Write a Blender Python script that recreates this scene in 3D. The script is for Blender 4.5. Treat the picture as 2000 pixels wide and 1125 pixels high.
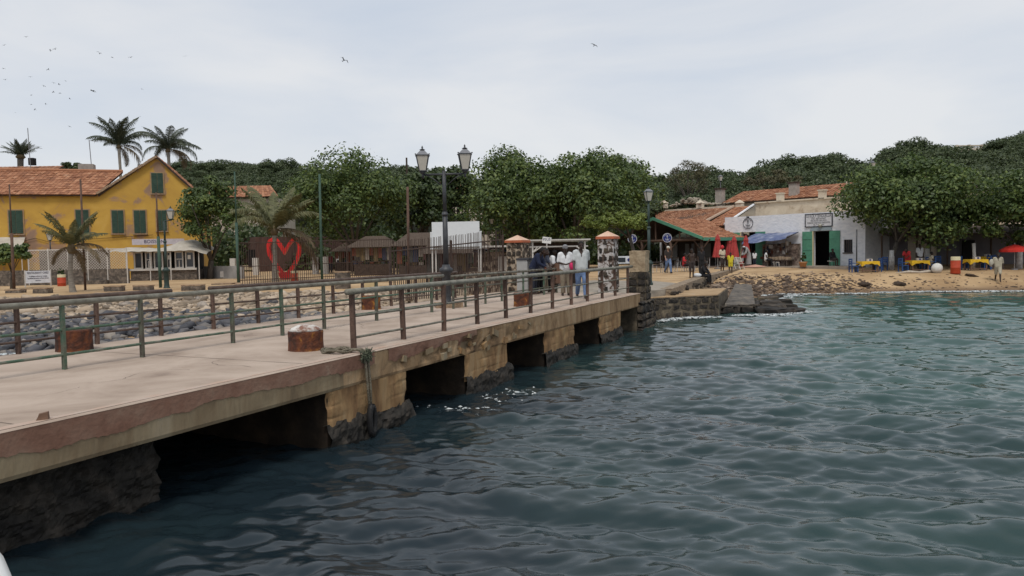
import bpy, bmesh, math, random
import numpy as np
from mathutils import Vector, Matrix
random.seed(7); RNG = np.random.default_rng(11)
for o in list(bpy.data.objects): bpy.data.objects.remove(o)
SC = bpy.context.scene; COL = SC.collection
R = math.radians
# ---------------------------------------------------------------- camera
CAM = np.array([0.0, 0.0, 2.8]); FPX = 1444.0; PITCH = R(2.74); ROLL = R(-1.05)
_F = np.array([0, math.cos(PITCH), -math.sin(PITCH)]); _R0 = np.array([1.0, 0, 0]); _U0 = np.cross(_R0, _F)
_R = math.cos(ROLL)*_R0 + math.sin(ROLL)*_U0; _U = -math.sin(ROLL)*_R0 + math.cos(ROLL)*_U0
cd = bpy.data.cameras.new('camera'); cam = bpy.data.objects.new('camera', cd); COL.objects.link(cam)
cd.sensor_width = 36; cd.lens = FPX/2000*36; cd.clip_end = 4000; cd.clip_start = 0.05
cam.matrix_world = Matrix(((_R[0], _U[0], -_F[0], 0), (_R[1], _U[1], -_F[1], 0), (_R[2], _U[2], -_F[2], CAM[2]), (0, 0, 0, 1)))
SC.camera = cam
# ---------------------------------------------------------------- world, sun, exposure
SUN_EL, SUN_AZ = R(60), R(186)      # azimuth clockwise from +Y (the view direction)
w = bpy.data.worlds.new('World'); SC.world = w; w.use_nodes = True
nt = w.node_tree; N = nt.nodes; L = nt.links; N.clear()
out = N.new('ShaderNodeOutputWorld'); bg = N.new('ShaderNodeBackground'); bg.inputs[1].default_value = 0.1
sky = N.new('ShaderNodeTexSky'); sky.sky_type = 'NISHITA'; sky.sun_disc = False
sky.sun_elevation = SUN_EL; sky.sun_rotation = SUN_AZ; sky.air_density = 1.0; sky.dust_density = 2.5
tc = N.new('ShaderNodeTexCoord'); mp = N.new('ShaderNodeMapping'); mp.inputs['Scale'].default_value = (1.3, 1.1, 4.6)
mp.inputs['Rotation'].default_value = (0.12, 0.22, 0.3)
nz = N.new('ShaderNodeTexNoise'); nz.inputs['Scale'].default_value = 1.5; nz.inputs['Detail'].default_value = 7; nz.inputs['Roughness'].default_value = 0.5
nz.inputs['Distortion'].default_value = 0.4
rp = N.new('ShaderNodeValToRGB'); e = rp.color_ramp.elements; e[0].position = 0.38; e[0].color = (5.6, 6.1, 6.85, 1); e[1].position = 0.64; e[1].color = (7.3, 7.35, 7.45, 1)
mx = N.new('ShaderNodeMixRGB'); mx.inputs[0].default_value = .84          # high thin overcast veiling the clear sky
L.new(tc.outputs['Generated'], mp.inputs[0]); L.new(mp.outputs[0], nz.inputs[0]); L.new(nz.outputs[0], rp.inputs[0])
L.new(rp.outputs[0], mx.inputs[2]); L.new(sky.outputs[0], mx.inputs[1]); L.new(mx.outputs[0], bg.inputs[0]); L.new(bg.outputs[0], out.inputs[0])
sl = bpy.data.lights.new('sun', 'SUN'); sl.energy = 1.5; sl.angle = R(14); sl.color = (1, .95, .87)
so = bpy.data.objects.new('sun', sl); COL.objects.link(so)
sd = Vector((math.sin(SUN_AZ)*math.cos(SUN_EL), math.cos(SUN_AZ)*math.cos(SUN_EL), math.sin(SUN_EL)))
so.rotation_euler = sd.to_track_quat('Z', 'Y').to_euler(); so.location = (0, 0, 40)
vs = SC.view_settings; vs.view_transform = 'Standard'; vs.look = 'None'; vs.exposure = 0.22; vs.gamma = 1; vs.use_curve_mapping = False
SC.render.resolution_x = 1024; SC.render.resolution_y = 576

# ---------------------------------------------------------------- pixel helpers (a pixel gives a direction)
def ray(px, py):
    d = _F + _R*((px-1000)/FPX) - _U*((py-562.5)/FPX); return d/np.linalg.norm(d)
def G(px, py, z=0.0):                    # where the ray meets the level z
    d = ray(px, py); t = (z-CAM[2])/d[2]; p = CAM + d*t; return Vector(p)
def at(px, py, Y):                       # point of the ray at depth Y
    d = ray(px, py); return Vector(CAM + d*(Y/d[1]))
def on_line(px, p0, d):                  # point of the ground line p0+t*d (xy) seen in pixel column px (at deck level)
    best = None
    lo, hi = -30.0, 80.0
    def col(t):
        P = np.array([p0[0]+d[0]*t, p0[1]+d[1]*t, 1.3]) - CAM
        dep = P@_F
        return 1e9 if dep < .2 else 1000 + FPX*(P@_R)/dep
    ts = np.linspace(-9, 60, 6901); cs = np.array([col(t) for t in ts]); ok = cs < 1e8
    return float(ts[ok][np.argmin(abs(cs[ok]-px))])

# ---------------------------------------------------------------- materials
MATS = {}
def lin(c): return tuple(((v/255)/12.92 if v/255 <= .04045 else ((v/255+.055)/1.055)**2.4) for v in c) + (1,)
def M(name, cols, scale=4.0, rough=.8, bump=0.0, bscale=None, island=0.0, stretch=(1, 1, 1), detail=6, metal=0.0, spec=.35, trans=0.0, rand=0.0, dist=0.0, space='Object'):
    """weathered procedural material: noise -> colour ramp (linear colours), optional per-piece variation and fine relief"""
    if name in MATS: return MATS[name]
    m = bpy.data.materials.new(name); m.use_nodes = True; n = m.node_tree.nodes; l = m.node_tree.links
    b = n['Principled BSDF']; b.inputs['Roughness'].default_value = rough; b.inputs['Metallic'].default_value = metal
    b.inputs['Specular IOR Level'].default_value = spec
    tc = n.new('ShaderNodeTexCoord'); mp = n.new('ShaderNodeMapping'); mp.inputs['Scale'].default_value = stretch
    if space == 'World':
        ge = n.new('ShaderNodeNewGeometry'); l.new(ge.outputs['Position'], mp.inputs[0])
    else: l.new(tc.outputs['Object'], mp.inputs[0])
    nz = n.new('ShaderNodeTexNoise'); nz.inputs['Scale'].default_value = scale; nz.inputs['Detail'].default_value = detail
    nz.inputs['Roughness'].default_value = .6; nz.inputs['Distortion'].default_value = dist
    l.new(mp.outputs[0], nz.inputs[0])
    rp = n.new('ShaderNodeValToRGB'); e = rp.color_ramp.elements
    if len(cols) == 1: cols = [(0, cols[0]), (1, cols[0])]
    if not isinstance(cols[0][0], (int, float)) or len(cols[0]) != 2:
        k = len(cols); cols = [(.3+.4*i/(k-1), c) for i, c in enumerate(cols)]
    e[0].position, e[0].color = cols[0][0], tuple(cols[0][1][:3])+(1,)
    e[1].position, e[1].color = cols[-1][0], tuple(cols[-1][1][:3])+(1,)
    for p, c in cols[1:-1]:
        q = e.new(p); q.color = tuple(c[:3])+(1,)
    src = nz.outputs[0]
    if island > 0:
        ge = n.new('ShaderNodeNewGeometry'); mi = n.new('ShaderNodeMix'); mi.data_type = 'FLOAT'; mi.inputs[0].default_value = island
        sc = n.new('ShaderNodeMapRange'); sc.inputs[3].default_value = .2; sc.inputs[4].default_value = .8
        l.new(ge.outputs['Random Per Island'], sc.inputs[0])
        l.new(nz.outputs[0], mi.inputs[2]); l.new(sc.outputs[0], mi.inputs[3]); src = mi.outputs[0]
    if rand > 0:
        oi = n.new('ShaderNodeObjectInfo'); ad = n.new('ShaderNodeMath'); ad.operation = 'MULTIPLY_ADD'
        ad.inputs[1].default_value = rand; l.new(oi.outputs['Random'], ad.inputs[0]); 
        sb = n.new('ShaderNodeMath'); sb.operation = 'SUBTRACT'; sb.inputs[1].default_value = rand/2
        l.new(src, ad.inputs[2]); l.new(ad.outputs[0], sb.inputs[0]); src = sb.outputs[0]
    l.new(src, rp.inputs[0]); l.new(rp.outputs[0], b.inputs['Base Color'])
    if bump > 0:
        n2 = n.new('ShaderNodeTexNoise'); n2.inputs['Scale'].default_value = bscale or scale*4; n2.inputs['Detail'].default_value = 8
        l.new(mp.outputs[0], n2.inputs[0]); bp = n.new('ShaderNodeBump'); bp.inputs['Strength'].default_value = bump; bp.inputs['Distance'].default_value = .03
        l.new(n2.outputs[0], bp.inputs['Height']); l.new(bp.outputs[0], b.inputs['Normal'])
    if trans > 0:
        tr = n.new('ShaderNodeBsdfTranslucent'); ms = n.new('ShaderNodeMixShader'); ms.inputs[0].default_value = trans
        l.new(rp.outputs[0], tr.inputs[0]); l.new(b.outputs[0], ms.inputs[1]); l.new(tr.outputs[0], ms.inputs[2])
        l.new(ms.outputs[0], n['Material Output'].inputs[0])
    MATS[name] = m; return m
def flat(name, c, rough=.6, v=.12, scale=6, **k):      # near-uniform paint with slight mottling
    c = tuple(c[:3]); return M(name, [tuple(x*(1-v) for x in c), tuple(min(1, x*(1+v)) for x in c)], scale=scale, rough=rough, **k)

# ---------------------------------------------------------------- mesh helpers
class MB:
    def __init__(s): s.v = []; s.f = []
    def add(s, vs, fs):
        o = len(s.v); s.v.extend([tuple(p) for p in vs]); s.f.extend([tuple(i+o for i in q) for q in fs]); return s
    def box(s, c, d, rz=0, tilt=None):     # centre, full size
        x, y, z = d[0]/2, d[1]/2, d[2]/2
        P = [Vector((sx*x, sy*y, sz*z)) for sz in (-1, 1) for sy in (-1, 1) for sx in (-1, 1)]
        m = Matrix.Rotation(rz, 3, 'Z')
        if tilt is not None: m = m @ tilt
        return s.add([m@p+Vector(c) for p in P], [(0, 2, 3, 1), (4, 5, 7, 6), (0, 1, 5, 4), (2, 6, 7, 3), (0, 4, 6, 2), (1, 3, 7, 5)])
    def hexa(s, b, t):                     # 4 bottom + 4 top points
        return s.add(list(b)+list(t), [(3, 2, 1, 0), (4, 5, 6, 7), (0, 1, 5, 4), (1, 2, 6, 5), (2, 3, 7, 6), (3, 0, 4, 7)])
    def tube(s, pts, r, n=8, cap=True):
        pts = [Vector(p) for p in pts]; k = len(pts); rs = r if isinstance(r, (list, tuple)) else [r]*k
        o = len(s.v); up = None
        for i, p in enumerate(pts):
            d = (pts[min(i+1, k-1)]-pts[max(i-1, 0)]).normalized()
            if up is None: up = d.orthogonal().normalized()
            else:
                up = (up - d*up.dot(d)); up = up.normalized() if up.length > 1e-5 else d.orthogonal().normalized()
            sd = d.cross(up)
            for j in range(n):
                a = 2*math.pi*j/n; s.v.append(tuple(p+(up*math.cos(a)+sd*math.sin(a))*rs[i]))
        for i in range(k-1):
            for j in range(n):
                a, b = o+i*n+j, o+i*n+(j+1) % n; s.f.append((a, b, b+n, a+n))
        if cap:
            s.f.append(tuple(o+j for j in reversed(range(n)))); s.f.append(tuple(o+(k-1)*n+j for j in range(n)))
        return s
    def lathe(s, prof, n=12, c=(0, 0, 0), a0=0, sq=1.0):
        o = len(s.v); k = len(prof)
        for r, z in prof:
            for j in range(n):
                a = a0+2*math.pi*j/n; s.v.append((c[0]+r*math.cos(a), c[1]+r*math.sin(a)*sq, c[2]+z))
        for i in range(k-1):
            for j in range(n):
                a, b = o+i*n+j, o+i*n+(j+1) % n; s.f.append((a, b, b+n, a+n))
        s.f.append(tuple(o+j for j in reversed(range(n)))); s.f.append(tuple(o+(k-1)*n+j for j in range(n))); return s
    def sphere(s, c, r, n=10, m=7, sc=(1, 1, 1)):
        o = len(s.v); s.v.append((c[0], c[1], c[2]-r*sc[2]))
        for i in range(1, m):
            t = math.pi*i/m
            for j in range(n):
                a = 2*math.pi*j/n; s.v.append((c[0]+r*sc[0]*math.sin(t)*math.cos(a), c[1]+r*sc[1]*math.sin(t)*math.sin(a), c[2]-r*sc[2]*math.cos(t)))
        s.v.append((c[0], c[1], c[2]+r*sc[2])); e = len(s.v)-1
        for j in range(n): s.f.append((o, o+1+(j+1) % n, o+1+j)); s.f.append((e, e-n+j, e-n+(j+1) % n))
        for i in range(m-2):
            for j in range(n):
                a, b = o+1+i*n+j, o+1+i*n+(j+1) % n; s.f.append((a, b, b+n, a+n))
        return s
    def mesh(s, name, mat, smooth=False):
        me = bpy.data.meshes.new(name); me.from_pydata(s.v, [], s.f); me.update()
        if mat: me.materials.append(mat)
        if smooth: me.polygons.foreach_set('use_smooth', [True]*len(me.polygons))
        return me
    def obj(s, name, mat, parent=None, smooth=False, loc=None, rz=0):
        return link(name, s.mesh(name, mat, smooth), parent, loc, rz)
def link(name, me, parent=None, loc=None, rz=0):
    o = bpy.data.objects.new(name, me); COL.objects.link(o)
    if parent: o.parent = parent
    if loc is not None: o.location = loc
    if rz: o.rotation_euler = (0, 0, rz)
    return o
def np_mesh(name, V, Fc, mat, smooth=False):      # V (n,3), Fc (m,k) arrays
    me = bpy.data.meshes.new(name); V = np.asarray(V, np.float32); Fc = np.asarray(Fc, np.int32); k = Fc.shape[1]
    me.vertices.add(len(V)); me.vertices.foreach_set('co', V.ravel()); me.loops.add(Fc.size); me.loops.foreach_set('vertex_index', Fc.ravel())
    me.polygons.add(len(Fc)); me.polygons.foreach_set('loop_start', np.arange(0, Fc.size, k, dtype=np.int32)); me.polygons.foreach_set('loop_total', np.full(len(Fc), k, np.int32))
    if smooth: me.polygons.foreach_set('use_smooth', [True]*len(Fc))
    me.update(); me.validate()
    if mat: me.materials.append(mat)
    return me
def thing(name, label, cat, loc=(0, 0, 0), rz=0, group=None):
    o = bpy.data.objects.new(name, None); COL.objects.link(o); o.location = loc; o.rotation_euler = (0, 0, rz); o.empty_display_size = .1
    return tag(o, label, cat, group)
def tag(o, label, cat, group=None):
    o['label'] = label; o['category'] = cat
    if group: o['group'] = group
    return o
def kind(o, k): o['kind'] = k; return o
def copy_tree(o, parent=None):
    c = o.copy(); COL.objects.link(c); c.parent = parent
    for ch in o.children: copy_tree(ch, c)
    return c
def text_mesh(body, size, mat, name='lettering', depth=.004, align='CENTER', sx=1.0):
    cu = bpy.data.curves.new(name, 'FONT'); cu.body = body; cu.size = size; cu.extrude = depth; cu.align_x = align; cu.align_y = 'CENTER'; cu.resolution_u = 3
    t = bpy.data.objects.new(name, cu); COL.objects.link(t)
    dg = bpy.context.evaluated_depsgraph_get(); me = bpy.data.meshes.new_from_object(t.evaluated_get(dg))
    bpy.data.objects.remove(t); bpy.data.curves.remove(cu)
    me.materials.clear(); me.materials.append(mat)
    if sx != 1.0: me.transform(Matrix.Diagonal((sx, 1, 1, 1)))
    me.transform(Matrix.Rotation(math.pi/2, 4, 'X'))       # upright, reads from -Y
    return me
def remesh(mb, vox, name, mat, smooth_it=2):
    me = mb.mesh(name, None); o = bpy.data.objects.new('tmp', me); COL.objects.link(o)
    md = o.modifiers.new('r', 'REMESH'); md.mode = 'VOXEL'; md.voxel_size = vox; md.use_smooth_shade = True
    if smooth_it:
        sm = o.modifiers.new('s', 'SMOOTH'); sm.iterations = smooth_it; sm.factor = .5
    dg = bpy.context.evaluated_depsgraph_get(); r = bpy.data.meshes.new_from_object(o.evaluated_get(dg)); r.name = name
    bpy.data.objects.remove(o); bpy.data.meshes.remove(me)
    r.materials.clear(); r.materials.append(mat); r.polygons.foreach_set('use_smooth', [True]*len(r.polygons)); return r
def vnoise(x, y, z=0.0):
    from mathutils import noise as nn
    return nn.noise(Vector((x, y, z)))
# ================================================================ SETTING: terrain, water
SHORE = np.array([(-160, 6), (-60, 14), (-30, 20), (-15.7, 22.4), (-10.5, 22.2), (-7, 19.5), (-4, 18.5), (-1, 20), (2, 24), (4, 27.5), (5.4, 29.6),
                  (7.6, 31.6), (9.4, 33.9), (11.4, 37.2), (13.2, 41), (14.8, 43.0), (16.5, 43.7), (22, 43.9), (30, 43.3), (45, 42), (160, 35)], float)
WALLP = np.array([(6.5, 30.9), (8.6, 36.4), (10.8, 42.0), (14.6, 50.5), (18.4, 58.2)], float)      # esplanade retaining wall
def seg_dist(X, Y, P):
    best = np.full(X.shape, 1e9); sign = np.ones(X.shape)
    for (ax, ay), (bx, by) in zip(P[:-1], P[1:]):
        dx, dy = bx-ax, by-ay; t = np.clip(((X-ax)*dx+(Y-ay)*dy)/(dx*dx+dy*dy), 0, 1)
        ex, ey = X-(ax+t*dx), Y-(ay+t*dy); d = np.hypot(ex, ey); c = dx*(Y-ay)-dy*(X-ax)
        m = d < best-1e-9; best = np.where(m, d, best); sign = np.where(m, np.sign(c), sign)
    return best*sign
def nz2(X, Y, s):                        # smooth pseudo noise from sines
    return (np.sin(X*.9*s+1.3)*np.cos(Y*1.1*s+.4)+.5*np.sin(X*2.1*s-Y*1.7*s)+.3*np.cos(X*3.7*s+Y*4.1*s+2))/1.8
def height(X, Y):
    X = np.asarray(X, float); Y = np.asarray(Y, float)
    s = seg_dist(X, Y, SHORE)
    zl = np.where(s > 0, 1.3*(1-np.exp(-np.maximum(s, 0)/6.0)), s*.2)
    zr = np.where(s > 0, np.where(s < 3.6, s*.27, .97+np.minimum(.33, (s-3.6)*.035)), s*.15)
    # left of the retaining wall = esplanade
    Wx = np.interp(Y, WALLP[:, 1], WALLP[:, 0], right=60)
    esp = 1.12+np.clip((Y-31)/30, 0, 1)*.2
    inesp = (X < Wx-.15) & (X > -.5+(Y-31)*-.2) & (Y > 29.8)
    right = (X >= Wx-.15) | ((X > 5.0) & (Y < 29.8))
    z = np.where(right, zr, zl); z = np.where(inesp & (s > .4), np.maximum(esp, 0), z)
    # rounded blend between plaza and esplanade
    hill = np.clip((Y-78)/75, 0, 1); hill = hill*hill*(3-2*hill)
    A = np.interp(X, [-160, -60, -25, 0, 25, 50, 160], [11, 12, 11, 6, 8, 12, 13])
    z = z + hill*A + np.where(Y > 90, nz2(X, Y, .06)*1.2*hill, 0)
    z = z + np.where(s > 1, nz2(X, Y, .7)*.018, 0)
    return np.maximum(z, -1.6)
def hz(x, y): return float(height(np.array([x]), np.array([y]))[0])
def on_ground(px, Y, dz=0.0):           # the point of the ground at depth Y in pixel column px
    p = at(px, 540, Y); return Vector((p.x, Y, hz(p.x, Y)+dz))
xs = np.concatenate([np.arange(-160, -40, 5), np.arange(-40, 44, .4), np.arange(44, 165, 5)])
ys = np.concatenate([np.arange(10, 66, .4), np.arange(66, 300, 4)])
XX, YY = np.meshgrid(xs, ys); ZZ = height(XX, YY)
nx, ny = len(xs), len(ys); V = np.stack([XX.ravel(), YY.ravel(), ZZ.ravel()], 1)
ii = (np.arange(ny-1)[:, None]*nx+np.arange(nx-1)[None, :]).ravel(); Fq = np.stack([ii, ii+1, ii+1+nx, ii+nx], 1)
def sand_material():
    m = bpy.data.materials.new('sand'); m.use_nodes = True; n = m.node_tree.nodes; l = m.node_tree.links; b = n['Principled BSDF']
    b.inputs['Roughness'].default_value = .9; b.inputs['Specular IOR Level'].default_value = .2
    ge = n.new('ShaderNodeNewGeometry'); sp = n.new('ShaderNodeSeparateXYZ'); l.new(ge.outputs['Position'], sp.inputs[0])
    nz = n.new('ShaderNodeTexNoise'); nz.inputs['Scale'].default_value = .55; nz.inputs['Detail'].default_value = 9; l.new(ge.outputs['Position'], nz.inputs[0])
    rp = n.new('ShaderNodeValToRGB'); e = rp.color_ramp.elements; e[0].position = .32; e[0].color = (.33, .215, .115, 1); e[1].position = .68; e[1].color = (.52, .37, .215, 1)
    l.new(nz.outputs[0], rp.inputs[0])
    # wet sand next to the water, leaf litter and scrub on the hill
    mr = n.new('ShaderNodeMapRange'); mr.inputs[1].default_value = .12; mr.inputs[2].default_value = .34; l.new(sp.outputs[2], mr.inputs[0])
    mw = n.new('ShaderNodeMixRGB'); mw.inputs[1].default_value = (.19, .125, .075, 1); l.new(mr.outputs[0], mw.inputs[0]); l.new(rp.outputs[0], mw.inputs[2])
    mh = n.new('ShaderNodeMapRange'); mh.inputs[1].default_value = 1.7; mh.inputs[2].default_value = 3.0; l.new(sp.outputs[2], mh.inputs[0])
    mg = n.new('ShaderNodeMixRGB'); mg.inputs[2].default_value = (.055, .06, .03, 1); l.new(mh.outputs[0], mg.inputs[0]); l.new(mw.outputs[0], mg.inputs[1])
    l.new(mg.outputs[0], b.inputs['Base Color'])
    n2 = n.new('ShaderNodeTexNoise'); n2.inputs['Scale'].default_value = 15; n2.inputs['Detail'].default_value = 8; l.new(ge.outputs['Position'], n2.inputs[0])
    bp = n.new('ShaderNodeBump'); bp.inputs['Strength'].default_value = .6; bp.inputs['Distance'].default_value = .08; l.new(n2.outputs[0], bp.inputs['Height']); l.new(bp.outputs[0], b.inputs['Normal'])
    return m
SAND = sand_material()
kind(link('ground', np_mesh('ground', V, Fq, SAND, True)), 'structure')

# ---- water: one sheet, real waves near, flat far
def waves(X, Y, sp):
    """choppy sea: peaked wave trains of falling length, each dragging the next along its slope; sp = local mesh spacing"""
    rng = np.random.default_rng(5); px, py = X.copy(), Y.copy(); Z = np.zeros_like(X)
    k = 2.2
    while k < 62:
        a = R(258)+rng.normal(0, .5); dx, dy = math.cos(a), math.sin(a); ph = rng.uniform(0, 6.28); sl = (.6 if k < 4.5 else 1.0) if k < 14 else (14/k)**.12
        att = np.clip(1.7-.8*k*sp, 0, 1); am = sl/k*att
        p = k*(px*dx+py*dy)+ph; e = np.exp(1.5*(np.sin(p)-1)); Z += am*(e-.33); g = sl*e*np.cos(p)
        px = px+dx*g*.22/k; py = py+dy*g*.22/k; k *= 1.07
    return Z
wx = np.concatenate([[-700, -300, -120, -60], np.arange(-30, -6, .2), np.arange(-6, 11, .036), np.arange(11, 20, .08), np.arange(20, 36, .14), [45, 60, 120, 300, 700]])
wy = np.concatenate([[-500, -200, -60, -20, -6], np.arange(0, 5, .15), np.arange(5, 14, .036), np.arange(14, 24, .06), np.arange(24, 34, .1), np.arange(34, 46.5, .16), [60, 120, 250]])
WX, WY = np.meshgrid(wx, wy); SPC = np.maximum(np.gradient(wx)[None, :], np.gradient(wy)[:, None]); Zw = waves(WX, WY, SPC)
_g = np.arange(0, 6, .03); _t = waves(*np.meshgrid(_g, _g+6), .03); Zw = Zw*(.235/np.sqrt(np.mean(np.gradient(_t, .03, axis=0)**2+np.gradient(_t, .03, axis=1)**2)))
sdist = -seg_dist(WX, WY, SHORE)
fade = np.clip((36-abs(WX-3))/6, 0, 1)*np.clip((46-WY)/2, 0, 1)*np.clip((WY+1)/2, 0, 1)*np.clip(.35+sdist/9, .3, 1)
mask = (WX > -31) & (WX < 36.5) & (WY > -.5) & (WY < 46.6); fade = fade*mask
V = np.stack([WX.ravel(), WY.ravel(), (Zw*fade).ravel()], 1)
nx, ny = len(wx), len(wy); ii = (np.arange(ny-1)[:, None]*nx+np.arange(nx-1)[None, :]).ravel(); Fq = np.stack([ii, ii+1, ii+1+nx, ii+nx], 1)
def water_material():
    m = bpy.data.materials.new('sea_water'); m.use_nodes = True; n = m.node_tree.nodes; l = m.node_tree.links; b = n['Principled BSDF']
    b.inputs['Roughness'].default_value = .025; b.inputs['IOR'].default_value = 1.33; b.inputs['Specular IOR Level'].default_value = .5
    ge = n.new('ShaderNodeNewGeometry'); sp = n.new('ShaderNodeSeparateXYZ'); l.new(ge.outputs['Position'], sp.inputs[0])
    # sandy shallows towards +X, deep water along the jetty
    mr = n.new('ShaderNodeMapRange'); mr.inputs[1].default_value = -1; mr.inputs[2].default_value = 15; l.new(sp.outputs[0], mr.inputs[0])
    nz = n.new('ShaderNodeTexNoise'); nz.inputs['Scale'].default_value = .16; nz.inputs['Detail'].default_value = 3; l.new(ge.outputs['Position'], nz.inputs[0])
    mu = n.new('ShaderNodeMath'); mu.operation = 'MULTIPLY_ADD'; mu.inputs[1].default_value = 1.1; mu.inputs[2].default_value = -.55; l.new(nz.outputs[0], mu.inputs[0])
    ad = n.new('ShaderNodeMath'); ad.operation = 'ADD'; ad.use_clamp = True; l.new(mr.outputs[0], ad.inputs[0]); l.new(mu.outputs[0], ad.inputs[1])
    cm = n.new('ShaderNodeMixRGB'); cm.inputs[1].default_value = (.012, .021, .027, 1); cm.inputs[2].default_value = (.048, .1, .088, 1); l.new(ad.outputs[0], cm.inputs[0])
    l.new(cm.outputs[0], b.inputs['Base Color'])
    n2 = n.new('ShaderNodeTexNoise'); n2.inputs['Scale'].default_value = 15; n2.inputs['Detail'].default_value = 8; n2.inputs['Roughness'].default_value = .62; n2.inputs['Distortion'].default_value = .6
    mp = n.new('ShaderNodeMapping'); mp.inputs['Scale'].default_value = (.75, 1.2, 1); l.new(ge.outputs['Position'], mp.inputs[0]); l.new(mp.outputs[0], n2.inputs[0])
    bp = n.new('ShaderNodeBump'); bp.inputs['Strength'].default_value = .1; bp.inputs['Distance'].default_value = .02; l.new(n2.outputs[0], bp.inputs['Height']); l.new(bp.outputs[0], b.inputs['Normal'])
    return m
SEA = water_material()
kind(link('sea', np_mesh('sea', V, Fq, SEA, True)), 'structure')
FOAM = M('foam', [(.35, (.42, .47, .48)), (.6, (.68, .71, .71))], scale=6, rough=.6)
def lacy(m):                               # holes between the bubbles
    n = m.node_tree.nodes; l = m.node_tree.links; b = n['Principled BSDF']; tr = n.new('ShaderNodeBsdfTransparent'); ms = n.new('ShaderNodeMixShader'); nz = n.new('ShaderNodeTexNoise'); nz.inputs['Scale'].default_value = 9; nz.inputs['Detail'].default_value = 6
    ge = n.new('ShaderNodeNewGeometry'); l.new(ge.outputs['Position'], nz.inputs[0]); rp = n.new('ShaderNodeValToRGB'); rp.color_ramp.elements[0].position = .46; rp.color_ramp.elements[1].position = .58
    l.new(nz.outputs[0], rp.inputs[0]); l.new(rp.outputs[0], ms.inputs[0]); l.new(tr.outputs[0], ms.inputs[1]); l.new(b.outputs[0], ms.inputs[2]); l.new(ms.outputs[0], n['Material Output'].inputs[0])
lacy(FOAM)
def foam_strip(name, pts, width, seed, z=.03, dens=260, size=(.05, .2)):
    """broken white water: many small flattened blobs along a line"""
    rng = np.random.default_rng(seed); P = np.array(pts, float); sl = np.hypot(*np.diff(P, axis=0).T); cl = np.concatenate([[0], np.cumsum(sl)])
    mb_v, mb_f = [], []; T = cl[-1]; n = int(dens*T/4)
    base = []
    for j in range(7): a = 2*math.pi*j/7; base.append((math.cos(a), math.sin(a)))
    for _ in range(n):
        t = rng.uniform(0, T); x = np.interp(t, cl, P[:, 0]); y = np.interp(t, cl, P[:, 1])
        off = rng.normal(0, .4)*width; x += rng.normal(0, .4)*width; y += off+.24*math.sin(x*.8+seed)+.16*math.sin(x*2.1)
        if math.sin(x*2.3+y*1.7+seed)+math.sin(x*.7+y*3.1) < -.55: continue
        s = rng.uniform(*size)*math.exp(-abs(off)/width); o = len(mb_v)
        h = s*.22; zz = z+.03
        mb_v.append((x, y, zz+h)); st = rng.uniform(1.2, 3.0); an = rng.normal(0, .3)
        for cx, cy in base:
            q = rng.uniform(.7, 1.2); ex, ey = cx*s*st*q, cy*s*q
            mb_v.append((x+ex*math.cos(an)-ey*math.sin(an), y+ex*math.sin(an)+ey*math.cos(an), zz-.015))
        mb_f += [(o, o+1+j, o+1+(j+1) % 7) for j in range(7)]
    o = link(name, np_mesh(name, mb_v, mb_f, FOAM, True)); kind(o, 'stuff'); return o
tag(foam_strip('beach_foam', [(14.6, 43.0), (16, 43.45), (22, 43.75), (30, 43.15), (45, 41.9)], .5, 1, z=.02, dens=520, size=(.05, .22)), 'white foam of small breakers along the sandy beach', 'foam')
tag(foam_strip('quay_foam', [(5.7, 28.6), (7.5, 29.6), (9.2, 30.2), (10.9, 30.7), (12.6, 31.6)], .42, 2, dens=420, size=(.04, .14)), 'white foam breaking against the dark stone quay', 'foam')
tag(foam_strip('pier_foam', [(-1.5, 13.1), (-.6, 13.6), (.3, 14.6)], .75, 3, dens=200, size=(.015, .05)), 'churned foam at the opening beneath the jetty', 'foam')
tag(foam_strip('splash_foam', [(G(1506, 592, 0).x, G(1506, 592, 0).y), (G(1520, 582, 0).x, G(1520, 582, 0).y), (G(1560, 578, 0).x, G(1560, 578, 0).y)], .5, 6, dens=260, size=(.04, .16)), 'white water washing round the low stone ledges', 'foam')
tag(foam_strip('shingle_foam', [(-17.5, 21.9), (-15.7, 22.2), (-13, 22.2)], .25, 4, dens=200, size=(.05, .15)), 'foam at the foot of the grey shingle', 'foam')

# ---- shingle (stuff) and boulders (things)
def ico(level):
    bm = bmesh.new(); bmesh.ops.create_icosphere(bm, subdivisions=level, radius=1); v = np.array([p.co[:] for p in bm.verts]); f = np.array([[q.index for q in p.verts] for p in bm.faces]); bm.free(); return v, f
ICO1, ICO2 = ico(1), ico(2)
def stones(P, S, seed, base=ICO1, flatn=.55):
    rng = np.random.default_rng(seed); n = len(P); bv, bf = base; k = len(bv)
    V = np.repeat(bv[None], n, 0)*rng.uniform(.72, 1.2, (n, k, 1))
    V = V*(S[:, None, None]*np.stack([rng.uniform(.8, 1.5, n), rng.uniform(.7, 1.1, n), flatn*rng.uniform(.7, 1.2, n)], 1)[:, None, :])
    a = rng.uniform(0, 6.28, n); c, s = np.cos(a)[:, None], np.sin(a)[:, None]
    x = V[:, :, 0]*c-V[:, :, 1]*s; y = V[:, :, 0]*s+V[:, :, 1]*c; tl = rng.normal(0, .25, n)[:, None]
    V = np.stack([x, y, V[:, :, 2]+x*tl], 2)+P[:, None, :]
    F = (np.arange(n)[:, None, None]*k+bf[None]).reshape(-1, 3); return V.reshape(-1, 3), F
PALE_ST = M('pale_shingle', [(.2, (.09, .075, .06)), (.42, (.27, .21, .15)), (.62, (.40, .31, .22)), (.8, (.50, .42, .33))], scale=2, island=.8, rough=.85)
DARK_ST = M('dark_shingle', [(.22, (.022, .024, .03)), (.5, (.085, .085, .095)), (.66, (.19, .165, .14)), (.8, (.30, .26, .22))], scale=2, island=.8, rough=.6)
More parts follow.
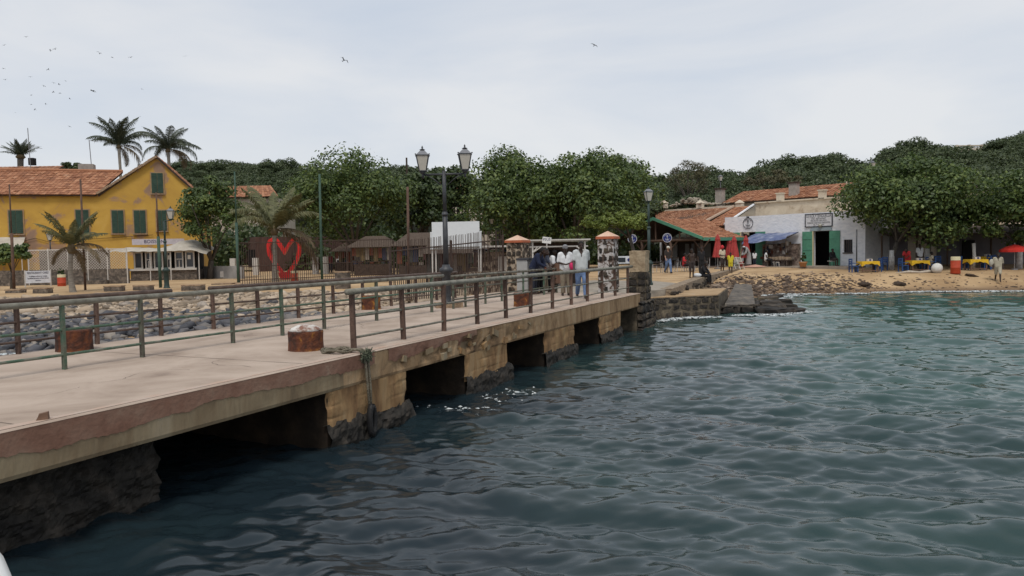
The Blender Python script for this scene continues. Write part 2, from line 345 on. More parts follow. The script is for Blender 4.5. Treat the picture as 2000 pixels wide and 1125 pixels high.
BROWN_ST = M('beach_rubble', [(.2, (.03, .022, .018)), (.5, (.10, .07, .05)), (.68, (.21, .15, .105)), (.8, (.36, .29, .23))], scale=2, island=.8, rough=.9)
JA = R(24.94); JU = Vector((math.sin(JA), math.cos(JA), 0)); JW = Vector((math.cos(JA), -math.sin(JA), 0)); J0 = Vector((-2.544, 11.75, 0))
def left_of_jetty(x, y): return ((x-J0.x)*JW.x+(y-J0.y)*JW.y) < -5.3
rng = np.random.default_rng(21)
def scatter(n, xr, yr, smin, smax, test):
    out = []
    while len(out) < n:
        x = rng.uniform(*xr, 4000); y = rng.uniform(*yr, 4000); s = seg_dist(x, y, SHORE)
        k = (s > smin) & (s < smax)
        for a, b, c in zip(x[k], y[k], s[k]):
            if smin < c < smax and test(a, b, c): out.append((a, b))
            if len(out) >= n: break
    return np.array(out)
P = scatter(17000, (-32, -2), (17, 38), 4.0, 12.5, lambda x, y, s: left_of_jetty(x, y) and rng.random() < min(1, (12.8-s)/3.5))
S = np.clip(rng.lognormal(-2.38, .45, len(P)), .04, .32)
V, F = stones(np.c_[P, height(P[:, 0], P[:, 1])+S*.12], S, 3); so1 = link('shingle', np_mesh('shingle', V, F, PALE_ST)); kind(so1, 'stuff'); tag(so1, 'pale tan shingle stones sloping up to the sandy square', 'shingle')
P = scatter(9500, (-32, -2), (16, 34), -1.2, 5.2, lambda x, y, s: left_of_jetty(x, y))
S = np.clip(rng.lognormal(-2.0, .42, len(P)), .06, .34)
V, F = stones(np.c_[P, height(P[:, 0], P[:, 1])+S*.12], S, 4); so1 = link('shingle', np_mesh('shingle_dark', V, F, DARK_ST)); kind(so1, 'stuff'); tag(so1, 'dark blue grey wet shingle stones close beside the jetty', 'shingle')
P = scatter(3100, (9.5, 34), (33, 53), .2, 7.5, lambda x, y, s: x > np.interp(y, WALLP[:, 1], WALLP[:, 0])+.4 and rng.random() < np.interp(x, [10, 15, 19, 23, 34], [1, 1, .8, .15, .03])*np.interp(s, [0, .8, 2.2, 3.2, 4.5, 7.5], [.5, 1, .9, .3, .06, .0]))
S = np.clip(rng.lognormal(-2.35, .45, len(P)), .04, .26)*np.interp(P[:, 0], [12, 18, 30], [1.1, .85, .6])
V, F = stones(np.c_[P, height(P[:, 0], P[:, 1])+S*.03], S, 6, ICO1, .4); so1 = link('beach_rubble', np_mesh('beach_rubble', V, F, BROWN_ST)); kind(so1, 'stuff'); tag(so1, 'brown rubble and driftweed scattered over the sandy beach', 'rubble')
BOULD = [np_mesh('boulder', *stones(np.zeros((1, 3)), np.ones(1), 40+i, ICO2, .6), M('boulder_stone', [(.3, (.05, .05, .055)), (.5, (.17, .15, .13)), (.7, (.34, .29, .24))], scale=1.2, rough=.8, bump=.5, rand=.5), True) for i in range(5)]
P = scatter(46, (-24, -3), (17, 34), .3, 10, lambda x, y, s: left_of_jetty(x, y))
for i, (x, y) in enumerate(P):
    o = link('boulder', BOULD[i % 5], None, (x, y, hz(x, y)+.08), rng.uniform(0, 6)); s = rng.uniform(.13, .26); o.scale = (s, s*.9, s)
    tag(o, 'large rounded stone lying among the shingle beside the jetty', 'stone', 'large stones in the shingle')
o = link('boulder', BOULD[0].copy(), None, G(103, 608, .75), .6); o.data.materials[0] = M('yellow_stone', [(.4, (.4, .27, .08)), (.6, (.5, .36, .14))], rough=.8); o.scale = (.3, .24, .26); tag(o, 'yellow ochre stone among the grey shingle', 'stone')
o = link('boulder', BOULD[1].copy(), None, G(538, 594, .75), .3); o.data.materials[0] = M('white_stone', [(.4, (.5, .47, .42)), (.6, (.62, .6, .55))], rough=.8); o.scale = (.28, .2, .2); tag(o, 'smooth whitish stone among the shingle', 'stone')
# ================================================================ JETTY
def J(t, q, z): return J0+JU*t+JW*q+Vector((0, 0, z))
def jt(px, q=0.0): return on_line(px, (J(0, q, 0).x, J(0, q, 0).y), (JU.x, JU.y))       # along-jetty coordinate seen in a pixel column
JR = -(JA)                                  # local +Y along the jetty
QE, QF = .41, -5.18; T0, T1 = -17.0, jt(1246, QE)
DECKC = M('deck_concrete', [(.27, (.215, .16, .125)), (.42, (.335, .26, .205)), (.58, (.425, .34, .275)), (.76, (.47, .38, .31))], scale=.8, rough=.88, bump=.25, bscale=14, detail=10, dist=.4, space='World')
def side_concrete():
    m = M('pier_concrete', [(.28, (.085, .048, .023)), (.42, (.21, .12, .055)), (.56, (.31, .195, .092)), (.72, (.37, .265, .155))], scale=1.7, rough=.9, bump=.6, bscale=9, detail=9, stretch=(1.6, 1.6, .5), dist=.6, space='World'); return m
PIERC = side_concrete()
SLABC = M('slab_edge_concrete', [(.25, (.085, .065, .045)), (.4, (.2, .145, .085)), (.58, (.285, .225, .14)), (.78, (.34, .28, .195))], scale=1.5, rough=.9, bump=.4, bscale=12, detail=9, stretch=(1.2, 1.2, .35), dist=.8, space='World')
SLABO = M('ochre_slab_edge', [(.28, (.095, .058, .032)), (.42, (.23, .145, .075)), (.56, (.32, .215, .12)), (.74, (.38, .285, .18))], scale=1.6, rough=.9, bump=.6, bscale=10, detail=9, stretch=(1.6, 1.6, .5), dist=.7, space='World')
REDB = M('red_brown_paint', [(.3, (.16, .08, .052)), (.45, (.215, .112, .075)), (.6, (.25, .145, .10)), (.72, (.30, .21, .15))], scale=2.2, rough=.8, bump=.25, bscale=18, space='World')
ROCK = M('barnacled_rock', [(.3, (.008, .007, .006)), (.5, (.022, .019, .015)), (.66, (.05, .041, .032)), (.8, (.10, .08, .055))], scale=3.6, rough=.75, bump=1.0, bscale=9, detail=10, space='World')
BLACKC = M('dark_core', [(.3, (.01, .009, .009)), (.7, (.03, .027, .024))], scale=2, rough=.95, bump=.8, bscale=7, space='World')  # near-black: the shade under the deck is put into the colour
INNERC = M('shaded_inner_concrete', [(.3, (.012, .009, .007)), (.5, (.03, .021, .014)), (.7, (.07, .047, .028))], scale=2.2, rough=.9, bump=.5, space='World')  # concrete darkened in its colour to paint the shade inside the openings
RUST = M('rusted_rail', [(.3, (.055, .034, .026)), (.5, (.098, .06, .045)), (.7, (.145, .09, .066))], scale=9, rough=.8, bump=.4, bscale=40, rand=.25)
GRNP = M('worn_green_rail', [(.3, (.075, .062, .05)), (.44, (.105, .115, .082)), (.56, (.05, .105, .068)), (.72, (.16, .165, .13))], scale=5, rough=.65, bump=.4, bscale=40, rand=.3)
PIPE = M('worn_grey_pipe', [(.3, (.08, .065, .05)), (.5, (.155, .15, .12)), (.7, (.23, .22, .18))], scale=6, rough=.6, bump=.4, bscale=50, rand=.2)
RAILB = M('brown_pipe', [(.3, (.05, .032, .026)), (.6, (.105, .072, .056)), (.75, (.15, .12, .095))], scale=6, rough=.65, bump=.3, bscale=50)

jetty = thing('jetty', 'concrete jetty with a pinkish deck and crumbling ochre side running to the gate', 'jetty', J(0, 0, 0), JR)
def jl(t, q, z): return (q, t, z)           # local: x = q (towards the open water), y = t
rng = np.random.default_rng(77)
# deck sheet with slight unevenness
nt_, nq = 150, 24; ts = np.linspace(T0, T1+.35, nt_); qs = np.linspace(QF, QE-.012, nq)
def side_off(t, z):                          # how far the crumbling edge is eaten away (m)
    dmg = math.exp(-((t-3.2)/2.6)**2)
    n = vnoise(t*1.9, z*3.1, 3.3)+.6*vnoise(t*5.3, z*6.1, 7.7)
    zone = max(0, 1-abs(z-1.02)/.17)
    return dmg*max(0, n+.22)*.16*zone + .012*max(0, vnoise(t*9, z*9, 1.2))*(.3+dmg)
mb = MB(); v = []
for t in ts:
    for i, q in enumerate(qs):
        qq = q
        if i == nq-1: qq = QE-.008-.03*max(0, vnoise(t*1.3, 2.2))*(1 if t > 0 else .4)-side_off(t, 1.29)*.4
        v.append(jl(t, qq, 1.30+.0015*vnoise(t*.5, q*.8)))
    v.append(jl(t, QE+.009-side_off(t, 1.285), 1.287))
nq += 1
mb.add(v, [(a*nq+b, a*nq+b+1, (a+1)*nq+b+1, (a+1)*nq+b) for a in range(nt_-1) for b in range(nq-1)])
mb.obj('deck', DECKC, jetty, True)
CRK = M('deck_crack', [(.3, (.07, .055, .045)), (.7, (.14, .11, .09))], scale=6, rough=.95)
for k, t in enumerate(np.arange(-9.3, T1, 3.9)):                # expansion joints across the deck
    pts = [(QF+.02+(QE-QF-.06)*u, t+.02*vnoise(u*9, k*3.3), 1.3032) for u in np.linspace(0, 1, 22)]; mb = MB(); w2 = .006
    mb.add([(x, y+s*w2*(1+.7*vnoise(x*6, y*5)), z) for x, y, z in pts for s in (-1, 1)], [(2*i, 2*i+2, 2*i+3, 2*i+1) for i in range(21)]); mb.obj('deck_joint', CRK, jetty)
for k in range(16):                                             # wandering cracks
    t, q = rng.uniform(-8, 12), rng.uniform(QF+.4, QE-.5); an = rng.uniform(0, 6.28); pts = []
    for i in range(26): pts.append((q, t, 1.3030)); an += rng.normal(0, .35); q = min(QE-.1, max(QF+.1, q+.07*math.cos(an))); t += .07*math.sin(an)
    mb = MB(); mb.add([(x+s*.004*(1-i/30), y+s*.003, z) for i, (x, y, z) in enumerate(pts) for s in (-1, 1)], [(2*i, 2*i+2, 2*i+3, 2*i+1) for i in range(25)]); mb.obj('deck_crack', CRK, jetty)
# slab body: outer edge as a displaced grid, plus underside and far side
zs = np.linspace(.84, 1.292, 12); nz_ = len(zs)
for tt, em in ((np.arange(T0, -.5, .3), SLABC), (np.concatenate([np.arange(-.8, 9, .05), np.arange(9, T1+.36, .2)]), SLABO)):
    mb = MB(); v = [jl(t, QE-side_off(t, z)-(.02 if z > 1.28 else 0)-(.015 if z < .85 else 0), z) for t in tt for z in zs]
    mb.add(v, [(a*nz_+b, (a+1)*nz_+b, (a+1)*nz_+b+1, a*nz_+b+1) for a in range(len(tt)-1) for b in range(nz_-1)]); mb.obj('slab_edge', em, jetty)
mb = MB(); mb.hexa([jl(T0, QF+.01, .83), jl(T0, QE-.03, .835), jl(T1+.3, QE-.03, .835), jl(T1+.3, QF+.01, .83)], [jl(T0, QF+.01, 1.285), jl(T0, QE-.19, 1.285), jl(T1+.3, QE-.19, 1.285), jl(T1+.3, QF+.01, 1.285)])
mb.obj('slab', SLABC, jetty)
# red-brown painted band with a ragged lower edge, 4 mm proud
mb = MB(); v = []; fs = []; h = .22; tb = np.arange(T0, jt(932, QE), .035)
for t in tb:
    h += rng.normal(0, .009); h += (.21-h)*.06
    hh = h*(1-.5*max(0, vnoise(t*1.1, 9.1))*(1 if t > .1 else .35)); hh *= .55 if (t > 2.2 and vnoise(t*2.3, 4.4) > .1) else 1
    for k in range(4):
        z = 1.289-hh*k/3; v.append(jl(t, QE+.006-side_off(t, z), z))
for a in range(len(tb)-1):
    if -0.05 < tb[a] < .33: continue          # bare patch under the rope
    for k in range(3): fs.append((a*4+k+1, (a+1)*4+k+1, (a+1)*4+k, a*4+k))
mb.add(v, fs); mb.obj('painted_band', REDB, jetty)
# worn orange paint left on the top edge
mb = MB(); v = []; wv = .14; tb = np.arange(T0, T1, .06)
for t in tb:
    wv += rng.normal(0, .012); wv += (.13-wv)*.08; wv = max(.03, wv); v += [jl(t, QE-.05-side_off(t, 1.29)*.5, 1.3040), jl(t, QE-.05-side_off(t, 1.29)*.5-wv, 1.3040)]
mb.add(v, [(2*i, 2*i+2, 2*i+3, 2*i+1) for i in range(len(tb)-1)]); mb.obj('worn_edge_paint', M('worn_orange_paint', [(.3, (.40, .28, .205)), (.5, (.42, .315, .25)), (.7, (.42, .345, .29))], scale=3, rough=.88, space='World'), jetty)
# loose spalled chunks in the broken edge
for k in range(26):
    t = rng.uniform(.8, 6.2); z = rng.uniform(.86, 1.2); s = rng.uniform(.06, .17)
    mb = MB(); c = jl(t, QE-.02, z); mb.box(c, (s*.5, s*rng.uniform(.8, 2.2), s*rng.uniform(.5, 1)), rng.normal(0, .12), Matrix.Rotation(rng.normal(0, .2), 3, 'X'))
    mb.obj('spalled_chunk', SLABC if k % 3 else PIERC, jetty)
# piers between the openings (pixel columns of their edges)
segs = [(640, 795), (910, 993), (1065, 1123), (1172, 1213)]
for a, b in segs:
    ta, tb_ = jt(a, QE), jt(b, QE); tg = np.linspace(ta, tb_, max(8, int((tb_-ta)/.06))); zg = np.linspace(.30, .838, 16)
    def po(t, z):
        g = .010*max(0, vnoise(t*1.7, 4.2, z)+.35) if any(abs(z-zz-.03*math.sin(t*.9)) < .02 for zz in (.47, .66)) else 0
        e = min(t-ta, tb_-t); return QE-.004-g-.03*max(0, vnoise(t*3, z*4, 8))*(1 if e > .08 else 2.2)-.03*max(0, vnoise(t*1.2, z*2, 5))-(.035 if e < .01 else 0)
    mb = MB(); v = [jl(t+(.03*vnoise(z*7, 3) if 0 < i < 2 else 0), po(t, z), z) for i, t in enumerate(tg) for z in zg]; n_ = len(zg)
    mb.add(v, [(i*n_+j, (i+1)*n_+j, (i+1)*n_+j+1, i*n_+j+1) for i in range(len(tg)-1) for j in range(n_-1)])
    pr = mb.obj('pier', PIERC, jetty)
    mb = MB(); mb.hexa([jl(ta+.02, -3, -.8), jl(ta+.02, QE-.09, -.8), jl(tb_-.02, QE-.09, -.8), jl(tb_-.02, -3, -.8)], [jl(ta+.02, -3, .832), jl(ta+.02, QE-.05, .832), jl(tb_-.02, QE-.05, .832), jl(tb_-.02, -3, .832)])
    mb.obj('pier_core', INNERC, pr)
    # rough barnacled foot, ragged upper edge
    tg = np.linspace(ta-.05, tb_+.12, max(10, int((tb_-ta)/.04))); mb = MB(); v = []; kz = 20
    for t in tg:
        top = .36+.10*vnoise(t*2.2, 6.6)+.05*vnoise(t*7, 2.6)
        for k in range(kz):
            z = top+(-.55-top)*k/(kz-1); v.append(jl(t+.03*vnoise(z*5, t*3), QE-.01+.05*min(1, k/3)+.045*vnoise(t*3.3, z*4.2, 2)+.035*vnoise(t*9, z*9, 4)+.02*vnoise(t*19, z*17, 6), z))
        v.append(jl(t, QE-.1, top-.02))
    kk = kz+1; fs = [(i*kk+j+1, (i+1)*kk+j+1, (i+1)*kk+j, i*kk+j) for i in range(len(tg)-1) for j in range(kz-1)]
    fs += [(i*kk, (i+1)*kk, (i+1)*kk+kz, i*kk+kz) for i in range(len(tg)-1)]
    mb.add(v, fs); mb.obj('rock_foot', ROCK, pr)
# the recessed rocky pier below the near slab
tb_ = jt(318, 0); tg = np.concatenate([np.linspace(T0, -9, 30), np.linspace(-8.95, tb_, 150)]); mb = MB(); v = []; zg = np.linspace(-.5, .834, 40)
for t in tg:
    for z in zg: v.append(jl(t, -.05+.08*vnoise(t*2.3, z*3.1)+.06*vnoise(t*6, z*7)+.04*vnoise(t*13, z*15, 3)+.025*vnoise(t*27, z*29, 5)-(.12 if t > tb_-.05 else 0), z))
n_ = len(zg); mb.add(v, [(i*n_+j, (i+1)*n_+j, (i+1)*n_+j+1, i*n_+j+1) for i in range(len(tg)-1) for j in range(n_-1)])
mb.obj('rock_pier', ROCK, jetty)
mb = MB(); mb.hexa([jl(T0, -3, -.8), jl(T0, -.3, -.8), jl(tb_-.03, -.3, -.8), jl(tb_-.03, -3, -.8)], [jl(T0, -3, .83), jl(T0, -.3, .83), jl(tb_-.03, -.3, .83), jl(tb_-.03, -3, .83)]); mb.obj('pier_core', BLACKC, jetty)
mb = MB(); mb.hexa([jl(T0, QF+.05, -1), jl(T0, -2.6, -1), jl(T1+.3, -2.6, -1), jl(T1+.3, QF+.05, -1)], [jl(T0, QF+.05, .826), jl(T0, -2.6, .826), jl(T1+.3, -2.6, .826), jl(T1+.3, QF+.05, .826)]); mb.obj('light_block_core', BLACKC, jetty)  # added solid fill, keeps far-side light from showing under the deck

# ---- railings: each run is a thing, every post and pipe a part
def railing(name, label, q, t_a, t_b, posts, h, pm, tm, mm, top_r, post_w, over=(0, 0), sub=(.55, .2), lean=.0):
    r = thing(name, label, 'railing', J(t_a, q, 1.3), JR)
    pm0 = None
    for i, t in enumerate(posts):
        mb = MB(); mb.box((0, 0, h/2), (post_w, post_w*.55, h)); o = mb.obj('post', pm, r, False, (rng.normal(0, .01), t-t_a, 0)); o.rotation_euler = (rng.normal(0, lean), rng.normal(0, lean), rng.normal(0, .06))
    def pipe(nm, z, rad, m, a, b):
        n = max(2, int((b-a)/.7)); pts = [(.004*vnoise(k*.8, z*7), a-t_a+(b-a)*k/n, z+.006*vnoise(k*.6, z*3)) for k in range(n+1)]
        MB().tube(pts, rad, 10).obj(nm, m, r, True)
    pipe('top_pipe', h+top_r*.5, top_r, tm, t_a-over[0], t_b+over[1])
    for z in sub: pipe('cross_pipe', z, .021, mm, t_a, t_b)
    return r
S_ = 1.4223
railing('railing', 'rusty brown post railing with a worn grey top pipe along the open water side', 0, 0, jt(1234), [i*S_ for i in range(12)], .90, RUST, PIPE, PIPE, .05, .085, (.14, .05), (.53, .19), .012)
QG = ((G(279, 698, 1.3)-J0).dot(JW)+(G(551, 655, 1.3)-J0).dot(JW))/2
gp = [jt(p, QG) for p in (126, 278, 456, 551, 633, 736, 843)]; tg0 = jt(-160, QG)
railing('railing', 'green painted pipe railing down the middle of the deck, broken off at the lamp post', QG, tg0, jt(867, QG), [tg0+.05]+gp, .90, GRNP, PIPE, GRNP, .043, .07, (0, 0), (.55, .205), .01)
railing('railing', 'short green pipe railing between the lamp post and the grey cabinet', QG, jt(884, QG), jt(1092, QG), [jt(p, QG) for p in (886, 909, 948, 981, 1022, 1062, 1088)], .86, GRNP, PIPE, GRNP, .04, .06, (0, 0), (.55, .25), .01)
QB = QF+.13
tb0 = jt(-260, QB)
railing('railing', 'rusty brown railing on the shingle side ending short at a gap', QB, tb0, jt(337, QB), [jt(p, QB) for p in (-150, 38, 189, 315)], .84, RUST, RAILB, RAILB, .047, .08, (0, 0), (.52, .2), .012)
railing('railing', 'rusty brown railing on the shingle side between the gap and the iron fence', QB, jt(412, QB), jt(893, QB), [jt(p, QB) for p in (416, 505, 583, 651, 710, 764, 812, 853, 889)], .84, RUST, RAILB, RAILB, .047, .08, (0, 0), (.52, .2), .012)

# ---- mooring bollards
RUSTO = M('flaking_rust', [(.36, (.035, .018, .013)), (.48, (.105, .035, .018)), (.57, (.15, .05, .018)), (.635, (.36, .16, .028)), (.70, (.12, .042, .02))], scale=3.2, rough=.85, bump=.8, bscale=20, dist=1.2, rand=.12)
LIME = M('lime_top', [(.4, (.2, .1, .07)), (.5, (.55, .52, .48)), (.7, (.7, .68, .64))], scale=4, rough=.8, bump=.5)
def bollard(px, py, wpx, label, hh=.40, dome=True, n=8):
    p = G(px, py, 1.3); dep = p.y; wd = wpx*dep/FPX/2
    o = thing('bollard', label, 'bollard', (p.x, p.y, 1.3), rng.uniform(0, 1))
    MB().lathe([(wd*1.02, 0), (wd, .03), (wd*.98, hh*.5), (wd, hh-.02), (wd*.97, hh)], 14).obj('drum', RUSTO, o, False)
    if dome: MB().lathe([(wd*.95, hh+.002), (wd*.8, hh+.045), (wd*.45, hh+.09), (wd*.15, hh+.105), (.01, hh+.11)], 14).obj('cap', LIME, o, True)
    return o
bollard(598, 683, 68, 'rusty orange mooring bollard with a whitish domed top beside the coiled rope', .31)
bollard(146, 684, 66, 'square-looking rust red bollard beside the green railing post', .35, False)
bollard(725, 604, 38, 'rusty bollard with orange flakes behind the middle railing', .38, False)
bollard(1022, 598, 38, 'rusty bollard with orange flakes near the grey cabinet', .38, False)
# ---- rope with fender, brick
ROPE = M('frayed_rope', [(.3, (.10, .085, .06)), (.6, (.22, .19, .14)), (.75, (.16, .18, .12))], scale=14, rough=.95, bump=1, bscale=60)
t_r = jt(708, QE); rp_ = thing('mooring_rope', 'frayed rope coiled at the railing post and hanging over the jetty edge', 'rope', J(t_r, QE, 1.3), JR)
pts = []
for k in range(70):
    a = k*.42; rr = .10+.012*(k % 11); pts.append((-.42+rr*math.cos(a)*1.3, -.05+rr*math.sin(a), .02+.035*(k/70)+.012*math.sin(k*1.7)))
MB().tube(pts, .016, 6).obj('coil', ROPE, rp_, True)
for off in (0, .07):
    MB().tube([(-.25, off-.04, .05), (-.05, off, .05), (.035, off, .0), (.05, off+.01, -.2), (.055, off+.04, -.55), (.06, off*.3+.08, -1.0)], .02, 7).obj('strand', ROPE, rp_, True)
mb = MB()
for k in range(90):
    a = rng.uniform(0, 6.28); r = rng.uniform(.02, .13); x, y = .02+r*math.cos(a)*.5, .04+r*math.sin(a)
    mb.tube([(x, y, rng.uniform(-.16, .03)), (x+rng.normal(0, .03)+.02, y+rng.normal(0, .03), rng.uniform(-.1, .07)), (x+rng.normal(0, .05)+.03, y+rng.normal(0, .05), rng.uniform(-.14, .09))], .005, 4, False)
kind(mb.obj('net_tuft', M('net_green', [(.3, (.06, .075, .05)), (.7, (.14, .15, .10))], scale=20, rough=.95), rp_), 'stuff')
BLK = M('black_rubber', [(.3, (.008, .008, .009)), (.7, (.025, .024, .024))], scale=5, rough=.6, bump=.4)
tyre = thing('tyre_fender', 'old black tyre hung as a fender at the waterline', 'tyre', J(t_r, QE+.1, .06), JR); tyre.scale = (.75, .62, .72)
mb = MB(); ring = [(0, .1+.17*math.cos(a)*.55, .28+.29*math.sin(a)) for a in np.linspace(0, 2*math.pi, 25)]; mb.tube(ring, .07, 10, False); mb.obj('tyre_casing', BLK, tyre, True)
mb = MB()
for a in np.linspace(0, 2*math.pi, 24, endpoint=False): mb.box((0, .1+.205*math.cos(a)*.6, .28+.345*math.sin(a)), (.12, .02, .02), 0, Matrix.Rotation(a, 3, 'X'))
kind(mb.obj('tread', BLK, tyre), 'stuff')
p = G(83, 820, 1.3); mb = MB(); mb.hexa([(-.05, -.035, 0), (.05, -.03, 0), (.055, .035, 0), (-.05, .03, 0)], [(-.02, -.03, .06), (.05, -.025, .075), (.05, .03, .075), (-.03, .025, .06)])
tag(mb.obj('brick_piece', M('brick_bit', [(.3, (.12, .07, .045)), (.7, (.2, .12, .08))], rough=.9, scale=12), None, False, p, .4), 'broken piece of brick lying on the deck edge', 'brick')

# ---- white boat edge at the camera's feet
hp = [Vector((-1.62+.10*k, 1.25+.36*k*(1+.03*k), 1.28-.10*k)) for k in range(-3, 2)]
mb = MB(); mb.tube([at(-170, 1000, 1.9), at(-100, 1050, 1.85), at(-42, 1120, 1.8), at(-14, 1190, 1.74), at(0, 1300, 1.66)], [.06, .06, .06, .06, .06], 14)
tag(mb.obj('boat_gunwale', flat('white_gelcoat', (.72, .72, .70), .25, .04), None, True), 'rounded white edge of the boat the view is taken from', 'boat')

# ================================================================ QUAY AND ESPLANADE EDGE
QST = M('quay_stone', [(.28, (.012, .011, .010)), (.45, (.036, .03, .025)), (.6, (.075, .06, .045)), (.78, (.15, .115, .075))], scale=2.2, rough=.85, bump=.9, bscale=9, detail=9, rand=.3)
MORT = M('quay_mortar', [(.3, (.035, .028, .02)), (.5, (.09, .072, .05)), (.7, (.2, .16, .11))], scale=2.5, rough=.95, bump=.7, bscale=12, space='World')
def rough_block(w, d, h, seed, rnd=.06):
    bm = bmesh.new(); bmesh.ops.create_cube(bm, size=1); bmesh.ops.scale(bm, vec=(w, d, h), verts=bm.verts)
    bmesh.ops.bevel(bm, geom=bm.edges[:], offset=min(w, h, d)*.16, segments=1, affect='EDGES', profile=.6)
    r = random.Random(seed)
    for v_ in bm.verts: v_.co += Vector((r.uniform(-1, 1)*rnd*w, r.uniform(-1, 1)*rnd*d, r.uniform(-1, 1)*rnd*h))
    me = bpy.data.meshes.new('stone'); bm.to_mesh(me); bm.free(); me.materials.append(QST); return me
BLOCKS = [rough_block(1, 1, 1, i, .1) for i in range(6)]
def stone_wall(parent, a, b, z0, z1, row_h, mean_w, th, mats=None, seed=0, proud=.03):
    """courses of separate stones on the line a-b (parent space), on a mortar body"""
    r = random.Random(seed); a, b = Vector(a), Vector(b); L_ = (b-a).length; d = (b-a)/L_; nrm = Vector((d.y, -d.x, 0)); ang = math.atan2(d.y, d.x)
    z = z0
    while z < z1-.02:
        h = min(row_h*r.uniform(.65, 1.3), z1-z); x = r.uniform(-.3, 0)*mean_w
        while x < L_:
            w_ = mean_w*r.uniform(.6, 1.5); x0, x1 = max(0, x), min(L_, x+w_)
            if x1-x0 > .06:
                c = a+d*((x0+x1)/2)+nrm*(-th*.35+r.uniform(.5, 1)*proud); o = link('stone', BLOCKS[r.randrange(6)], parent, (c.x, c.y, z+h/2)); o.rotation_euler = (0, 0, ang+r.uniform(-.03, .03))
                o.scale = ((x1-x0)*r.uniform(.84, .98), th*.7, h*r.uniform(.8, .98)); o.rotation_euler[1] = r.uniform(-.07, .07)
            x += w_
        z += h
quay = thing('quay_wall', 'dark weathered stone quay at the end of the jetty, wet at its foot', 'quay', (0, 0, 0))
qa, qb, qc, qd = G(1262, 626, 0), G(1404, 617, 0), G(1404, 617, 0), G(1484, 612, 0)
ZL = .88
def poly_prism(mb, pts, z0, z1):
    n = len(pts); v = [(p[0], p[1], z0) for p in pts]+[(p[0], p[1], z1 if len(p) < 3 else p[2]) for p in pts]
    mb.add(v, [tuple(range(n-1, -1, -1)), tuple(range(n, 2*n))]+[(i, (i+1) % n, n+(i+1) % n, n+i) for i in range(n)]); return mb
back = lambda p, k: Vector((p.x+k*.30, p.y+k, 0))
body = MB(); poly_prism(body, [(qa.x-.6, qa.y+.1), (qa.x, qa.y), (qb.x, qb.y), (qb.x+1.9, qb.y+5.2), (qa.x+1.6, qa.y+5.8)], -.8, ZL-.03); body.obj('mortar_core', MORT, quay)
stone_wall(quay, (qa.x, qa.y, 0), (qb.x, qb.y, 0), -.25, ZL-.02, .27, .42, .3, seed=3)
LAND = M('landing_sand', [(.3, (.26, .17, .09)), (.6, (.40, .28, .16)), (.75, (.30, .25, .2))], scale=1.2, rough=.95, bump=.6, bscale=8, space='World')
mb = MB(); poly_prism(mb, [(qa.x-.3, qa.y+.12), (qb.x-.03, qb.y+.06), (qb.x+1.8, qb.y+5.1), (qa.x+1.6, qa.y+5.7)], ZL-.025, ZL+.01); mb.obj('landing', LAND, quay)
# paved upper block between landing and gate
# ramp and low ledges
ramp = thing('stone_ramp', 'grey stone ramp and low wet ledges running down into the water', 'ramp', (0, 0, 0))
mb = MB(); b0, b1 = G(1410, 611, .05), G(1480, 607, .05); e0, e1 = G(1434, 552, .75), G(1470, 551, .75)
nu, nv = 16, 40; v = []
for i in range(nu):
    for k in range(nv):
        u, w_ = i/(nu-1), k/(nv-1); p = b0.lerp(b1, u).lerp(e0.lerp(e1, u), w_); z = (.40-.08*u)*(1-w_)+(.72-.1*u)*w_+.05*vnoise(p.x*2.1, p.y*1.7, 3)+.035*vnoise(p.x*5.5, p.y*5, 7)-.02
        ed = i in (0, nu-1) or k == 0; v.append((p.x+.12*vnoise(p.y*1.9, i, 2)*(1 if i in (0, nu-1) else .2), p.y, -.6 if ed else z))
mb.add(v, [(i*nv+k, (i+1)*nv+k, (i+1)*nv+k+1, i*nv+k+1) for i in range(nu-1) for k in range(nv-1)]); mb.obj('ramp_slab', M('ramp_stone', [(.3, (.05, .045, .04)), (.5, (.11, .097, .083)), (.7, (.2, .165, .125))], scale=1.8, rough=.85, bump=.8, bscale=8, space='World'), ramp)
stone_wall(ramp, (b0.x-.05, b0.y-.12, 0), (b1.x, b1.y-.12, 0), -.25, .36, .24, .5, .3, seed=9)
stone_wall(ramp, (b1.x+.05, b1.y-.1, 0), (b1.x+1.1, b1.y+3.2, 0), -.25, .36, .24, .55, .3, seed=10)
for i, (px, py, w_) in enumerate([(1500, 606, .9), (1524, 608, .8), (1546, 607, .7), (1512, 600, .8), (1536, 598, .6), (1505, 592, .7), (1528, 589, .5), (1500, 583, .6), (1516, 580, .5)]):
    p = G(px, py, .1); o = link('ledge_stone', BLOCKS[i % 6], ramp, (p.x, p.y, .07), .3*i); o.scale = (w_*1.35, .95, .32)
# retaining wall of the esplanade (rubble), top level with the paving
RUB = M('rubble_wall', [(.3, (.085, .065, .048)), (.45, (.2, .15, .105)), (.6, (.30, .235, .165)), (.75, (.38, .31, .23))], scale=7, rough=.95, bump=1.0, bscale=16, detail=9, stretch=(1, 1, 1.4), space='World')
rw = thing('retaining_wall', 'low rubble retaining wall along the esplanade above the beach', 'wall', (0, 0, 0))
P_ = [Vector((x, y, 0)) for x, y in WALLP]; dense = []
for a, b in zip(P_[:-1], P_[1:]):
    for k in range(10): dense.append(a.lerp(b, k/10))
dense.append(P_[-1]); mb = MB(); v = []
for i, p in enumerate(dense):
    d = (dense[min(i+1, len(dense)-1)]-dense[max(i-1, 0)]).normalized(); nr = Vector((d.y, -d.x, 0)); zt = 1.16+np.clip((p.y-31)/30, 0, 1)*.2+.02*vnoise(i*.7, 1)
    for off, z in ((.26+.03*vnoise(i, 3), -.4), (.24+.03*vnoise(i*.9, 2), zt*.5), (.2, zt), (-.32, zt+.005), (-.36, -.4)): v.append(p+nr*off+Vector((0, 0, z)))
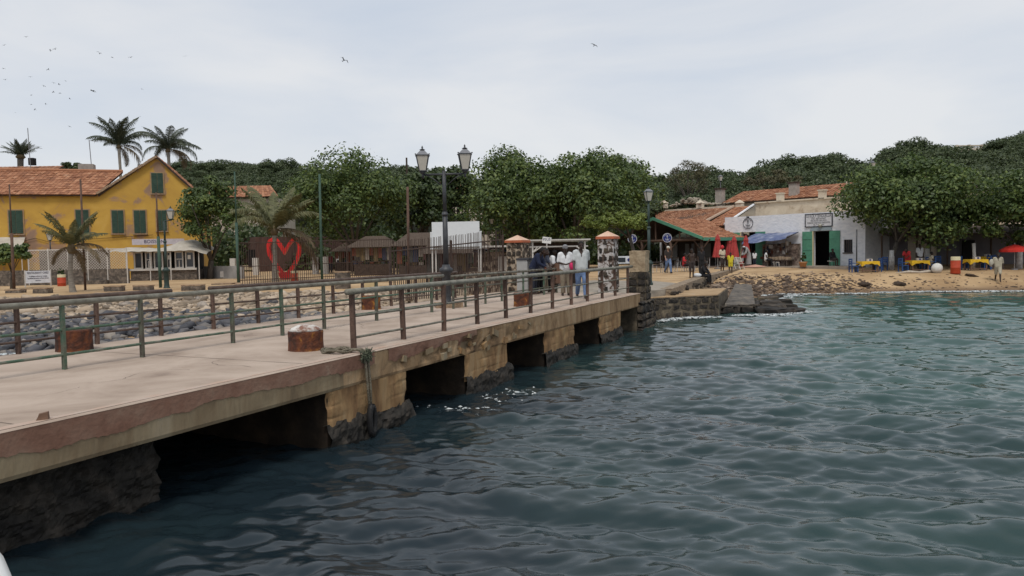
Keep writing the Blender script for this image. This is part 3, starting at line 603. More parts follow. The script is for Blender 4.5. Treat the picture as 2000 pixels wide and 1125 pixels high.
mb.add(v, [(i*5+j, (i+1)*5+j, (i+1)*5+j+1, i*5+j+1) for i in range(len(dense)-1) for j in range(4)]+[(0, 1, 2, 3, 4), tuple(len(v)-5+k for k in (4, 3, 2, 1, 0))]); mb.obj('wall_body', RUB, rw)
r = random.Random(4); 
for i in range(len(dense)-1):
    for k in range(3):
        a, b = dense[i], dense[i+1]; p = a.lerp(b, r.random()); d = (b-a).normalized(); nr = Vector((d.y, -d.x, 0)); c = p+nr*.24
        o = link('rubble_stone', BLOCKS[r.randrange(6)], rw, (c.x, c.y, r.uniform(.3, 1.05)), r.uniform(0, 3)); s = r.uniform(.12, .26); o.scale = (s, s*.7, s*.7)
# paving between gate and beach wall: grey cobbled sheet laid on the sand
PAVE = M('worn_cobbles', [(.3, (.19, .165, .135)), (.5, (.29, .255, .21)), (.7, (.36, .32, .26))], scale=3, rough=.9, bump=.8, bscale=7, space='World')
pv = [(1.4, 29.9), (4.9, 28.2), (5.4, 29.7), (6.35, 30.7), (7.4, 33.4), (8.2, 35.5), (7.3, 38.5), (4.5, 40.5), (2.2, 38), (.8, 33)]
mb = MB(); mb.add([(x, y, max(hz(x, y), 1.13)+.03) for x, y in pv]+[(x, y, .6) for x, y in pv], [tuple(range(len(pv)))]+[(i, (i+1) % len(pv), len(pv)+(i+1) % len(pv), len(pv)+i) for i in range(len(pv))])
kind(mb.obj('paving', PAVE), 'structure')
# ================================================================ BUILDINGS
TILE = M('clay_tiles', [(.22, (.16, .07, .04)), (.45, (.30, .13, .068)), (.62, (.39, .185, .10)), (.8, (.45, .28, .18))], scale=1.6, island=.55, rough=.85, bump=.3, bscale=12)
TILE_OLD = M('old_clay_tiles', [(.22, (.12, .06, .036)), (.45, (.25, .11, .058)), (.62, (.34, .17, .095)), (.8, (.38, .25, .165))], scale=1.2, island=.55, rough=.9, bump=.3, bscale=12)
def tiled(parent, a, b, c, d, nc, nr, mat, seed=0, th=.05, name='roof_tiles'):
    """a,b eave left/right, c,d ridge right/left; overlapping tile courses, every tile its own raised piece"""
    r = np.random.default_rng(seed); a, b, c, d = [np.array(x, float) for x in (a, b, c, d)]
    nrm = np.cross(b-a, d-a); nrm /= np.linalg.norm(nrm); nrm = nrm if nrm[2] > 0 else -nrm
    V, F = [], []
    P = lambda u, v: (a*(1-u)+b*u)*(1-v)+(d*(1-u)+c*u)*v
    for i in range(nr):
        v0, v1 = i/nr, (i+1.12)/nr
        for j in range(nc):
            u0, u1 = (j+.03)/nc, (j+.97)/nc; lift = th*(1+r.normal(0, .25)); o = len(V); dv = r.normal(0, .06)/nr
            p = [P(u0, v0+dv), P(u1, v0+dv), P(u1, min(v1, 1)), P(u0, min(v1, 1))]; um = (u0+u1)/2
            m0, m1 = P(um, v0+dv), P(um, min(v1, 1))
            top = [p[0]+nrm*lift*.8, m0+nrm*lift*1.5, p[1]+nrm*lift*.8, p[2]+nrm*.012, m1+nrm*.03, p[3]+nrm*.012]
            V += top+[p[0]-nrm*.01, p[1]-nrm*.01]
            F += [(o, o+1, o+4, o+5), (o+1, o+2, o+3, o+4), (o, o+6, o+7, o+1), (o+1, o+7, o+2, o+2)]
    F = [f if len(set(f)) == 4 else f[:3] for f in F]
    me = bpy.data.meshes.new(name); me.from_pydata([tuple(x) for x in V], [], F); me.update(); me.materials.append(mat)
    o = link(name, me, parent); kind(o, 'stuff')
    mb = MB(); mb.hexa([tuple(x-nrm*.12) for x in (a, b, c, d)], [tuple(x-nrm*.012) for x in (a, b, c, d)]); mb.obj('roof_deck', WOODD, parent); return o
WOODD = M('dark_timber', [(.3, (.03, .02, .015)), (.7, (.075, .05, .036))], scale=5, rough=.85, bump=.4)
YEL = M('yellow_plaster', [(.36, (.27, .175, .12)), (.42, (.34, .21, .115)), (.45, (.45, .265, .055)), (.6, (.52, .315, .062)), (.8, (.56, .37, .11))], scale=.42, rough=.9, bump=.3, bscale=6, detail=9, dist=.7)
SHUT = M('green_shutters', [(.3, (.022, .05, .036)), (.7, (.045, .085, .06))], scale=4, rough=.7, bump=.2)
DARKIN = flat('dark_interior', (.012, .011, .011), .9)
# ---- yellow house: long wing with eave towards us, gable at its end
def hp_(px, Y=None):                      # ground point of the house front in a pixel column
    a = at(23, 480, 57); b = at(392, 480, 61); d = ray(px, 480); k = (b.y-a.y)/(b.x-a.x)     # straight front line seen in column px
    y = (a.y-k*a.x)/(1-k*d[0]/d[1]); return Vector((d[0]/d[1]*y, y, 1.2))
house = thing('yellow_house', 'old yellow plastered house with green shutters and orange tiled roof', 'house', (0, 0, 0))
A_, B_, C_ = hp_(-330), hp_(193), hp_(392); fd = (C_-B_).normalized(); bk = Vector((-fd.y, fd.x, 0))       # bk points away from the camera
def zpx(px, py, Y): return at(px, py, Y).z
eave = zpx(100, 378, hp_(100).y); apex_p = hp_(312); apex = zpx(312, 307, apex_p.y); wing_d = 7.4; ridge = eave+2.15
mb = MB()
def wallpoly(pts, th):                     # vertical wall given front outline [(point, z)], thickness backwards
    n = len(pts); v = [(p.x, p.y, z) for p, z in pts]+[(p.x+bk.x*th, p.y+bk.y*th, z) for p, z in pts]
    mb.add(v, [tuple(range(n)), tuple(range(2*n-1, n-1, -1))]+[(i, n+i, n+(i+1) % n, (i+1) % n) for i in range(n)])
wallpoly([(A_, .8), (C_, .8), (C_, eave+.1), (hp_(370), eave+.75), (apex_p, apex), (B_, eave), (A_, eave)], .5); mb.obj('front_wall', YEL, house)
mb = MB(); D_ = C_+bk*11; mb.hexa([C_+bk*.5-fd*.5, C_+bk*.5, D_, D_-fd*.5], [Vector((p.x, p.y, eave+.1)) for p in (C_+bk*.5-fd*.5, C_+bk*.5, D_, D_-fd*.5)]); mb.obj('side_wall', YEL, house)
mb = MB(); mb.hexa([A_+bk*wing_d, C_+bk*wing_d, C_+bk*(wing_d+.4), A_+bk*(wing_d+.4)], [Vector((p.x, p.y, eave)) for p in (A_+bk*wing_d, C_+bk*wing_d, C_+bk*(wing_d+.4), A_+bk*(wing_d+.4))]); mb.obj('back_wall', YEL, house)
def P3(p, z): return (p.x, p.y, z)
rA, rB = A_+bk*(wing_d/2), hp_(228)+bk*(wing_d/2)
tiled(house, P3(A_-bk*.35, eave-.12), P3(B_-bk*.35, eave-.1), P3(rB, ridge), P3(rA, ridge), 60, 13, TILE_OLD if False else TILE, 1)
# gable roof slopes running back
ga, gb = hp_(196), hp_(400)
tiled(house, P3(ga-bk*.2, eave-.1), P3(ga+bk*11, eave-.1), P3(apex_p+bk*11, apex+.12), P3(apex_p-bk*.2, apex+.12), 36, 16, TILE, 2)
tiled(house, P3(gb+bk*11, eave-.3), P3(gb-bk*.2, eave-.3), P3(apex_p-bk*.2, apex+.12), P3(apex_p+bk*11, apex+.12), 36, 14, TILE, 3)
MB().tube([P3(rA, ridge+.05), P3(rB, ridge+.05)], .13, 8).obj('ridge_cap', TILE, house)
# rough stone verge along the gable
VERGE = M('verge_stone', [(.3, (.2, .13, .09)), (.6, (.36, .26, .17)), (.75, (.42, .25, .12))], scale=6, rough=.95, bump=1)
mb = MB(); r = random.Random(3)
for u in np.linspace(.02, .98, 26):
    p = ga.lerp(apex_p, u)-bk*.1; mb.box((p.x, p.y, eave+(apex-eave)*u+.02), (.3, .45, .16), math.atan2(fd.y, fd.x)+r.uniform(-.2, .2), Matrix.Rotation(-.5+r.uniform(-.1, .1), 3, 'Y'))
kind(mb.obj('verge', VERGE, house), 'stuff')
# chimney and second roof behind
p = at(170, 330, 66); MB().box((p.x, p.y, ridge+.3), (1.2, .9, 1.6), math.atan2(fd.y, fd.x)).obj('chimney', M('grey_render', [(.3, (.28, .24, .21)), (.7, (.38, .34, .30))], scale=3, rough=.9), house)
def shutter_window(px0, px1, y0, y1, parent=house, mat=SHUT):
    cx = (px0+px1)/2; p = hp_(cx); Y = p.y; z1, z0 = zpx(cx, y0, Y), zpx(cx, y1, Y); w_ = (px1-px0)*Y/FPX
    f = thing_part('window', parent, (p.x-bk.x*.01, p.y-bk.y*.01, 0), math.atan2(fd.y, fd.x))
    mb = MB(); mb.box((0, -.02, (z0+z1)/2), (w_+.16, .06, z1-z0+.16)); f.data = mb.mesh('window', M('window_surround', [(.3, (.28, .17, .09)), (.7, (.4, .27, .15))], scale=4, rough=.9))
    for s in (-1, 1):
        lf = MB().box((s*w_/4, -.075, (z0+z1)/2), (w_/2-.03, .05, z1-z0)).obj('shutter', mat, f)
        mb = MB(); n = max(5, int((z1-z0)/.14))
        for k in range(n): mb.box((s*w_/4, -.11, z0+(k+.5)*(z1-z0)/n), (w_/2-.16, .02, (z1-z0)/n*.6))
        # slats stay joined: about a pixel each
        kind(mb.obj('slats', mat, f), 'stuff')
    MB().box((0, -.1, z0-.09), (w_+.2, .12, .07)).obj('sill', VERGE, f)
def thing_part(name, parent, loc, rz):      # a part whose mesh is assigned later
    me = bpy.data.meshes.new(name); return link(name, me, parent, loc, rz)
for a, b, y0, y1 in ((22, 46, 411, 456), (152, 175, 410, 456), (222, 243, 411, 455), (265, 286, 411, 455), (309, 327, 411, 450), (302, 323, 338, 377)): shutter_window(a, b, y0, y1)
# awning at the far end, wires
CANV = M('canvas_awning', [(.3, (.36, .32, .265)), (.7, (.5, .46, .395))], scale=2, rough=.9, bump=.3)
aw = thing('awning', 'cream canvas awning slanting from the yellow house wall', 'awning', (0, 0, 0))
p0, p1 = hp_(-60), hp_(50); zt = zpx(30, 463, 57); zb = zpx(30, 489, 55)
mb = MB(); q0, q1 = p0-bk*2.2, hp_(60)-bk*2.2; mb.add([P3(p0, zt), P3(p1, zt), P3(q1, zb), P3(q0, zb), P3(p0, zt-.05), P3(p1, zt-.05), P3(q1, zb-.05), P3(q0, zb-.05), P3(q1, zb-.25), P3(q0, zb-.25)], [(0, 3, 2, 1), (4, 5, 6, 7), (0, 1, 5, 4), (1, 2, 6, 5), (3, 0, 4, 7), (3, 9, 8, 2)]); mb.obj('canvas', CANV, aw)
for q in (q0, q1): MB().tube([P3(q, 1.1), P3(q, zb)], .03, 6).obj('awning_post', flat('white_paint', (.52, .49, .45), .6), aw)
WHITE = MATS['white_paint']
tag(MB().tube([P3(hp_(50)-bk*.1, zpx(50, 470, 57)), P3(hp_(70)-bk*.1, zpx(70, 465, 57)), P3(hp_(97)-bk*.1, zpx(97, 472, 57)), P3(hp_(300)-bk*.1, zpx(300, 458, 59))], .02, 4).obj('wall_cable', DARKIN), 'thin dark cable sagging along the yellow wall', 'cable')
# ---- far house roofs behind the yellow one
far = thing('far_house', 'low house with a brown tiled roof behind the yellow house', 'house', (0, 0, 0))
p = at(35, 330, 74); z = zpx(35, 333, 74); MB().box((p.x-6, p.y+3, z/2+.2), (20, 6, z-.4), .25).obj('wall', YEL, far)
tiled(far, (p.x-15, p.y-.6, z-.4), (p.x+3.2, p.y-.2, z-.4), (p.x+2.8, p.y+3, z+.75), (p.x-15, p.y+2.6, z+.75), 40, 5, TILE_OLD, 5)
MB().box((p.x+1.2, p.y+.4, z+.9), (.5, .5, .7)).obj('chimney', DARKIN, far)
pk = thing('far_house', 'house with an orange hipped roof showing between the trees', 'house', (0, 0, 0))
p = at(490, 380, 92); z0, z1 = zpx(490, 384, 92), zpx(490, 357, 92)
MB().box((p.x-2, p.y+4.4, z0/2-.1), (10, 7.6, z0-.2)).obj('wall', M('pale_plaster', [(.3, (.4, .33, .26)), (.7, (.52, .46, .38))], scale=.8, rough=.9, bump=.3), pk)
tiled(pk, (p.x-7.4, p.y, z0), (p.x+3.4, p.y, z0), (p.x+1.2, p.y+4, z1), (p.x-5.2, p.y+4, z1), 26, 7, TILE, 8)
pk = thing('far_house', 'orange tiled roof glimpsed beneath the tall lamp between two tree crowns', 'house', (0, 0, 0))
p = at(921, 362, 96); z0, z1 = zpx(921, 369, 96), zpx(921, 356, 100)
MB().box((p.x, p.y+3.9, z0/2-.1), (9, 6.6, z0-.2)).obj('wall', MATS['pale_plaster'], pk)
tiled(pk, (p.x-5, p.y, z0), (p.x+5, p.y, z0), (p.x+4.4, p.y+3.4, z1), (p.x-4.4, p.y+3.4, z1), 26, 5, TILE, 9)
# ---- roof aerials
def aerial(px, ytop, ybot, Y, label, arms):
    a, b = at(px, ytop, Y), at(px+6, ybot, Y); o = thing('roof_aerial', label, 'aerial', b)
    MB().tube([(0, 0, -1.5), tuple(a-b)], .035, 5).obj('mast', flat('grey_metal', (.2, .2, .21), .5), o)
    for dx, dz, l_ in arms: MB().tube([(a.x-b.x, 0, dz), (a.x-b.x+l_, .3, dz-.15*l_)], .02, 4).obj('arm', MATS['grey_metal'], o)
aerial(54, 250, 322, 70, 'thin roof aerial with side arms beside the stubby date palm', [(0, 1.7, 1.1), (0, 1.85, .8)])
aerial(174, 274, 322, 66, 'bent roof aerial on the yellow house chimney', [(0, 2.15, .65)])

# ---- kiosk with canvas roof
STW = M('stone_masonry', [(.28, (.035, .03, .027)), (.45, (.09, .075, .062)), (.6, (.16, .13, .105)), (.75, (.30, .25, .2))], scale=4.5, rough=.95, bump=1, bscale=9, detail=9, dist=.5)
GLASS = M('dark_window_glass', [(.3, (.018, .018, .02)), (.7, (.05, .05, .055))], scale=1.5, rough=.12, spec=.6)
k0, k1 = G(256, 551, 1.22), G(384, 548, 1.22); kd = (k1-k0).normalized(); kb = Vector((-kd.y, kd.x, 0)); kr = math.atan2(kd.y, kd.x); kl = (k1-k0).length
kiosk = thing('kiosk', 'small kiosk with a dark stone base, white framed windows and a draped canvas roof', 'kiosk', (k0.x, k0.y, 1.1), kr)
sc_ = k0.y/FPX; hb, hw = (551-526)*sc_, (551-489)*sc_
MB().box((kl/2, 1.5, hb/2), (kl, 3.0, hb)).obj('stone_base', STW, kiosk)
MB().box((kl/2, 1.7, (hb+hw)/2), (kl-.15, 2.4, hw-hb)).obj('interior', DARKIN, kiosk)
MB().box((kl/2, -.03, hb+.07), (kl+.1, .22, .14)).obj('sill_band', WHITE, kiosk)
MB().box((kl/2, .02, hw+.06), (kl+.05, .14, .16)).obj('head_beam', WHITE, kiosk)
for i, (a, b) in enumerate(((.06, .19), (.23, .33), (.36, .5), (.55, .62), (.68, .81), (.84, .98))):
    w_ = thing_part('window', kiosk, ((a+b)/2*kl, 0, 0), 0); ww = (b-a)*kl; zc = (hb+.14+hw-.02)/2; hh = hw-.02-hb-.14
    mb = MB()
    for s in (-1, 1): mb.box((s*(ww/2-.04), 0, zc), (.09, .12, hh))
    mb.box((0, 0, zc+hh/2-.04), (ww-.16, .1, .08)); mb.box((0, 0, zc-hh/2+.04), (ww-.16, .1, .08)); w_.data = mb.mesh('window', WHITE)
    MB().box((0, .04, zc), (ww-.1, .02, hh-.1)).obj('pane', GLASS, w_)
    if i in (1, 4): MB().box((0, -.005, zc+.05), (ww-.16, .08, .06)).obj('transom', WHITE, w_); MB().box((0, -.005, zc-hh/4), (.06, .08, hh/2-.1)).obj('mullion', WHITE, w_)
    if i in (3, 5): MB().box((-.05, .015, zc+.18), (.2, .01, .3)).obj('notice', flat('paper', (.7, .68, .62)), w_)
for x in (-.12, kl*.33, kl*.64, kl*1.07):
    MB().tube([(x, -.5, 0), (x+.02, -.5, hw+.1)], .035, 7).obj('canopy_post', WHITE, kiosk)
nx_, ny_ = 46, 14; mb = MB(); v = []
for i in range(nx_):
    u = i/(nx_-1); x = -1.6+u*(kl+2.5)
    for j in range(ny_):
        s = j/(ny_-1); y = -.75+s*3.6; hump = .55*math.exp(-((u-.72)/.2)**2)+.1*math.sin(u*9); edge = -.28*max(0, (u-.9)/.1)-.12*max(0, (.1-u)/.1)
        z = hw+.12+hump*math.sin(min(1, s*1.5)*math.pi/2)+s*.15+edge+.05*vnoise(u*14, s*5, 2)+.05*vnoise(u*6, s*9, 5)-.10*(j == 0)*(1+vnoise(u*11, 1))
        v.append((x, y, z))
mb.add(v, [(i*ny_+j, (i+1)*ny_+j, (i+1)*ny_+j+1, i*ny_+j+1) for i in range(nx_-1) for j in range(ny_-1)]); mb.obj('canvas_roof', CANV, kiosk, True)
sg = MB().box((1.2, 2.6, hw+.75), (3.6, .06, .42)).obj('sign_board', flat('faded_lilac', (.45, .4, .42)), kiosk)
link('lettering', text_mesh('BOISSONS', .34, flat('ink', (.05, .04, .09))), sg, (1.0, 2.56, hw+.76))
# ---- lattice fence on a low stone wall left of the kiosk
l0, l1 = G(58, 560, 1.2), G(250, 556, 1.2); ld = (l1-l0).normalized(); ll = (l1-l0).length; lr = math.atan2(ld.y, ld.x); ls = l0.y/FPX
lat = thing('lattice_fence', 'white trellis fence on a low stone wall before the yellow house', 'fence', (l0.x, l0.y, 1.0), lr)
z0_, z1_ = (560-528)*ls+.2, (560-489)*ls+.2
MB().box((ll/2-3, .15, z0_/2), (ll+6, .35, z0_)).obj('stone_wall', STW, lat)
MB().box((ll/2, -.15, .28), (ll*.62, .5, .5)).obj('stone_bench', STW, lat)
for k in range(6): MB().tube([(ll*k/5, 0, 0), (ll*k/5, 0, z1_+.08)], .04, 6).obj('post', WHITE, lat)
mb = MB(); hgt = z1_-z0_
for dr in (1, -1):
    x = -hgt
    while x < ll:
        a, b = x, x+hgt; za, zb_ = (0, hgt) if dr > 0 else (hgt, 0)
        a2, b2 = max(a, 0), min(b, ll)
        if b2 > a2:
            fa, fb = (a2-a)/hgt, (b2-a)/hgt; mb.tube([(a2, .02*dr, z0_+za+(zb_-za)*fa), (b2, .02*dr, z0_+za+(zb_-za)*fb)], .010, 4, False)
        x += .17
kind(mb.obj('trellis', WHITE, lat), 'stuff'); MB().box((ll/2, 0, z1_), (ll, .05, .06)).obj('top_rail', WHITE, lat)
# back wall behind trellis
tag(MB().box(((l0+l1)/2+Vector((-1.6, 2.4, 1.2)))[:], (ll-1.6, .25, 2.2), lr).obj('garden_wall', M('tan_plaster', [(.3, (.11, .085, .065)), (.7, (.19, .15, .115))], scale=1.2, rough=.95, bump=.4)), 'tan plastered garden wall behind the white trellis', 'wall')
# grey wall and red-roofed corner right of kiosk
gw = thing('garden_wall', 'pale grey garden wall between the kiosk and the iron fence', 'wall', (0, 0, 0))
a, b = G(386, 546, 1.25), G(464, 545, 1.3); mb = MB(); mb.hexa([(a.x, a.y+1, .9), (b.x, b.y+1, .9), (b.x, b.y+1.3, .9), (a.x, a.y+1.3, .9)], [(a.x, a.y+1, 2.2), (b.x, b.y+1, 2.2), (b.x, b.y+1.3, 2.2), (a.x, a.y+1.3, 2.2)]); mb.obj('wall_body', M('grey_plaster', [(.3, (.23, .225, .22)), (.7, (.36, .35, .34))], scale=1, rough=.9, bump=.4), gw)
p = a.lerp(b, .5); MB().box((p.x+.1, p.y+.96, 1.6), (.5, .05, .45)).obj('plaque', WHITE, gw)
# ---- information board, bins, stone blocks, poles
ib = thing('information_board', 'white printed information board on two white posts by the trellis', 'sign', (0, 0, 0))
a, b = G(50, 565, 1.15), G(100, 563, 1.15); sc_ = a.y/FPX; dv = (b-a); ang = math.atan2(dv.y, dv.x); wv = dv.length
for p in (a, b): MB().tube([(p.x, p.y, 1.0), (p.x, p.y, 1.15+(565-528)*sc_)], .035, 6).obj('post', WHITE, ib)
c = (a+b)/2; bd = MB().box((c.x, c.y, 1.15+(565-541.5)*sc_), (wv, .05, 24*sc_), ang).obj('board', flat('board_white', (.66, .68, .72)), ib)
for i, (tx, sz, dz) in enumerate((('RESTAURANT CHEZ', .17, 8), ('A quelques mètres sur la plage', .105, 1.5), ('Specialités poissons et fruits de mer', .105, -2.5), ('Bienvenue', .09, -7))):
    o = link('lettering', text_mesh(tx, sz, MATS['ink'], sx=.72), bd, (c.x+math.sin(ang)*.032, c.y-math.cos(ang)*.032, 1.15+(565-541.5+dz)*sc_), ang)
REDP = flat('red_drum_paint', (.42, .055, .02), .5); CREAM = flat('cream_drum_top', (.55, .48, .30), .6)
def drum_bin(px, py, wpx, hpx, z, label, Y=None):
    p = G(px, py, z) if Y is None else on_ground(px, Y); s = p.y/FPX; o = thing('litter_drum', label, 'bin', p); w_ = wpx*s/2; h = hpx*s
    MB().lathe([(w_, 0), (w_*1.03, .02), (w_*.98, h*.33), (w_*1.03, h*.35), (w_*.98, h*.37), (w_*1.02, h*.76), (w_, h*.78)], 16).obj('drum', REDP, o, True)
    MB().lathe([(w_*1.02, h*.782), (w_*.96, h*.80), (w_*1.0, h*.96), (w_*.93, h), (w_*.8, h), (w_*.78, h*.9)], 16).obj('rim', CREAM, o, True); return o
drum_bin(121, 562, 15, 26, 1.18, 'red litter drum with a yellow rim and a plant, by the palm')
drum_bin(1866, 535, 17.6, 33, .98, 'red litter drum with a cream rim on the sandy beach', 47)
drum_bin(575, 549, 13, 20, 1.3, 'red and white painted drum behind the heart sculpture')
def stone_block(px, py, w_px, h_px, label, z=1.12):
    p = G(px, py, z); s = p.y/FPX; o = thing('stone_block', label, 'block', (p.x, p.y, z-.05), random.uniform(-.15, .15)); w_, h = w_px*s, h_px*s
    me = rough_block(w_, w_*.6, h, int(px), .025); me.materials[0] = STW; link('block_body', me, o, (0, 0, h/2)); MB().box((0, 0, h), (w_*.98, w_*.6, .06)).obj('coping', VERGE, o)
for px, py, a, b, lb in ((31, 576, 32, 12, 'squat stone seat block between the rusty pole and the shingle'), (84, 576, 32, 15, 'stone seat block in front of the information board'), (224, 572, 34, 15, 'stone seat block standing right of the leaning palm'), (281, 570, 34, 14, 'stone seat block beside the green and rust pole'), (378, 570, 39, 15, 'stone seat block with a light mortared corner'), (438, 560, 41, 8, 'low stone seat block near the iron fence corner'), (670, 566, 28, 37, 'tall dark stone pillar stub by the iron fence')):
    stone_block(px, py, a, b, lb)
tag(MB().box(G(720, 562, 1.2)+Vector((0, 0, .25)), (.7, .5, .6), .2).obj('yellow_block', M('pale_yellow_block', [(.3, (.42, .33, .17)), (.7, (.55, .44, .26))], scale=3, rough=.9, bump=.4)), 'pale yellow plastered block by the iron fence', 'block')
POLEM = M('rusty_pole', [(.3, (.06, .035, .025)), (.7, (.14, .08, .055))], scale=3, rough=.8, bump=.3); POLEG = M('green_pole', [(.3, (.028, .06, .045)), (.6, (.05, .095, .07)), (.75, (.12, .07, .045))], scale=2.2, rough=.7)
def pole(pxt, yt, pxb, yb, z, r, mat, label, top=None):
    b = G(pxb, yb, z); a = at(pxt, yt, b.y); o = thing('pole', label, 'pole', b); hgt = a.z-b.z; dx = a.x-b.x
    if top: MB().tube([(0, 0, -.2), (dx*.55, 0, hgt*.55)], r, 8).obj('lower_shaft', mat, o, True); MB().tube([(dx*.55, 0, hgt*.55-.02), (dx, 0, hgt)], r*.5, 8).obj('upper_shaft', top, o, True)
    else: MB().tube([(0, 0, -.2), (dx, 0, hgt)], [r, r*.8], 8).obj('shaft', mat, o, True)
    MB().lathe([(r*2.6, -.1), (r*2.2, .07), (r*1.1, .12)], 9).obj('footing', VERGE, o)
pole(18, 360, 28, 571, 1.12, .075, POLEM, 'tall thin rusty pole beside the first green shutter', POLEM)
pole(157, 350, 167, 571, 1.12, .06, POLEM, 'tall thin rusty pole next to the leaning palm trunk')
pole(305, 376, 314, 566, 1.14, .085, POLEG, 'green pole with a thin rusty upper half in front of the kiosk', POLEM)
pole(458, 335, 466, 556, 1.25, .085, POLEG, 'tall green corner pole at the end of the iron fence', POLEG)
pole(624, 340, 629, 553, 1.25, .08, POLEG, 'tall greenish pole rising from the iron fence right of the heart')
pole(796, 365, 799, 583, 1.2, .055, POLEM, 'tall thin brown pole behind the railings near the white panel')
# ---- iron fences: each bar a part
IRON = M('rusty_iron', [(.3, (.035, .022, .018)), (.7, (.085, .055, .042))], scale=6, rough=.8)
def iron_fence(a, b, h0, h1, n, label, rails, dens_low=False, skip=None):
    f = thing('iron_fence', label, 'fence', (a.x, a.y, a.z)); d = b-a; ang = math.atan2(d.y, d.x); L_ = math.hypot(d.x, d.y); r = random.Random(n)
    me = MB().tube([(0, 0, 0), (0, 0, 1)], [1, .55], 5).mesh('bar', IRON)
    for i in range(n):
        u = (i+.5)/n; o = link('bar', me, f, (d.x*u, d.y*u, d.z*u)); h = h0+(h1-h0)*u+r.uniform(-.02, .02); o.scale = (.021, .021, h); o.rotation_euler = (r.gauss(0, .008), r.gauss(0, .008), 0)
    for z in rails: MB().tube([(0, 0, z*h0), (d.x, d.y, d.z+z*h1)], .025, 5).obj('rail', IRON, f)
    k = max(2, int(L_/3.2))
    for i in range(k+1): MB().box((d.x*i/k, d.y*i/k, d.z*i/k+(h0+(h1-h0)*i/k)*.46), (.07, .07, (h0+(h1-h0)*i/k)*.92), ang).obj('post', IRON, f)
    return f
fa, fb = G(467, 556, 1.25), at(770, 540, 49); fb.z = 1.3
iron_fence(fa, fb, 2.45, 2.6, 76, 'rusty iron bar fence in front of the red heart sculpture', (.42, .97, .1))
ga_, gb_ = G(764, 590, 1.15), Vector((-.35, 30.6, 1.2))
iron_fence(ga_, gb_, 2.1, 2.55, 66, 'rusty iron bar fence with the white panel behind, ending at the stone gate pillar', (.2, .84))
# ---- red heart sculpture (outline swept as a flat band, standing on a tapering foot)
HEART = flat('heart_red', (.62, .022, .018), .35, .15, 3)
hpz = G(556, 551, 1.3); hY = 49.8; hs = thing('heart_sculpture', 'large open red heart sculpture standing behind the iron fence', 'sculpture', (at(556, 551, hY).x, hY, 1.28))
def hpt(px, py): p = at(px, py, hY); return (p.x-hs.location.x, p.z-1.28)
outl = [(556, 545), (548, 532), (534, 515), (524, 498), (521, 482), (525, 469), (533, 464), (541, 466), (548, 474), (556, 488), (564, 474), (571, 466), (579, 463), (586, 469), (588, 484), (586, 500), (579, 517), (568, 534)]
inn = [(556, 530), (550, 522), (541, 511), (533, 497), (530, 484), (532, 476), (536, 474), (541, 478), (548, 489), (556, 502), (563, 489), (570, 478), (575, 474), (579, 477), (580, 486), (578, 499), (571, 513), (562, 526)]
inn = [(a[0]*.72+b[0]*.28, a[1]*.72+b[1]*.28) for a, b in zip(inn, outl)]
mb = MB(); n = len(outl); v = []
for y in (-.16, .16):
    for q in (outl, inn): v += [(hpt(*p)[0], y, hpt(*p)[1]) for p in q]
fs = []
for i in range(n):
    j = (i+1) % n; fs += [(i, j, n+j, n+i), (2*n+j, 2*n+i, 3*n+i, 3*n+j), (j, i, 2*n+i, 2*n+j), (n+i, n+j, 3*n+j, 3*n+i)]
mb.add(v, fs); mb.obj('heart', HEART, hs)
pts = [hpt(*p) for p in ((544, 532), (570, 530), (565, 546), (566, 553), (547, 553), (550, 546))]
mb = MB(); mb.add([(x, y, z) for y in (-.2, .2) for x, z in pts], [(0, 1, 2, 3, 4, 5)[::-1], (6, 7, 8, 9, 10, 11)]+[(i, (i+1) % 6, 6+(i+1) % 6, 6+i) for i in range(6)]); mb.obj('foot', HEART, hs)
# ---- background market: brown hall, stalls, white panel, stone booth
BRN = M('red_brown_hall', [(.3, (.055, .03, .026)), (.7, (.11, .062, .05))], scale=2, rough=.9, bump=.3, stretch=(3, 3, .4))
hall = thing('market_hall', 'long dark red-brown hall behind the iron fence', 'building', (0, 0, 0))
a, b = at(472, 520, 76), at(730, 520, 84); d = (b-a); ang = math.atan2(d.y, d.x); L_ = math.hypot(d.x, d.y); m_ = (a+b)/2
MB().box((m_.x, m_.y+2.5, 3.0), (L_, 5, 3.8), ang).obj('wall', BRN, hall)
MB().box((m_.x, m_.y+.05, 1.75), (L_-.2, .2, .5), ang).obj('plinth', M('cream_plinth', [(.3, (.4, .33, .22)), (.7, (.5, .43, .31))], scale=2), hall)
for i in range(6):
    p = a.lerp(b, (i+.5)/6); MB().box((p.x, p.y-.04, 2.7), (1.1, .12, 1.8), ang).obj('doorway', DARKIN, hall)
for px, pw in ((500, 8), (616, 8), (636, 8), (456, 7)):
    p = at(px, 530, 62); o = tag(MB().box((p.x, p.y, 2.0), (.42, .4, 1.5)).obj('white_pillar', WHITE), {500: 'white painted pillar between the heart and the fence corner', 616: 'white painted pillar right of the heart sculpture', 636: 'white painted pillar beside the tall greenish pole', 456: 'white painted pillar by the garden wall'}[px], 'pillar')
THATCH = M('brown_thatch', [(.3, (.05, .036, .028)), (.7, (.13, .095, .07))], scale=8, rough=.95, bump=.9, stretch=(3, 3, .6))
CLOTH = [flat('cloth_%d' % i, c, .9, .25, 5) for i, c in enumerate([(.14, .045, .025), (.2, .17, .14), (.03, .035, .06), (.12, .085, .04), (.06, .025, .022), (.045, .055, .05)])]
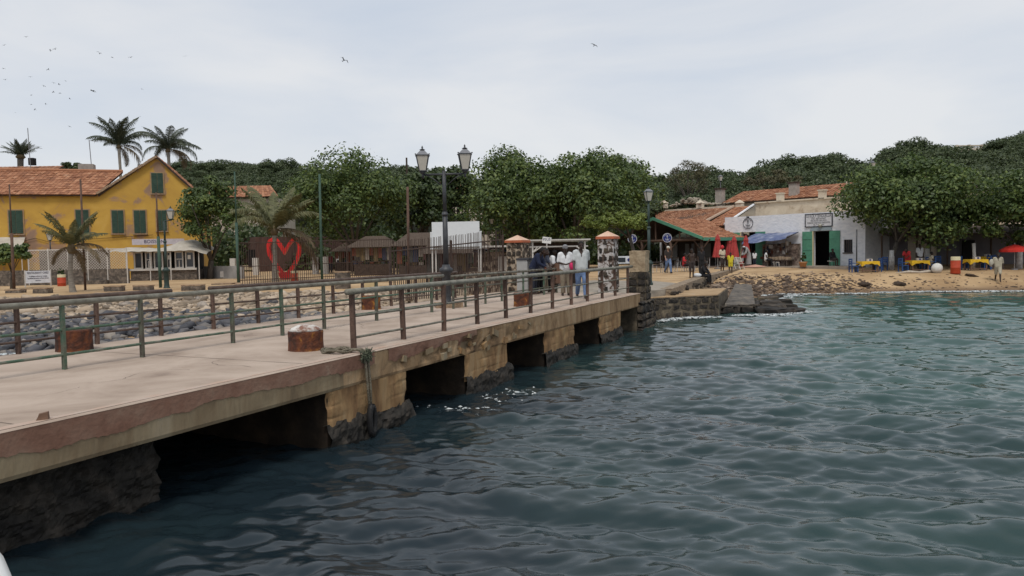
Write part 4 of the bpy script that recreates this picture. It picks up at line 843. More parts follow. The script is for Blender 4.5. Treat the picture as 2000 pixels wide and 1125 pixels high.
def stall(px, Y, w_, h, label, seed, roofm=THATCH):
    g = on_ground(px, Y); o = thing('market_stall', label, 'stall', g, random.Random(seed).uniform(-.15, .15)); r = random.Random(seed)
    for sx in (-1, 1):
        for sy in (-1, 1): MB().tube([(sx*w_/2, sy*1.1, 0), (sx*w_/2, sy*1.1, h)], .05, 6).obj('post', WOODD, o)
    mb = MB(); mb.add([(-w_/2-.4, -1.5, h-.1), (w_/2+.4, -1.5, h-.1), (w_/2+.4, 1.5, h-.1), (-w_/2-.4, 1.5, h-.1), (-w_/2*.5, 0, h+.75), (w_/2*.5, 0, h+.75)], [(0, 1, 5, 4), (2, 3, 4, 5), (1, 2, 5), (3, 0, 4), (3, 2, 1, 0)]); mb.obj('roof', roofm, o)
    MB().box((0, -.8, .42), (w_*.9, .7, .84)).obj('counter', WOODD, o)
    for k in range(9):
        x = -w_/2+w_*(k+.5)/9; hh = r.uniform(.5, 1.1); MB().box((x, -1.12, h-.15-hh/2), (w_/10, .04, hh)).obj('hanging_cloth', CLOTH[r.randrange(6)], o)
    for k in range(7): MB().box((-w_/2+w_*(k+.5)/7, -.85, .84+.12), (.25, .3, r.uniform(.1, .3)), r.uniform(-.3, .3)).obj('ware', CLOTH[r.randrange(6)], o)
stall(735, 56, 3.0, 2.2, 'thatched market stall hung with cloth left of the brown pole', 1); stall(822, 48, 3.0, 2.2, 'thatched market stall half hidden by the brown pole', 2)
stall(905, 41, 2.6, 1.9, 'market stall of carvings below the big white panel', 3); stall(690, 70, 2.6, 2.0, 'distant market stall under the large broad-leaved tree', 4)
stall(875, 37, 1.9, 1.8, 'market stall of red and brown cloths by the tall lamp foot', 5)
wp = thing('blank_billboard', 'large blank white panel on white posts behind the iron fence', 'board', (0, 0, 0)); wY = 34.5
a, b = at(843, 434, wY), at(936, 432, wY); zb_ = at(890, 482, wY).z
mb = MB(); mb.hexa([(a.x, wY, zb_), (b.x, wY, zb_), (b.x, wY+.12, zb_), (a.x, wY+.12, zb_)], [(a.x, wY, a.z), (b.x, wY, b.z), (b.x, wY+.12, b.z), (a.x, wY+.12, a.z)]); mb.obj('panel', flat('panel_white', (.66, .68, .69), .5, .03), wp)
mb = MB(); mb.hexa([(a.x-.1, wY+.16, zb_-.1), (b.x+.1, wY+.16, zb_-.1), (b.x+.1, wY+.26, zb_-.1), (a.x-.1, wY+.26, zb_-.1)], [(a.x-.1, wY+.16, a.z-.45), (b.x+.1, wY+.16, b.z-.45), (b.x+.1, wY+.26, b.z-.45), (a.x-.1, wY+.26, a.z-.45)]); mb.obj('rear_panel', MATS['panel_white'], wp)
for x in (a.x-.02, a.x+.12, b.x-.08, b.x+.04): MB().box((x, wY+.3, (1.1+a.z-.6)/2), (.09, .09, a.z-.6-1.1)).obj('post', WHITE, wp)
SPOT = M('spotted_masonry', [(.38, (.05, .036, .028)), (.48, (.12, .09, .065)), (.54, (.36, .29, .22)), (.75, (.46, .39, .30))], scale=5.2, rough=.95, bump=1, bscale=6, detail=5, dist=.3)
booth = thing('stone_booth', 'ruined stone booth with a dark blue tarpaulin beside the gate', 'booth', (0, 0, 0))
p = on_ground(968, 37); MB().box((p.x, p.y+.6, 2.0), (1.9, 1.2, 1.7)).obj('wall', SPOT, booth)
mb = MB(); n = 12; v = []
for i in range(n):
    for j in range(4): v.append((p.x-1.1+2.4*i/(n-1), p.y-.7+.6*j, 3.0-.1*(j == 0)+.1*vnoise(i*.7, j)-.12*math.sin(i*.9)*(j < 2)))
mb.add(v, [(i*4+j, (i+1)*4+j, (i+1)*4+j+1, i*4+j+1) for i in range(n-1) for j in range(3)]); mb.obj('tarpaulin', M('navy_tarp', [(.3, (.014, .018, .035)), (.7, (.05, .07, .13))], scale=3, rough=.5), booth)
MB().box((p.x, p.y-.1, 3.12), (2.6, 1.4, .09)).obj('roof_slab', WHITE, booth); MB().box((p.x+.42, p.y-.08, 2.25), (.55, .06, .75)).obj('white_board', WHITE, booth)
for x in (.82, 1.05): MB().tube([(p.x+x, p.y-.3, 1.1), (p.x+x, p.y-.3, 3.05)], .06, 8).obj('post', M('peeling_white_post', [(.4, (.2, .16, .13)), (.5, (.5, .47, .42))], scale=5, rough=.8), booth)
lw = thing('stone_wall', 'low rough stone wall running to the gate pillar behind the bars', 'wall', (0, 0, 0)); a, b = on_ground(905, 33.2), on_ground(1004, 31.8)
mb = MB(); mb.hexa([(a.x, a.y, .9), (b.x, b.y, .9), (b.x, b.y+.4, .9), (a.x, a.y+.4, .9)], [(a.x, a.y, 1.95), (b.x, b.y, 2.05), (b.x, b.y+.4, 2.05), (a.x, a.y+.4, 1.95)]); mb.obj('wall_body', SPOT, lw)
# ---- gate pillars with red-edged pyramid caps
CAPP = M('cap_plaster', [(.3, (.5, .3, .2)), (.6, (.62, .44, .33))], scale=3, rough=.85); CAPR = flat('cap_red', (.42, .12, .055), .7)
PEEL = M('peeling_whitewash', [(.36, (.05, .036, .03)), (.47, (.13, .09, .07)), (.52, (.45, .42, .40)), (.75, (.6, .58, .57))], scale=3.4, rough=.9, bump=.8, bscale=8, detail=7, dist=1.0)
def gate_pillar(x, y, z0, hgt, wd, mat, label):
    o = thing('gate_pillar', label, 'pillar', (x, y, z0), JR); cap = .3
    MB().box((0, 0, (hgt-cap)/2), (wd, wd, hgt-cap)).obj('shaft', mat, o)
    MB().box((0, 0, hgt-cap+.05), (wd*1.18, wd*1.18, .1)).obj('cap_edge', CAPR, o)
    mb = MB(); q = wd*.58; zc = hgt-cap+.1; mb.add([(-q, -q, zc), (q, -q, zc), (q, q, zc), (-q, q, zc), (0, 0, hgt+.02)], [(0, 1, 4), (1, 2, 4), (2, 3, 4), (3, 0, 4), (3, 2, 1, 0)]); mb.obj('cap', CAPP, o)
    r = random.Random(int(x*10+5)); k = 0                   # field stones set in the faces
    for face in range(4):
        for row in range(7):
            for cI in range(3):
                if r.random() < .25: continue
                zc = (row+.5)*(hgt-cap)/7+r.uniform(-.03, .03); u = (-.33+.33*cI)*wd*.95+r.uniform(-.03, .03); a = face*math.pi/2; n_ = Vector((math.cos(a), math.sin(a), 0)); t_ = Vector((-math.sin(a), math.cos(a), 0)); c = n_*(wd/2-.012)+t_*u
                s = link('field_stone', BLOCKS[r.randrange(6)], o, (c.x, c.y, zc), a+r.uniform(-.1, .1)); s.scale = (.07, wd*.24*r.uniform(.7, 1.2), .2*r.uniform(.6, 1.1))
    return o
pz = on_ground(1012, 31.0); gate_pillar(pz.x, 31.0, 1.1, at(1012, 460, 31).z-1.1, .70, SPOT, 'stone gate pillar with a pink pyramid cap, left of the gateway')
pz = on_ground(1188, 29.3); gate_pillar(pz.x, 29.3, 1.12, at(1188, 452, 29.3).z-1.12, .64, PEEL, 'peeling whitewashed gate pillar with a pink pyramid cap')
# rough end pillar
ep = thing('end_pillar', 'squat rough pillar with a sandy upper half at the end of the water side railing', 'pillar', J(jt(1251, .15), .12, 1.0), JR)
MB().box((0, 0, .5), (.62, .62, 1.0)).obj('core', MORT, ep)
for face in range(4):
    a = face*math.pi/2
    for row in range(4):
        for cI in range(2):
            c = Vector((math.cos(a), math.sin(a), 0))*.3+Vector((-math.sin(a), math.cos(a), 0))*(-.16+.32*cI); s = link('stone', BLOCKS[(row+cI+face) % 6], ep, (c.x, c.y, .13+row*.25), a); s.scale = (.1, .27, .21)
bm = bmesh.new(); bmesh.ops.create_cube(bm, size=1); bmesh.ops.subdivide_edges(bm, edges=bm.edges[:], cuts=5, use_grid_fill=True)
for v_ in bm.verts:
    c = v_.co; c *= 1+.06*vnoise(c.x*5, c.y*5, c.z*5); c.x *= .58+.05*max(0, c.z); c.y *= .58+.05*max(0, c.z); c.z *= .75
me = bpy.data.meshes.new('upper_half'); bm.to_mesh(me); bm.free(); me.materials.append(M('sandy_render', [(.3, (.25, .18, .11)), (.7, (.42, .33, .22))], scale=4, rough=.95, bump=1, bscale=10)); link('upper_half', me, ep, (0, 0, 1.4))
# abutment under it
ab = thing('abutment', 'dark stone abutment where the jetty meets the quay', 'wall', J(T1, 0, 0), JR)
MB().box((-.25, 1.0, .25), (1.2, 2.0, 1.72)).obj('core', MORT, ab); stone_wall(ab, (.36, 2.0, 0), (.36, .02, 0), -.3, 1.0, .26, .4, .3, seed=14); 
# ---- grey cabinet, wooden lectern, shelter with sign
cb = thing('grey_cabinet', 'grey metal cabinet standing on the deck by the men', 'cabinet', G(1026, 574, 1.3), JR)
MB().box((0, 0, .62), (.42, .5, 1.2)).obj('body', flat('cabinet_grey', (.33, .33, .32), .5), cb); MB().box((.03, 0, 1.26), (.5, .56, .07)).obj('top', flat('cabinet_dark', (.04, .04, .045), .4), cb); MB().box((.22, 0, .7), (.015, .3, .4)).obj('door_panel', MATS['cabinet_dark'], cb)
WOODB = M('brown_wood', [(.3, (.11, .06, .04)), (.7, (.2, .12, .085))], scale=3, rough=.7, stretch=(4, 4, .7))
lc = thing('wooden_lectern', 'brown wooden lectern board where the men stand', 'lectern', G(1092, 572, 1.3), JR)
MB().box((0, 0, .72), (.5, .05, .75)).obj('board', WOODB, lc)
for s in (-1, 1): MB().box((s*.2, .05, .38), (.05, .05, .76)).obj('leg', WOODB, lc)
sh = thing('shelter', 'white framed flat-roofed shelter with dark interior behind the gate', 'shelter', (0, 0, 0))
sY0, sY1 = 34.0, 37.5; a, b = at(1040, 472, sY0), at(1142, 468, sY0); zt = a.z
for p, Yy in ((a, sY0), (b, sY0), (a, sY1), (b, sY1)): MB().tube([(p.x, Yy, 1.1), (p.x, Yy, zt)], .045, 6).obj('post', WHITE, sh)
for z in (zt, zt-.24): MB().box(((a.x+b.x)/2, sY0, z), (b.x-a.x+.3, .07, .06)).obj('beam', WHITE, sh)
for s, p in ((1, a), (-1, b)):
    for dxx in (.35, .6): MB().tube([(p.x, sY0-.04, zt-.5), (p.x+s*dxx*.7, sY0-.04, zt-.24)], .03, 5).obj('brace', WHITE, sh)
MB().box(((a.x+b.x)/2, (sY0+sY1)/2, zt+.06), (b.x-a.x+.5, sY1-sY0+.4, .06)).obj('roof', WHITE, sh)
MB().box(((a.x+b.x)/2, sY1, (1.1+zt)/2), (b.x-a.x, .1, zt-1.1)).obj('back_wall', M('dark_brown_boards', [(.3, (.045, .03, .025)), (.7, (.10, .07, .055))], scale=3, stretch=(5, 1, .5), rough=.9), sh)
MB().box(((a.x+b.x)/2-.3, sY1-.09, 2.35), (1.2, .06, 1.1)).obj('window', DARKIN, sh)
s1 = thing('hand_painted_sign', 'small white hand-lettered sign on a white stick by the gateway', 'sign', (at(1068, 474, 33.4).x, 33.4, 1.1))
zc = at(1068, 470, 33.4).z-1.1; MB().tube([(0, .02, 0), (0, .02, zc)], .025, 6).obj('stick', WHITE, s1); pl = MB().box((0, 0, zc+.02), (.40, .02, .28), 0, Matrix.Rotation(.12, 3, 'Y')).obj('plate', flat('sign_white', (.72, .71, .68)), s1)
link('lettering', text_mesh('PSUS', .16, MATS['ink']), pl, (0, -.013, zc+.05))
# ================================================================ RESTAURANT, PAVILION, RIGHT SIDE
WHW = M('whitewashed_rubble', [(.3, (.60, .62, .66)), (.5, (.72, .73, .76)), (.7, (.80, .80, .81))], scale=2.4, rough=.85, bump=1.0, bscale=5, detail=4, stretch=(1, 1, 2.2))
CRM = M('stained_cream_wall', [(.3, (.32, .24, .17)), (.42, (.52, .44, .34)), (.7, (.66, .59, .48))], scale=1.1, rough=.92, bump=.4, detail=9, dist=.6)
GRD = flat('sea_green_paint', (.085, .25, .165), .6, .15); GRF = flat('green_fascia', (.09, .27, .185), .6, .1)
fR, fL = at(1690, 480, 54.6), at(1416, 480, 63.4); fL.z = fR.z = 0; ex = (fR-fL); FL_ = ex.length; ex /= FL_; ey = Vector((-ex.y, ex.x, 0)); er = math.atan2(ex.y, ex.x); ZB = 1.2
def fcol(px):                              # distance along the facade seen in pixel column px
    d = ray(px, 480); d2 = (d[0]/d[1]); # x = d2*y
    return (d2*fL.y-fL.x)/(ex.x-d2*ex.y)
def fz(px, py): u = fcol(px); return at(px, py, fL.y+ex.y*u).z-ZB
res = thing('restaurant', 'white rubble-walled restaurant with green doors and a painted name sign', 'restaurant', (fL.x, fL.y, ZB), er)
HT = (fz(1420, 425)+fz(1650, 411.7))/2
doors = [(1447, 1476, 453), (1588, 1620, 451)]
# facade as strips round the door openings
mb = MB(); cuts = [0.0]
ops = [(fcol(a), fcol(b), fz((a+b)/2, y)) for a, b, y in doors]; wn = (fcol(1648), fcol(1665), fz(1656, 493), fz(1656, 468))
x = 0
for a, b, zt in ops:
    mb.box(((x+a)/2, .2, HT/2-.2), (a-x, .4, HT+.4)); mb.box(((a+b)/2, .2, (zt+HT)/2), (b-a, .4, HT-zt)); x = b
a, b, z0w, z1w = wn
mb.box(((x+a)/2, .2, HT/2-.2), (a-x, .4, HT+.4)); mb.box(((a+b)/2, .2, (z0w-.4)/2), (b-a, .4, z0w+.4)); mb.box(((a+b)/2, .2, (z1w+HT)/2), (b-a, .4, HT-z1w)); mb.box(((b+FL_)/2, .2, HT/2-.2), (FL_-b, .4, HT+.4))
mb.obj('front_wall', WHW, res)
mb = MB(); mb.box((FL_-.2, 3.4, HT/2-.2), (.4, 6, HT+.4)); mb.obj('side_wall', WHW, res)
MB().box((FL_/2, 2.5, HT-.1), (FL_-.1, 4.2, .12)).obj('flat_roof', CRM, res); MB().box((FL_/2, 3.2, 1.5), (FL_-.9, .2, 3.0)).obj('inner_wall', DARKIN, res)
for (a, b, zt), lab in zip(ops, ('', '')):
    w_ = b-a
    for s, xx in ((-1, a), (1, b)):
        lw_ = w_*.62; d_ = MB().box((xx+s*lw_/2+s*.03, -.06, zt/2), (lw_, .06, zt-.04)).obj('door', GRD, res)
        for z in (.2, .5, .8): MB().box((xx+s*lw_/2+s*.03, -.10, z*zt), (lw_*.9, .03, .08)).obj('batten', GRF, d_)
    MB().box((a, -.03, zt/2), (.09, .1, zt)).obj('door_jamb', CREAM, res)
w_ = thing_part('window', res, ((wn[0]+wn[1])/2, .1, (z0w+z1w)/2), 0); w_.data = MB().box((0, .1, 0), (wn[1]-wn[0], .04, z1w-z0w)).mesh('window', GLASS)
for k in range(5): MB().box((-.3+.15*k, .0, 0), (.025, .03, z1w-z0w)).obj('window_bar', IRON, w_)
MB().box((0, -.14, -(z1w-z0w)/2-.04), (wn[1]-wn[0]+.1, .12, .07)).obj('sill', WOODD, w_)
# arched fanlight over the right door with a lamp
a, b, zt = ops[1]; mb = MB(); n = 10; pts = [((a+b)/2+(b-a)*.68*math.cos(t), zt+.02+.5*math.sin(t)) for t in np.linspace(0, math.pi, n)]
mb.add([(x_, y_, z_) for y_ in (-.07, -.01) for x_, z_ in pts], [tuple(range(n)), tuple(range(2*n-1, n-1, -1))]+[(i, n+i, n+(i+1) % n, (i+1) % n) for i in range(n)]); mb.obj('fanlight', flat('pale_blue_grey', (.27, .33, .36)), res)
MB().sphere(((a+b)/2, -.18, zt+.42), .15, 10, 7).obj('round_lamp', flat('lamp_globe', (.38, .37, .32), .3), res, True)
# painted sign
INKB = flat('sign_ink', (.03, .035, .05), .6)
sa, sb = fcol(1574), fcol(1626); z1s, z0s = (fz(1574, 419.5)+fz(1626, 416))/2, (fz(1574, 443.5)+fz(1626, 441))/2; sw, shh = sb-sa, z1s-z0s
sgn = thing('restaurant_sign', 'white framed sign lettered Le Kolytenguella above the right green door', 'sign', (fL+ex*((sa+sb)/2)-ey*.06)+Vector((0, 0, ZB+(z0s+z1s)/2)), er)
MB().box((0, 0, 0), (sw, .05, shh)).obj('board', flat('sign_face', (.6, .6, .62)), sgn)
for s in (-1, 1): MB().box((0, -.01, s*shh/2), (sw+.08, .07, .06)).obj('frame_bar', INKB, sgn); MB().box((s*sw/2, -.01, 0), (.06, .07, shh-.06)).obj('frame_bar', INKB, sgn)
for tx, sz, zz, sx in (('LE KOLYTENGUELLA', .34, .34, .62), ('CAFE - RESTAURANT', .18, .12, .7), ('SPECIALITES GRILLADES', .17, -.04, .7), ('POISSONS CRUSTACES LANGOUSTES', .18, -.21, .6), ('TEL. 77 612 80 09', .16, -.37, .7)):
    link('lettering', text_mesh(tx, sz, INKB, sx=sx), sgn, (0, -.028, zz*shh))
def anchor_roundel(parent, loc, r, ring, face, mark, rz=0):
    if face: MB().tube([(loc[0], loc[1], loc[2]), (loc[0], loc[1]+.03, loc[2])], r, 28).obj('disc', face, parent)
    mb = MB(); mb.tube([(loc[0]+r*math.cos(t), loc[1]-.012, loc[2]+r*math.sin(t)) for t in np.linspace(0, 2*math.pi, 33)], r*.05, 5, False); mb.obj('ring', ring, parent)
    mb = MB(); y = loc[1]-.02; mb.box((loc[0], y, loc[2]+.02*r), (r*.09, .02, r*.95)); mb.obj('anchor_shank', mark, parent)
    MB().box((loc[0], y, loc[2]+r*.3), (r*.42, .02, r*.08)).obj('anchor_stock', mark, parent)
    MB().tube([(loc[0]+r*.45*math.cos(t), y, loc[2]-.05*r+r*.45*math.sin(t)) for t in np.linspace(math.pi*1.08, math.pi*1.92, 11)], r*.05, 5).obj('anchor_flukes', mark, parent)
    MB().tube([(loc[0]+r*.09*math.cos(t), y, loc[2]+r*.55+r*.09*math.sin(t)) for t in np.linspace(0, 2*math.pi, 11)], r*.03, 5, False).obj('anchor_ring', mark, parent)
    for tx, rad, a0, a1, flip in (('CHEZ TYOU', .76, 150, 30, 1), ('1976', .76, 247, 293, -1)):
        for i, ch in enumerate(tx):
            if ch == ' ': continue
            a = R(a0+(a1-a0)*i/(len(tx)-1)); me = text_mesh(ch, r*.3, mark); o = link('lettering', me, parent, (loc[0]+r*rad*math.cos(a), y, loc[2]+r*rad*math.sin(a))); o.rotation_euler = (0, (math.pi/2-a) if flip > 0 else -(a+math.pi/2-2*math.pi), 0)
rd = thing('painted_emblem', 'black anchor roundel painted on the white restaurant wall', 'emblem', fL+ex*fcol(1461.5)-ey*.03+Vector((0, 0, ZB)), er)
anchor_roundel(rd, (0, 0, fz(1461.5, 436)), 10.8*60/FPX, INKB, None, INKB)
MB().box((0, -.05, fz(1461.5, 436)+.52), (.2, .1, .08)).obj('spotlight', INKB, rd)
# cream parapet building and tiled roof behind
up = thing('cream_building', 'cream plastered building with an orange tiled roof and chimneys behind the restaurant', 'building', (fL.x, fL.y, ZB), er)
def bz(px, py, back): d = ray(px, 480); base = fL+ey*back; d2 = d[0]/d[1]; u = (d2*base.y-base.x)/(ex.x-d2*ex.y); return u, at(px, py, base.y+ex.y*u).z-ZB
u0, zc0 = bz(1476, 397, 5); u1, zc1 = bz(1668, 385, 5); zc = (zc0+zc1)/2
MB().box(((u0+u1+6)/2, 5.2, zc/2), (u1+6-u0, .4, zc)).obj('parapet_wall', CRM, up)
MB().box(((u0+u1+6)/2, 5.15, zc+.05), (u1+6.1-u0, .6, .12)).obj('coping', CRM, up)
MB().box((u0+.2, 7.0, zc/2), (.4, 3.4, zc)).obj('end_wall', CRM, up)
for px in (1523, 1605): u, z = bz(px, 388, 5); MB().box((u, 5.1, zc+.35), (.5, .5, .7)).obj('parapet_pier', CRM, up); MB().box((u, 5.1, zc+.74), (.62, .62, .1)).obj('pier_cap', CRM, up)
ua, za = bz(1414, 392, 8); ub, zb = bz(1700, 381, 8); ur, zr = bz(1420, 376, 11.5); ur2, zr2 = bz(1662, 358, 11.5)
ze = (za+bz(1660, 386, 8)[1])/2; zri = (zr+zr2)/2
tiled(up, (ua, 7.6, ze), (ub+6, 7.6, ze), (ub+6, 11.5, zri), (ua, 11.5, zri), 62, 12, TILE, 21); tiled(up, (ub+6, 15.4, ze), (ua, 15.4, ze), (ua, 11.5, zri), (ub+6, 11.5, zri), 40, 8, TILE, 22)
MB().box(((ua+ub+6)/2, 11.5, ze/2), (ub+6-ua-.4, 7, ze-.1)).obj('main_block', CRM, up)
for px, py, top in ((1407, 392, 370), (1551, 388, 358)):
    u, z0_ = bz(px, py, 8.6); _, z1_ = bz(px, top, 8.6); MB().box((u, 8.6, (z0_+z1_)/2-.4), (.75, .6, z1_-z0_+.8)).obj('chimney', M('grey_render', []) if False else MATS['grey_render'], up); MB().box((u, 8.6, z1_+.06), (.95, .8, .14)).obj('chimney_cap', CAPR if False else WOODD, up)
MB().tube([(bz(1653, 400, 5.2)[0], 5.2, zc), (bz(1653, 375, 5.2)[0], 5.2, zc+1.3)], .06, 6).obj('vent_pipe', CRM, up)
# left annex: two tile roofs meeting at a pale valley
an = thing('annex', 'low annex with weathered tile roofs meeting at a pale mortar valley', 'building', (fL.x, fL.y, ZB), er)
def bzp(px, py, back): u, z = bz(px, py, back); return (u, back, z)
A1, B1 = bzp(1282, 437, 1.2), bzp(1374, 437, 1.2); C1, D1 = bzp(1432, 405, 6.0), bzp(1280, 414, 6.0)
tiled(an, A1, B1, C1, D1, 34, 12, TILE_OLD, 31)
A2, B2 = bzp(1375, 441, .9), bzp(1413, 441, .3); C2, D2 = bzp(1470, 402, 6), bzp(1436, 405, 6); tiled(an, A2, B2, C2, D2, 16, 12, TILE, 32)
MB().tube([(B1[0], B1[1]-.1, B1[2]+.1), (C1[0]+.1, C1[1], C1[2]+.1)], .13, 6).obj('valley_mortar', M('pale_mortar', [(.3, (.36, .26, .19)), (.7, (.45, .35, .27))], scale=3, rough=.9), an)
MB().tube([(B2[0]+.1, B2[1], B2[2]+.12), (C2[0]+.1, C2[1], C2[2]+.1)], .1, 6).obj('verge', WHW, an)
MB().box(((A1[0]+B2[0])/2, 4.2, 1.4), (B2[0]-A1[0]-.2, 5.2, 2.7)).obj('wall', WHW, an)
mb = MB(); a_, b_ = D1, C1; mb.box(((a_[0]+b_[0])/2+.3, 6.25, (a_[2]+b_[2])/2-.1), (b_[0]-a_[0]+1.2, .4, .55)); mb.obj('back_parapet', CRM, an)
for px in (1298, 1368, 1445): u, z = bz(px, 402, 6.2); MB().box((u, 6.2, z), (.6, .5, .5)).obj('parapet_pier', CRM, an); MB().lathe([(.48, z+.25), (.3, z+.4), (.05, z+.55)], 4, (u, 6.2, 0), math.pi/4).obj('pier_cap', CRM, an)
rubm = M('pale_rubble', [(.3, (.26, .22, .17)), (.7, (.42, .37, .3))], scale=4, rough=.95, bump=1)
Pp = np.array([(random.gauss(0, 1.5), random.gauss(0, .6)) for _ in range(160)]); u, z = bz(1350, 398, 7.2); S = np.full(160, .22)
Vv, Ff = stones(np.c_[u+Pp[:, 0], 7.4+Pp[:, 1], z-.2+.8*np.exp(-(Pp[:, 0]/1.4)**2)*np.random.default_rng(2).uniform(.3, 1, 160)], S, 8); ro = link('rubble_heap', np_mesh('rubble_heap', Vv, Ff, rubm), an); kind(ro, 'stuff')
# ---- open pavilion with tiled roof, green fascia, log posts
pav = thing('pavilion', 'open timber pavilion with an orange tiled roof and sea-green fascia', 'pavilion', (0, 0, 0))
pA = at(1373, 464.5, 58.0); zE = pA.z; pd = -ex; pA0 = Vector((pA.x, pA.y, 0))
Wd = 9.6; pB0 = pA0+pd*Wd; depth = 7.6; pback = ey; zR = zE+1.75
mid = (pA0+pB0)/2
def V3(p, z): return (p.x, p.y, z)
tiled(pav, V3(pA0, zE), V3(pA0+pback*depth, zE), V3(mid+pback*depth, zR), V3(mid, zR), 30, 14, TILE, 41); tiled(pav, V3(pB0+pback*depth, zE), V3(pB0, zE), V3(mid, zR), V3(mid+pback*depth, zR), 30, 14, TILE, 42)
def fascia(a, b, h=.26):
    a, b = Vector(a), Vector(b); mb = MB(); n_ = -ey*.06; dn = Vector((0, 0, -h)); mb.hexa([a+dn, b+dn, b+dn+n_, a+dn+n_], [a, b, b+n_, a+n_]); mb.obj('fascia', GRF, pav)
fascia(V3(pA0-ey*.02, zE+.1), V3(mid-ey*.02, zR+.1)); fascia(V3(mid-ey*.021, zR+.1), V3(pB0-ey*.021, zE+.1))
mb = MB(); a, b = Vector(V3(pA0+ex*.03, zE+.04)), Vector(V3(pA0+pback*depth+ex*.03, zE+.04)); dn = Vector((0, 0, -.26)); mb.hexa([a+dn, b+dn, b+dn+ex*.06, a+dn+ex*.06], [a, b, b+ex*.06, a+ex*.06]); mb.obj('fascia', GRF, pav)
LOG = M('brown_log', [(.3, (.05, .032, .024)), (.6, (.11, .07, .052)), (.75, (.17, .11, .08))], scale=4, rough=.85, bump=.5, stretch=(2, 2, .5))
ZT = 1.42
for i in range(4):
    for j in range(3):
        p = pA0+pd*(.35+(Wd-.7)*i/3)+pback*(.3+(depth-.6)*j/2); MB().tube([V3(p, ZT-.3), (p.x+.05, p.y, (ZT+zE)/2), V3(p, zE-.1)], [.15, .13, .12], 8).obj('log_post', LOG, pav, True)
for off in (.3, depth-.3): a, b = pA0+pback*off, pB0+pback*off; MB().tube([V3(a, zE-.08), V3((a+b)/2, zE-.14), V3(b, zE-.08)], .11, 8).obj('tie_beam', LOG, pav, True)
for i in range(4):
    p = pA0+pd*(.35+(Wd-.7)*i/3)+pback*.3
    for s in (-1, 1):
        q = p+pd*s*.8; MB().tube([V3(p, zE-.95), V3(q, zE-.1)], .05, 6).obj('knee_brace', LOG, pav)
for u in (.25, .5, .75): a = pA0+pd*Wd*u+pback*.3; MB().tube([V3(a, zE-.1), V3(a, zE+(1.6 if u == .5 else .8))], .07, 6).obj('king_post', LOG, pav)
fl = MB(); c = [pA0, pA0+pback*depth, pB0+pback*depth, pB0]; fl.hexa([V3(p, .9) for p in c], [V3(p, ZT) for p in c]); fl.obj('floor', M('terrace_floor', [(.3, (.14, .11, .09)), (.7, (.22, .18, .15))], scale=2, rough=.9), pav)
bwp = [pA0+pd*.2+pback*(depth-.1), pB0+pback*(depth-.1)]; mb = MB(); mb.hexa([V3(bwp[0], ZT), V3(bwp[1], ZT), V3(bwp[1]+pback*.1, ZT), V3(bwp[0]+pback*.1, ZT)], [V3(bwp[0], zE), V3(bwp[1], zE), V3(bwp[1]+pback*.1, zE), V3(bwp[0]+pback*.1, zE)]); mb.obj('back_wall', M('pav_back', [(.35, (.05, .04, .035)), (.55, (.1, .08, .07)), (.7, (.3, .29, .28))], scale=.5, rough=.9), pav)
for u, w_ in ((.2, 1.6), (.47, .7), (.62, 1.8), (.88, 1.4)):
    p = pA0+pd*Wd*u+pback*(depth-.22); MB().box(V3(p, ZT+1.15), (w_, .06, 1.5), er).obj('pale_panel', flat('panel_pale', (.36, .36, .36)), pav)
# ---- round anchor signs on the pavilion front
NAVY = flat('navy_sign', (.012, .022, .14), .5); RIMW = flat('sign_rim', (.55, .56, .6), .5)
for px, py, Y, lb in ((1235, 466.5, 50, 'round blue anchor sign by the peeling gate pillar'), (1303, 464.5, 50, 'round blue anchor sign above the woman in a cap')):
    p = at(px, py, Y); o = thing('round_sign', lb, 'sign', (p.x, p.y, hz(p.x, p.y))); zz = p.z-hz(p.x, p.y)
    MB().tube([(0, .09, 0), (0, .09, zz+.1)], .035, 6).obj('post', WOODD, o); anchor_roundel(o, (0, 0, zz), 8.6*Y/FPX, RIMW, NAVY, RIMW)
mb_ = thing('menu_board', 'white menu board with a black panel and small anchor by the gate', 'sign', on_ground(1220, 33)); zz = at(1220, 507.5, 33).z-mb_.location.z
MB().box((0, 0, zz), (.62, .04, .33)).obj('board', flat('menu_white', (.6, .61, .63)), mb_); MB().box((-.12, -.025, zz), (.32, .015, .2)).obj('black_panel', flat('menu_black', (.02, .025, .03)), mb_); MB().tube([(.2, -.025, zz), (.2, -.04, zz)], .075, 14).obj('emblem', NAVY, mb_)
for s in (-1, 1): MB().tube([(s*.27, .03, 0), (s*.27, .03, zz)], .025, 6).obj('leg', WOODD, mb_)
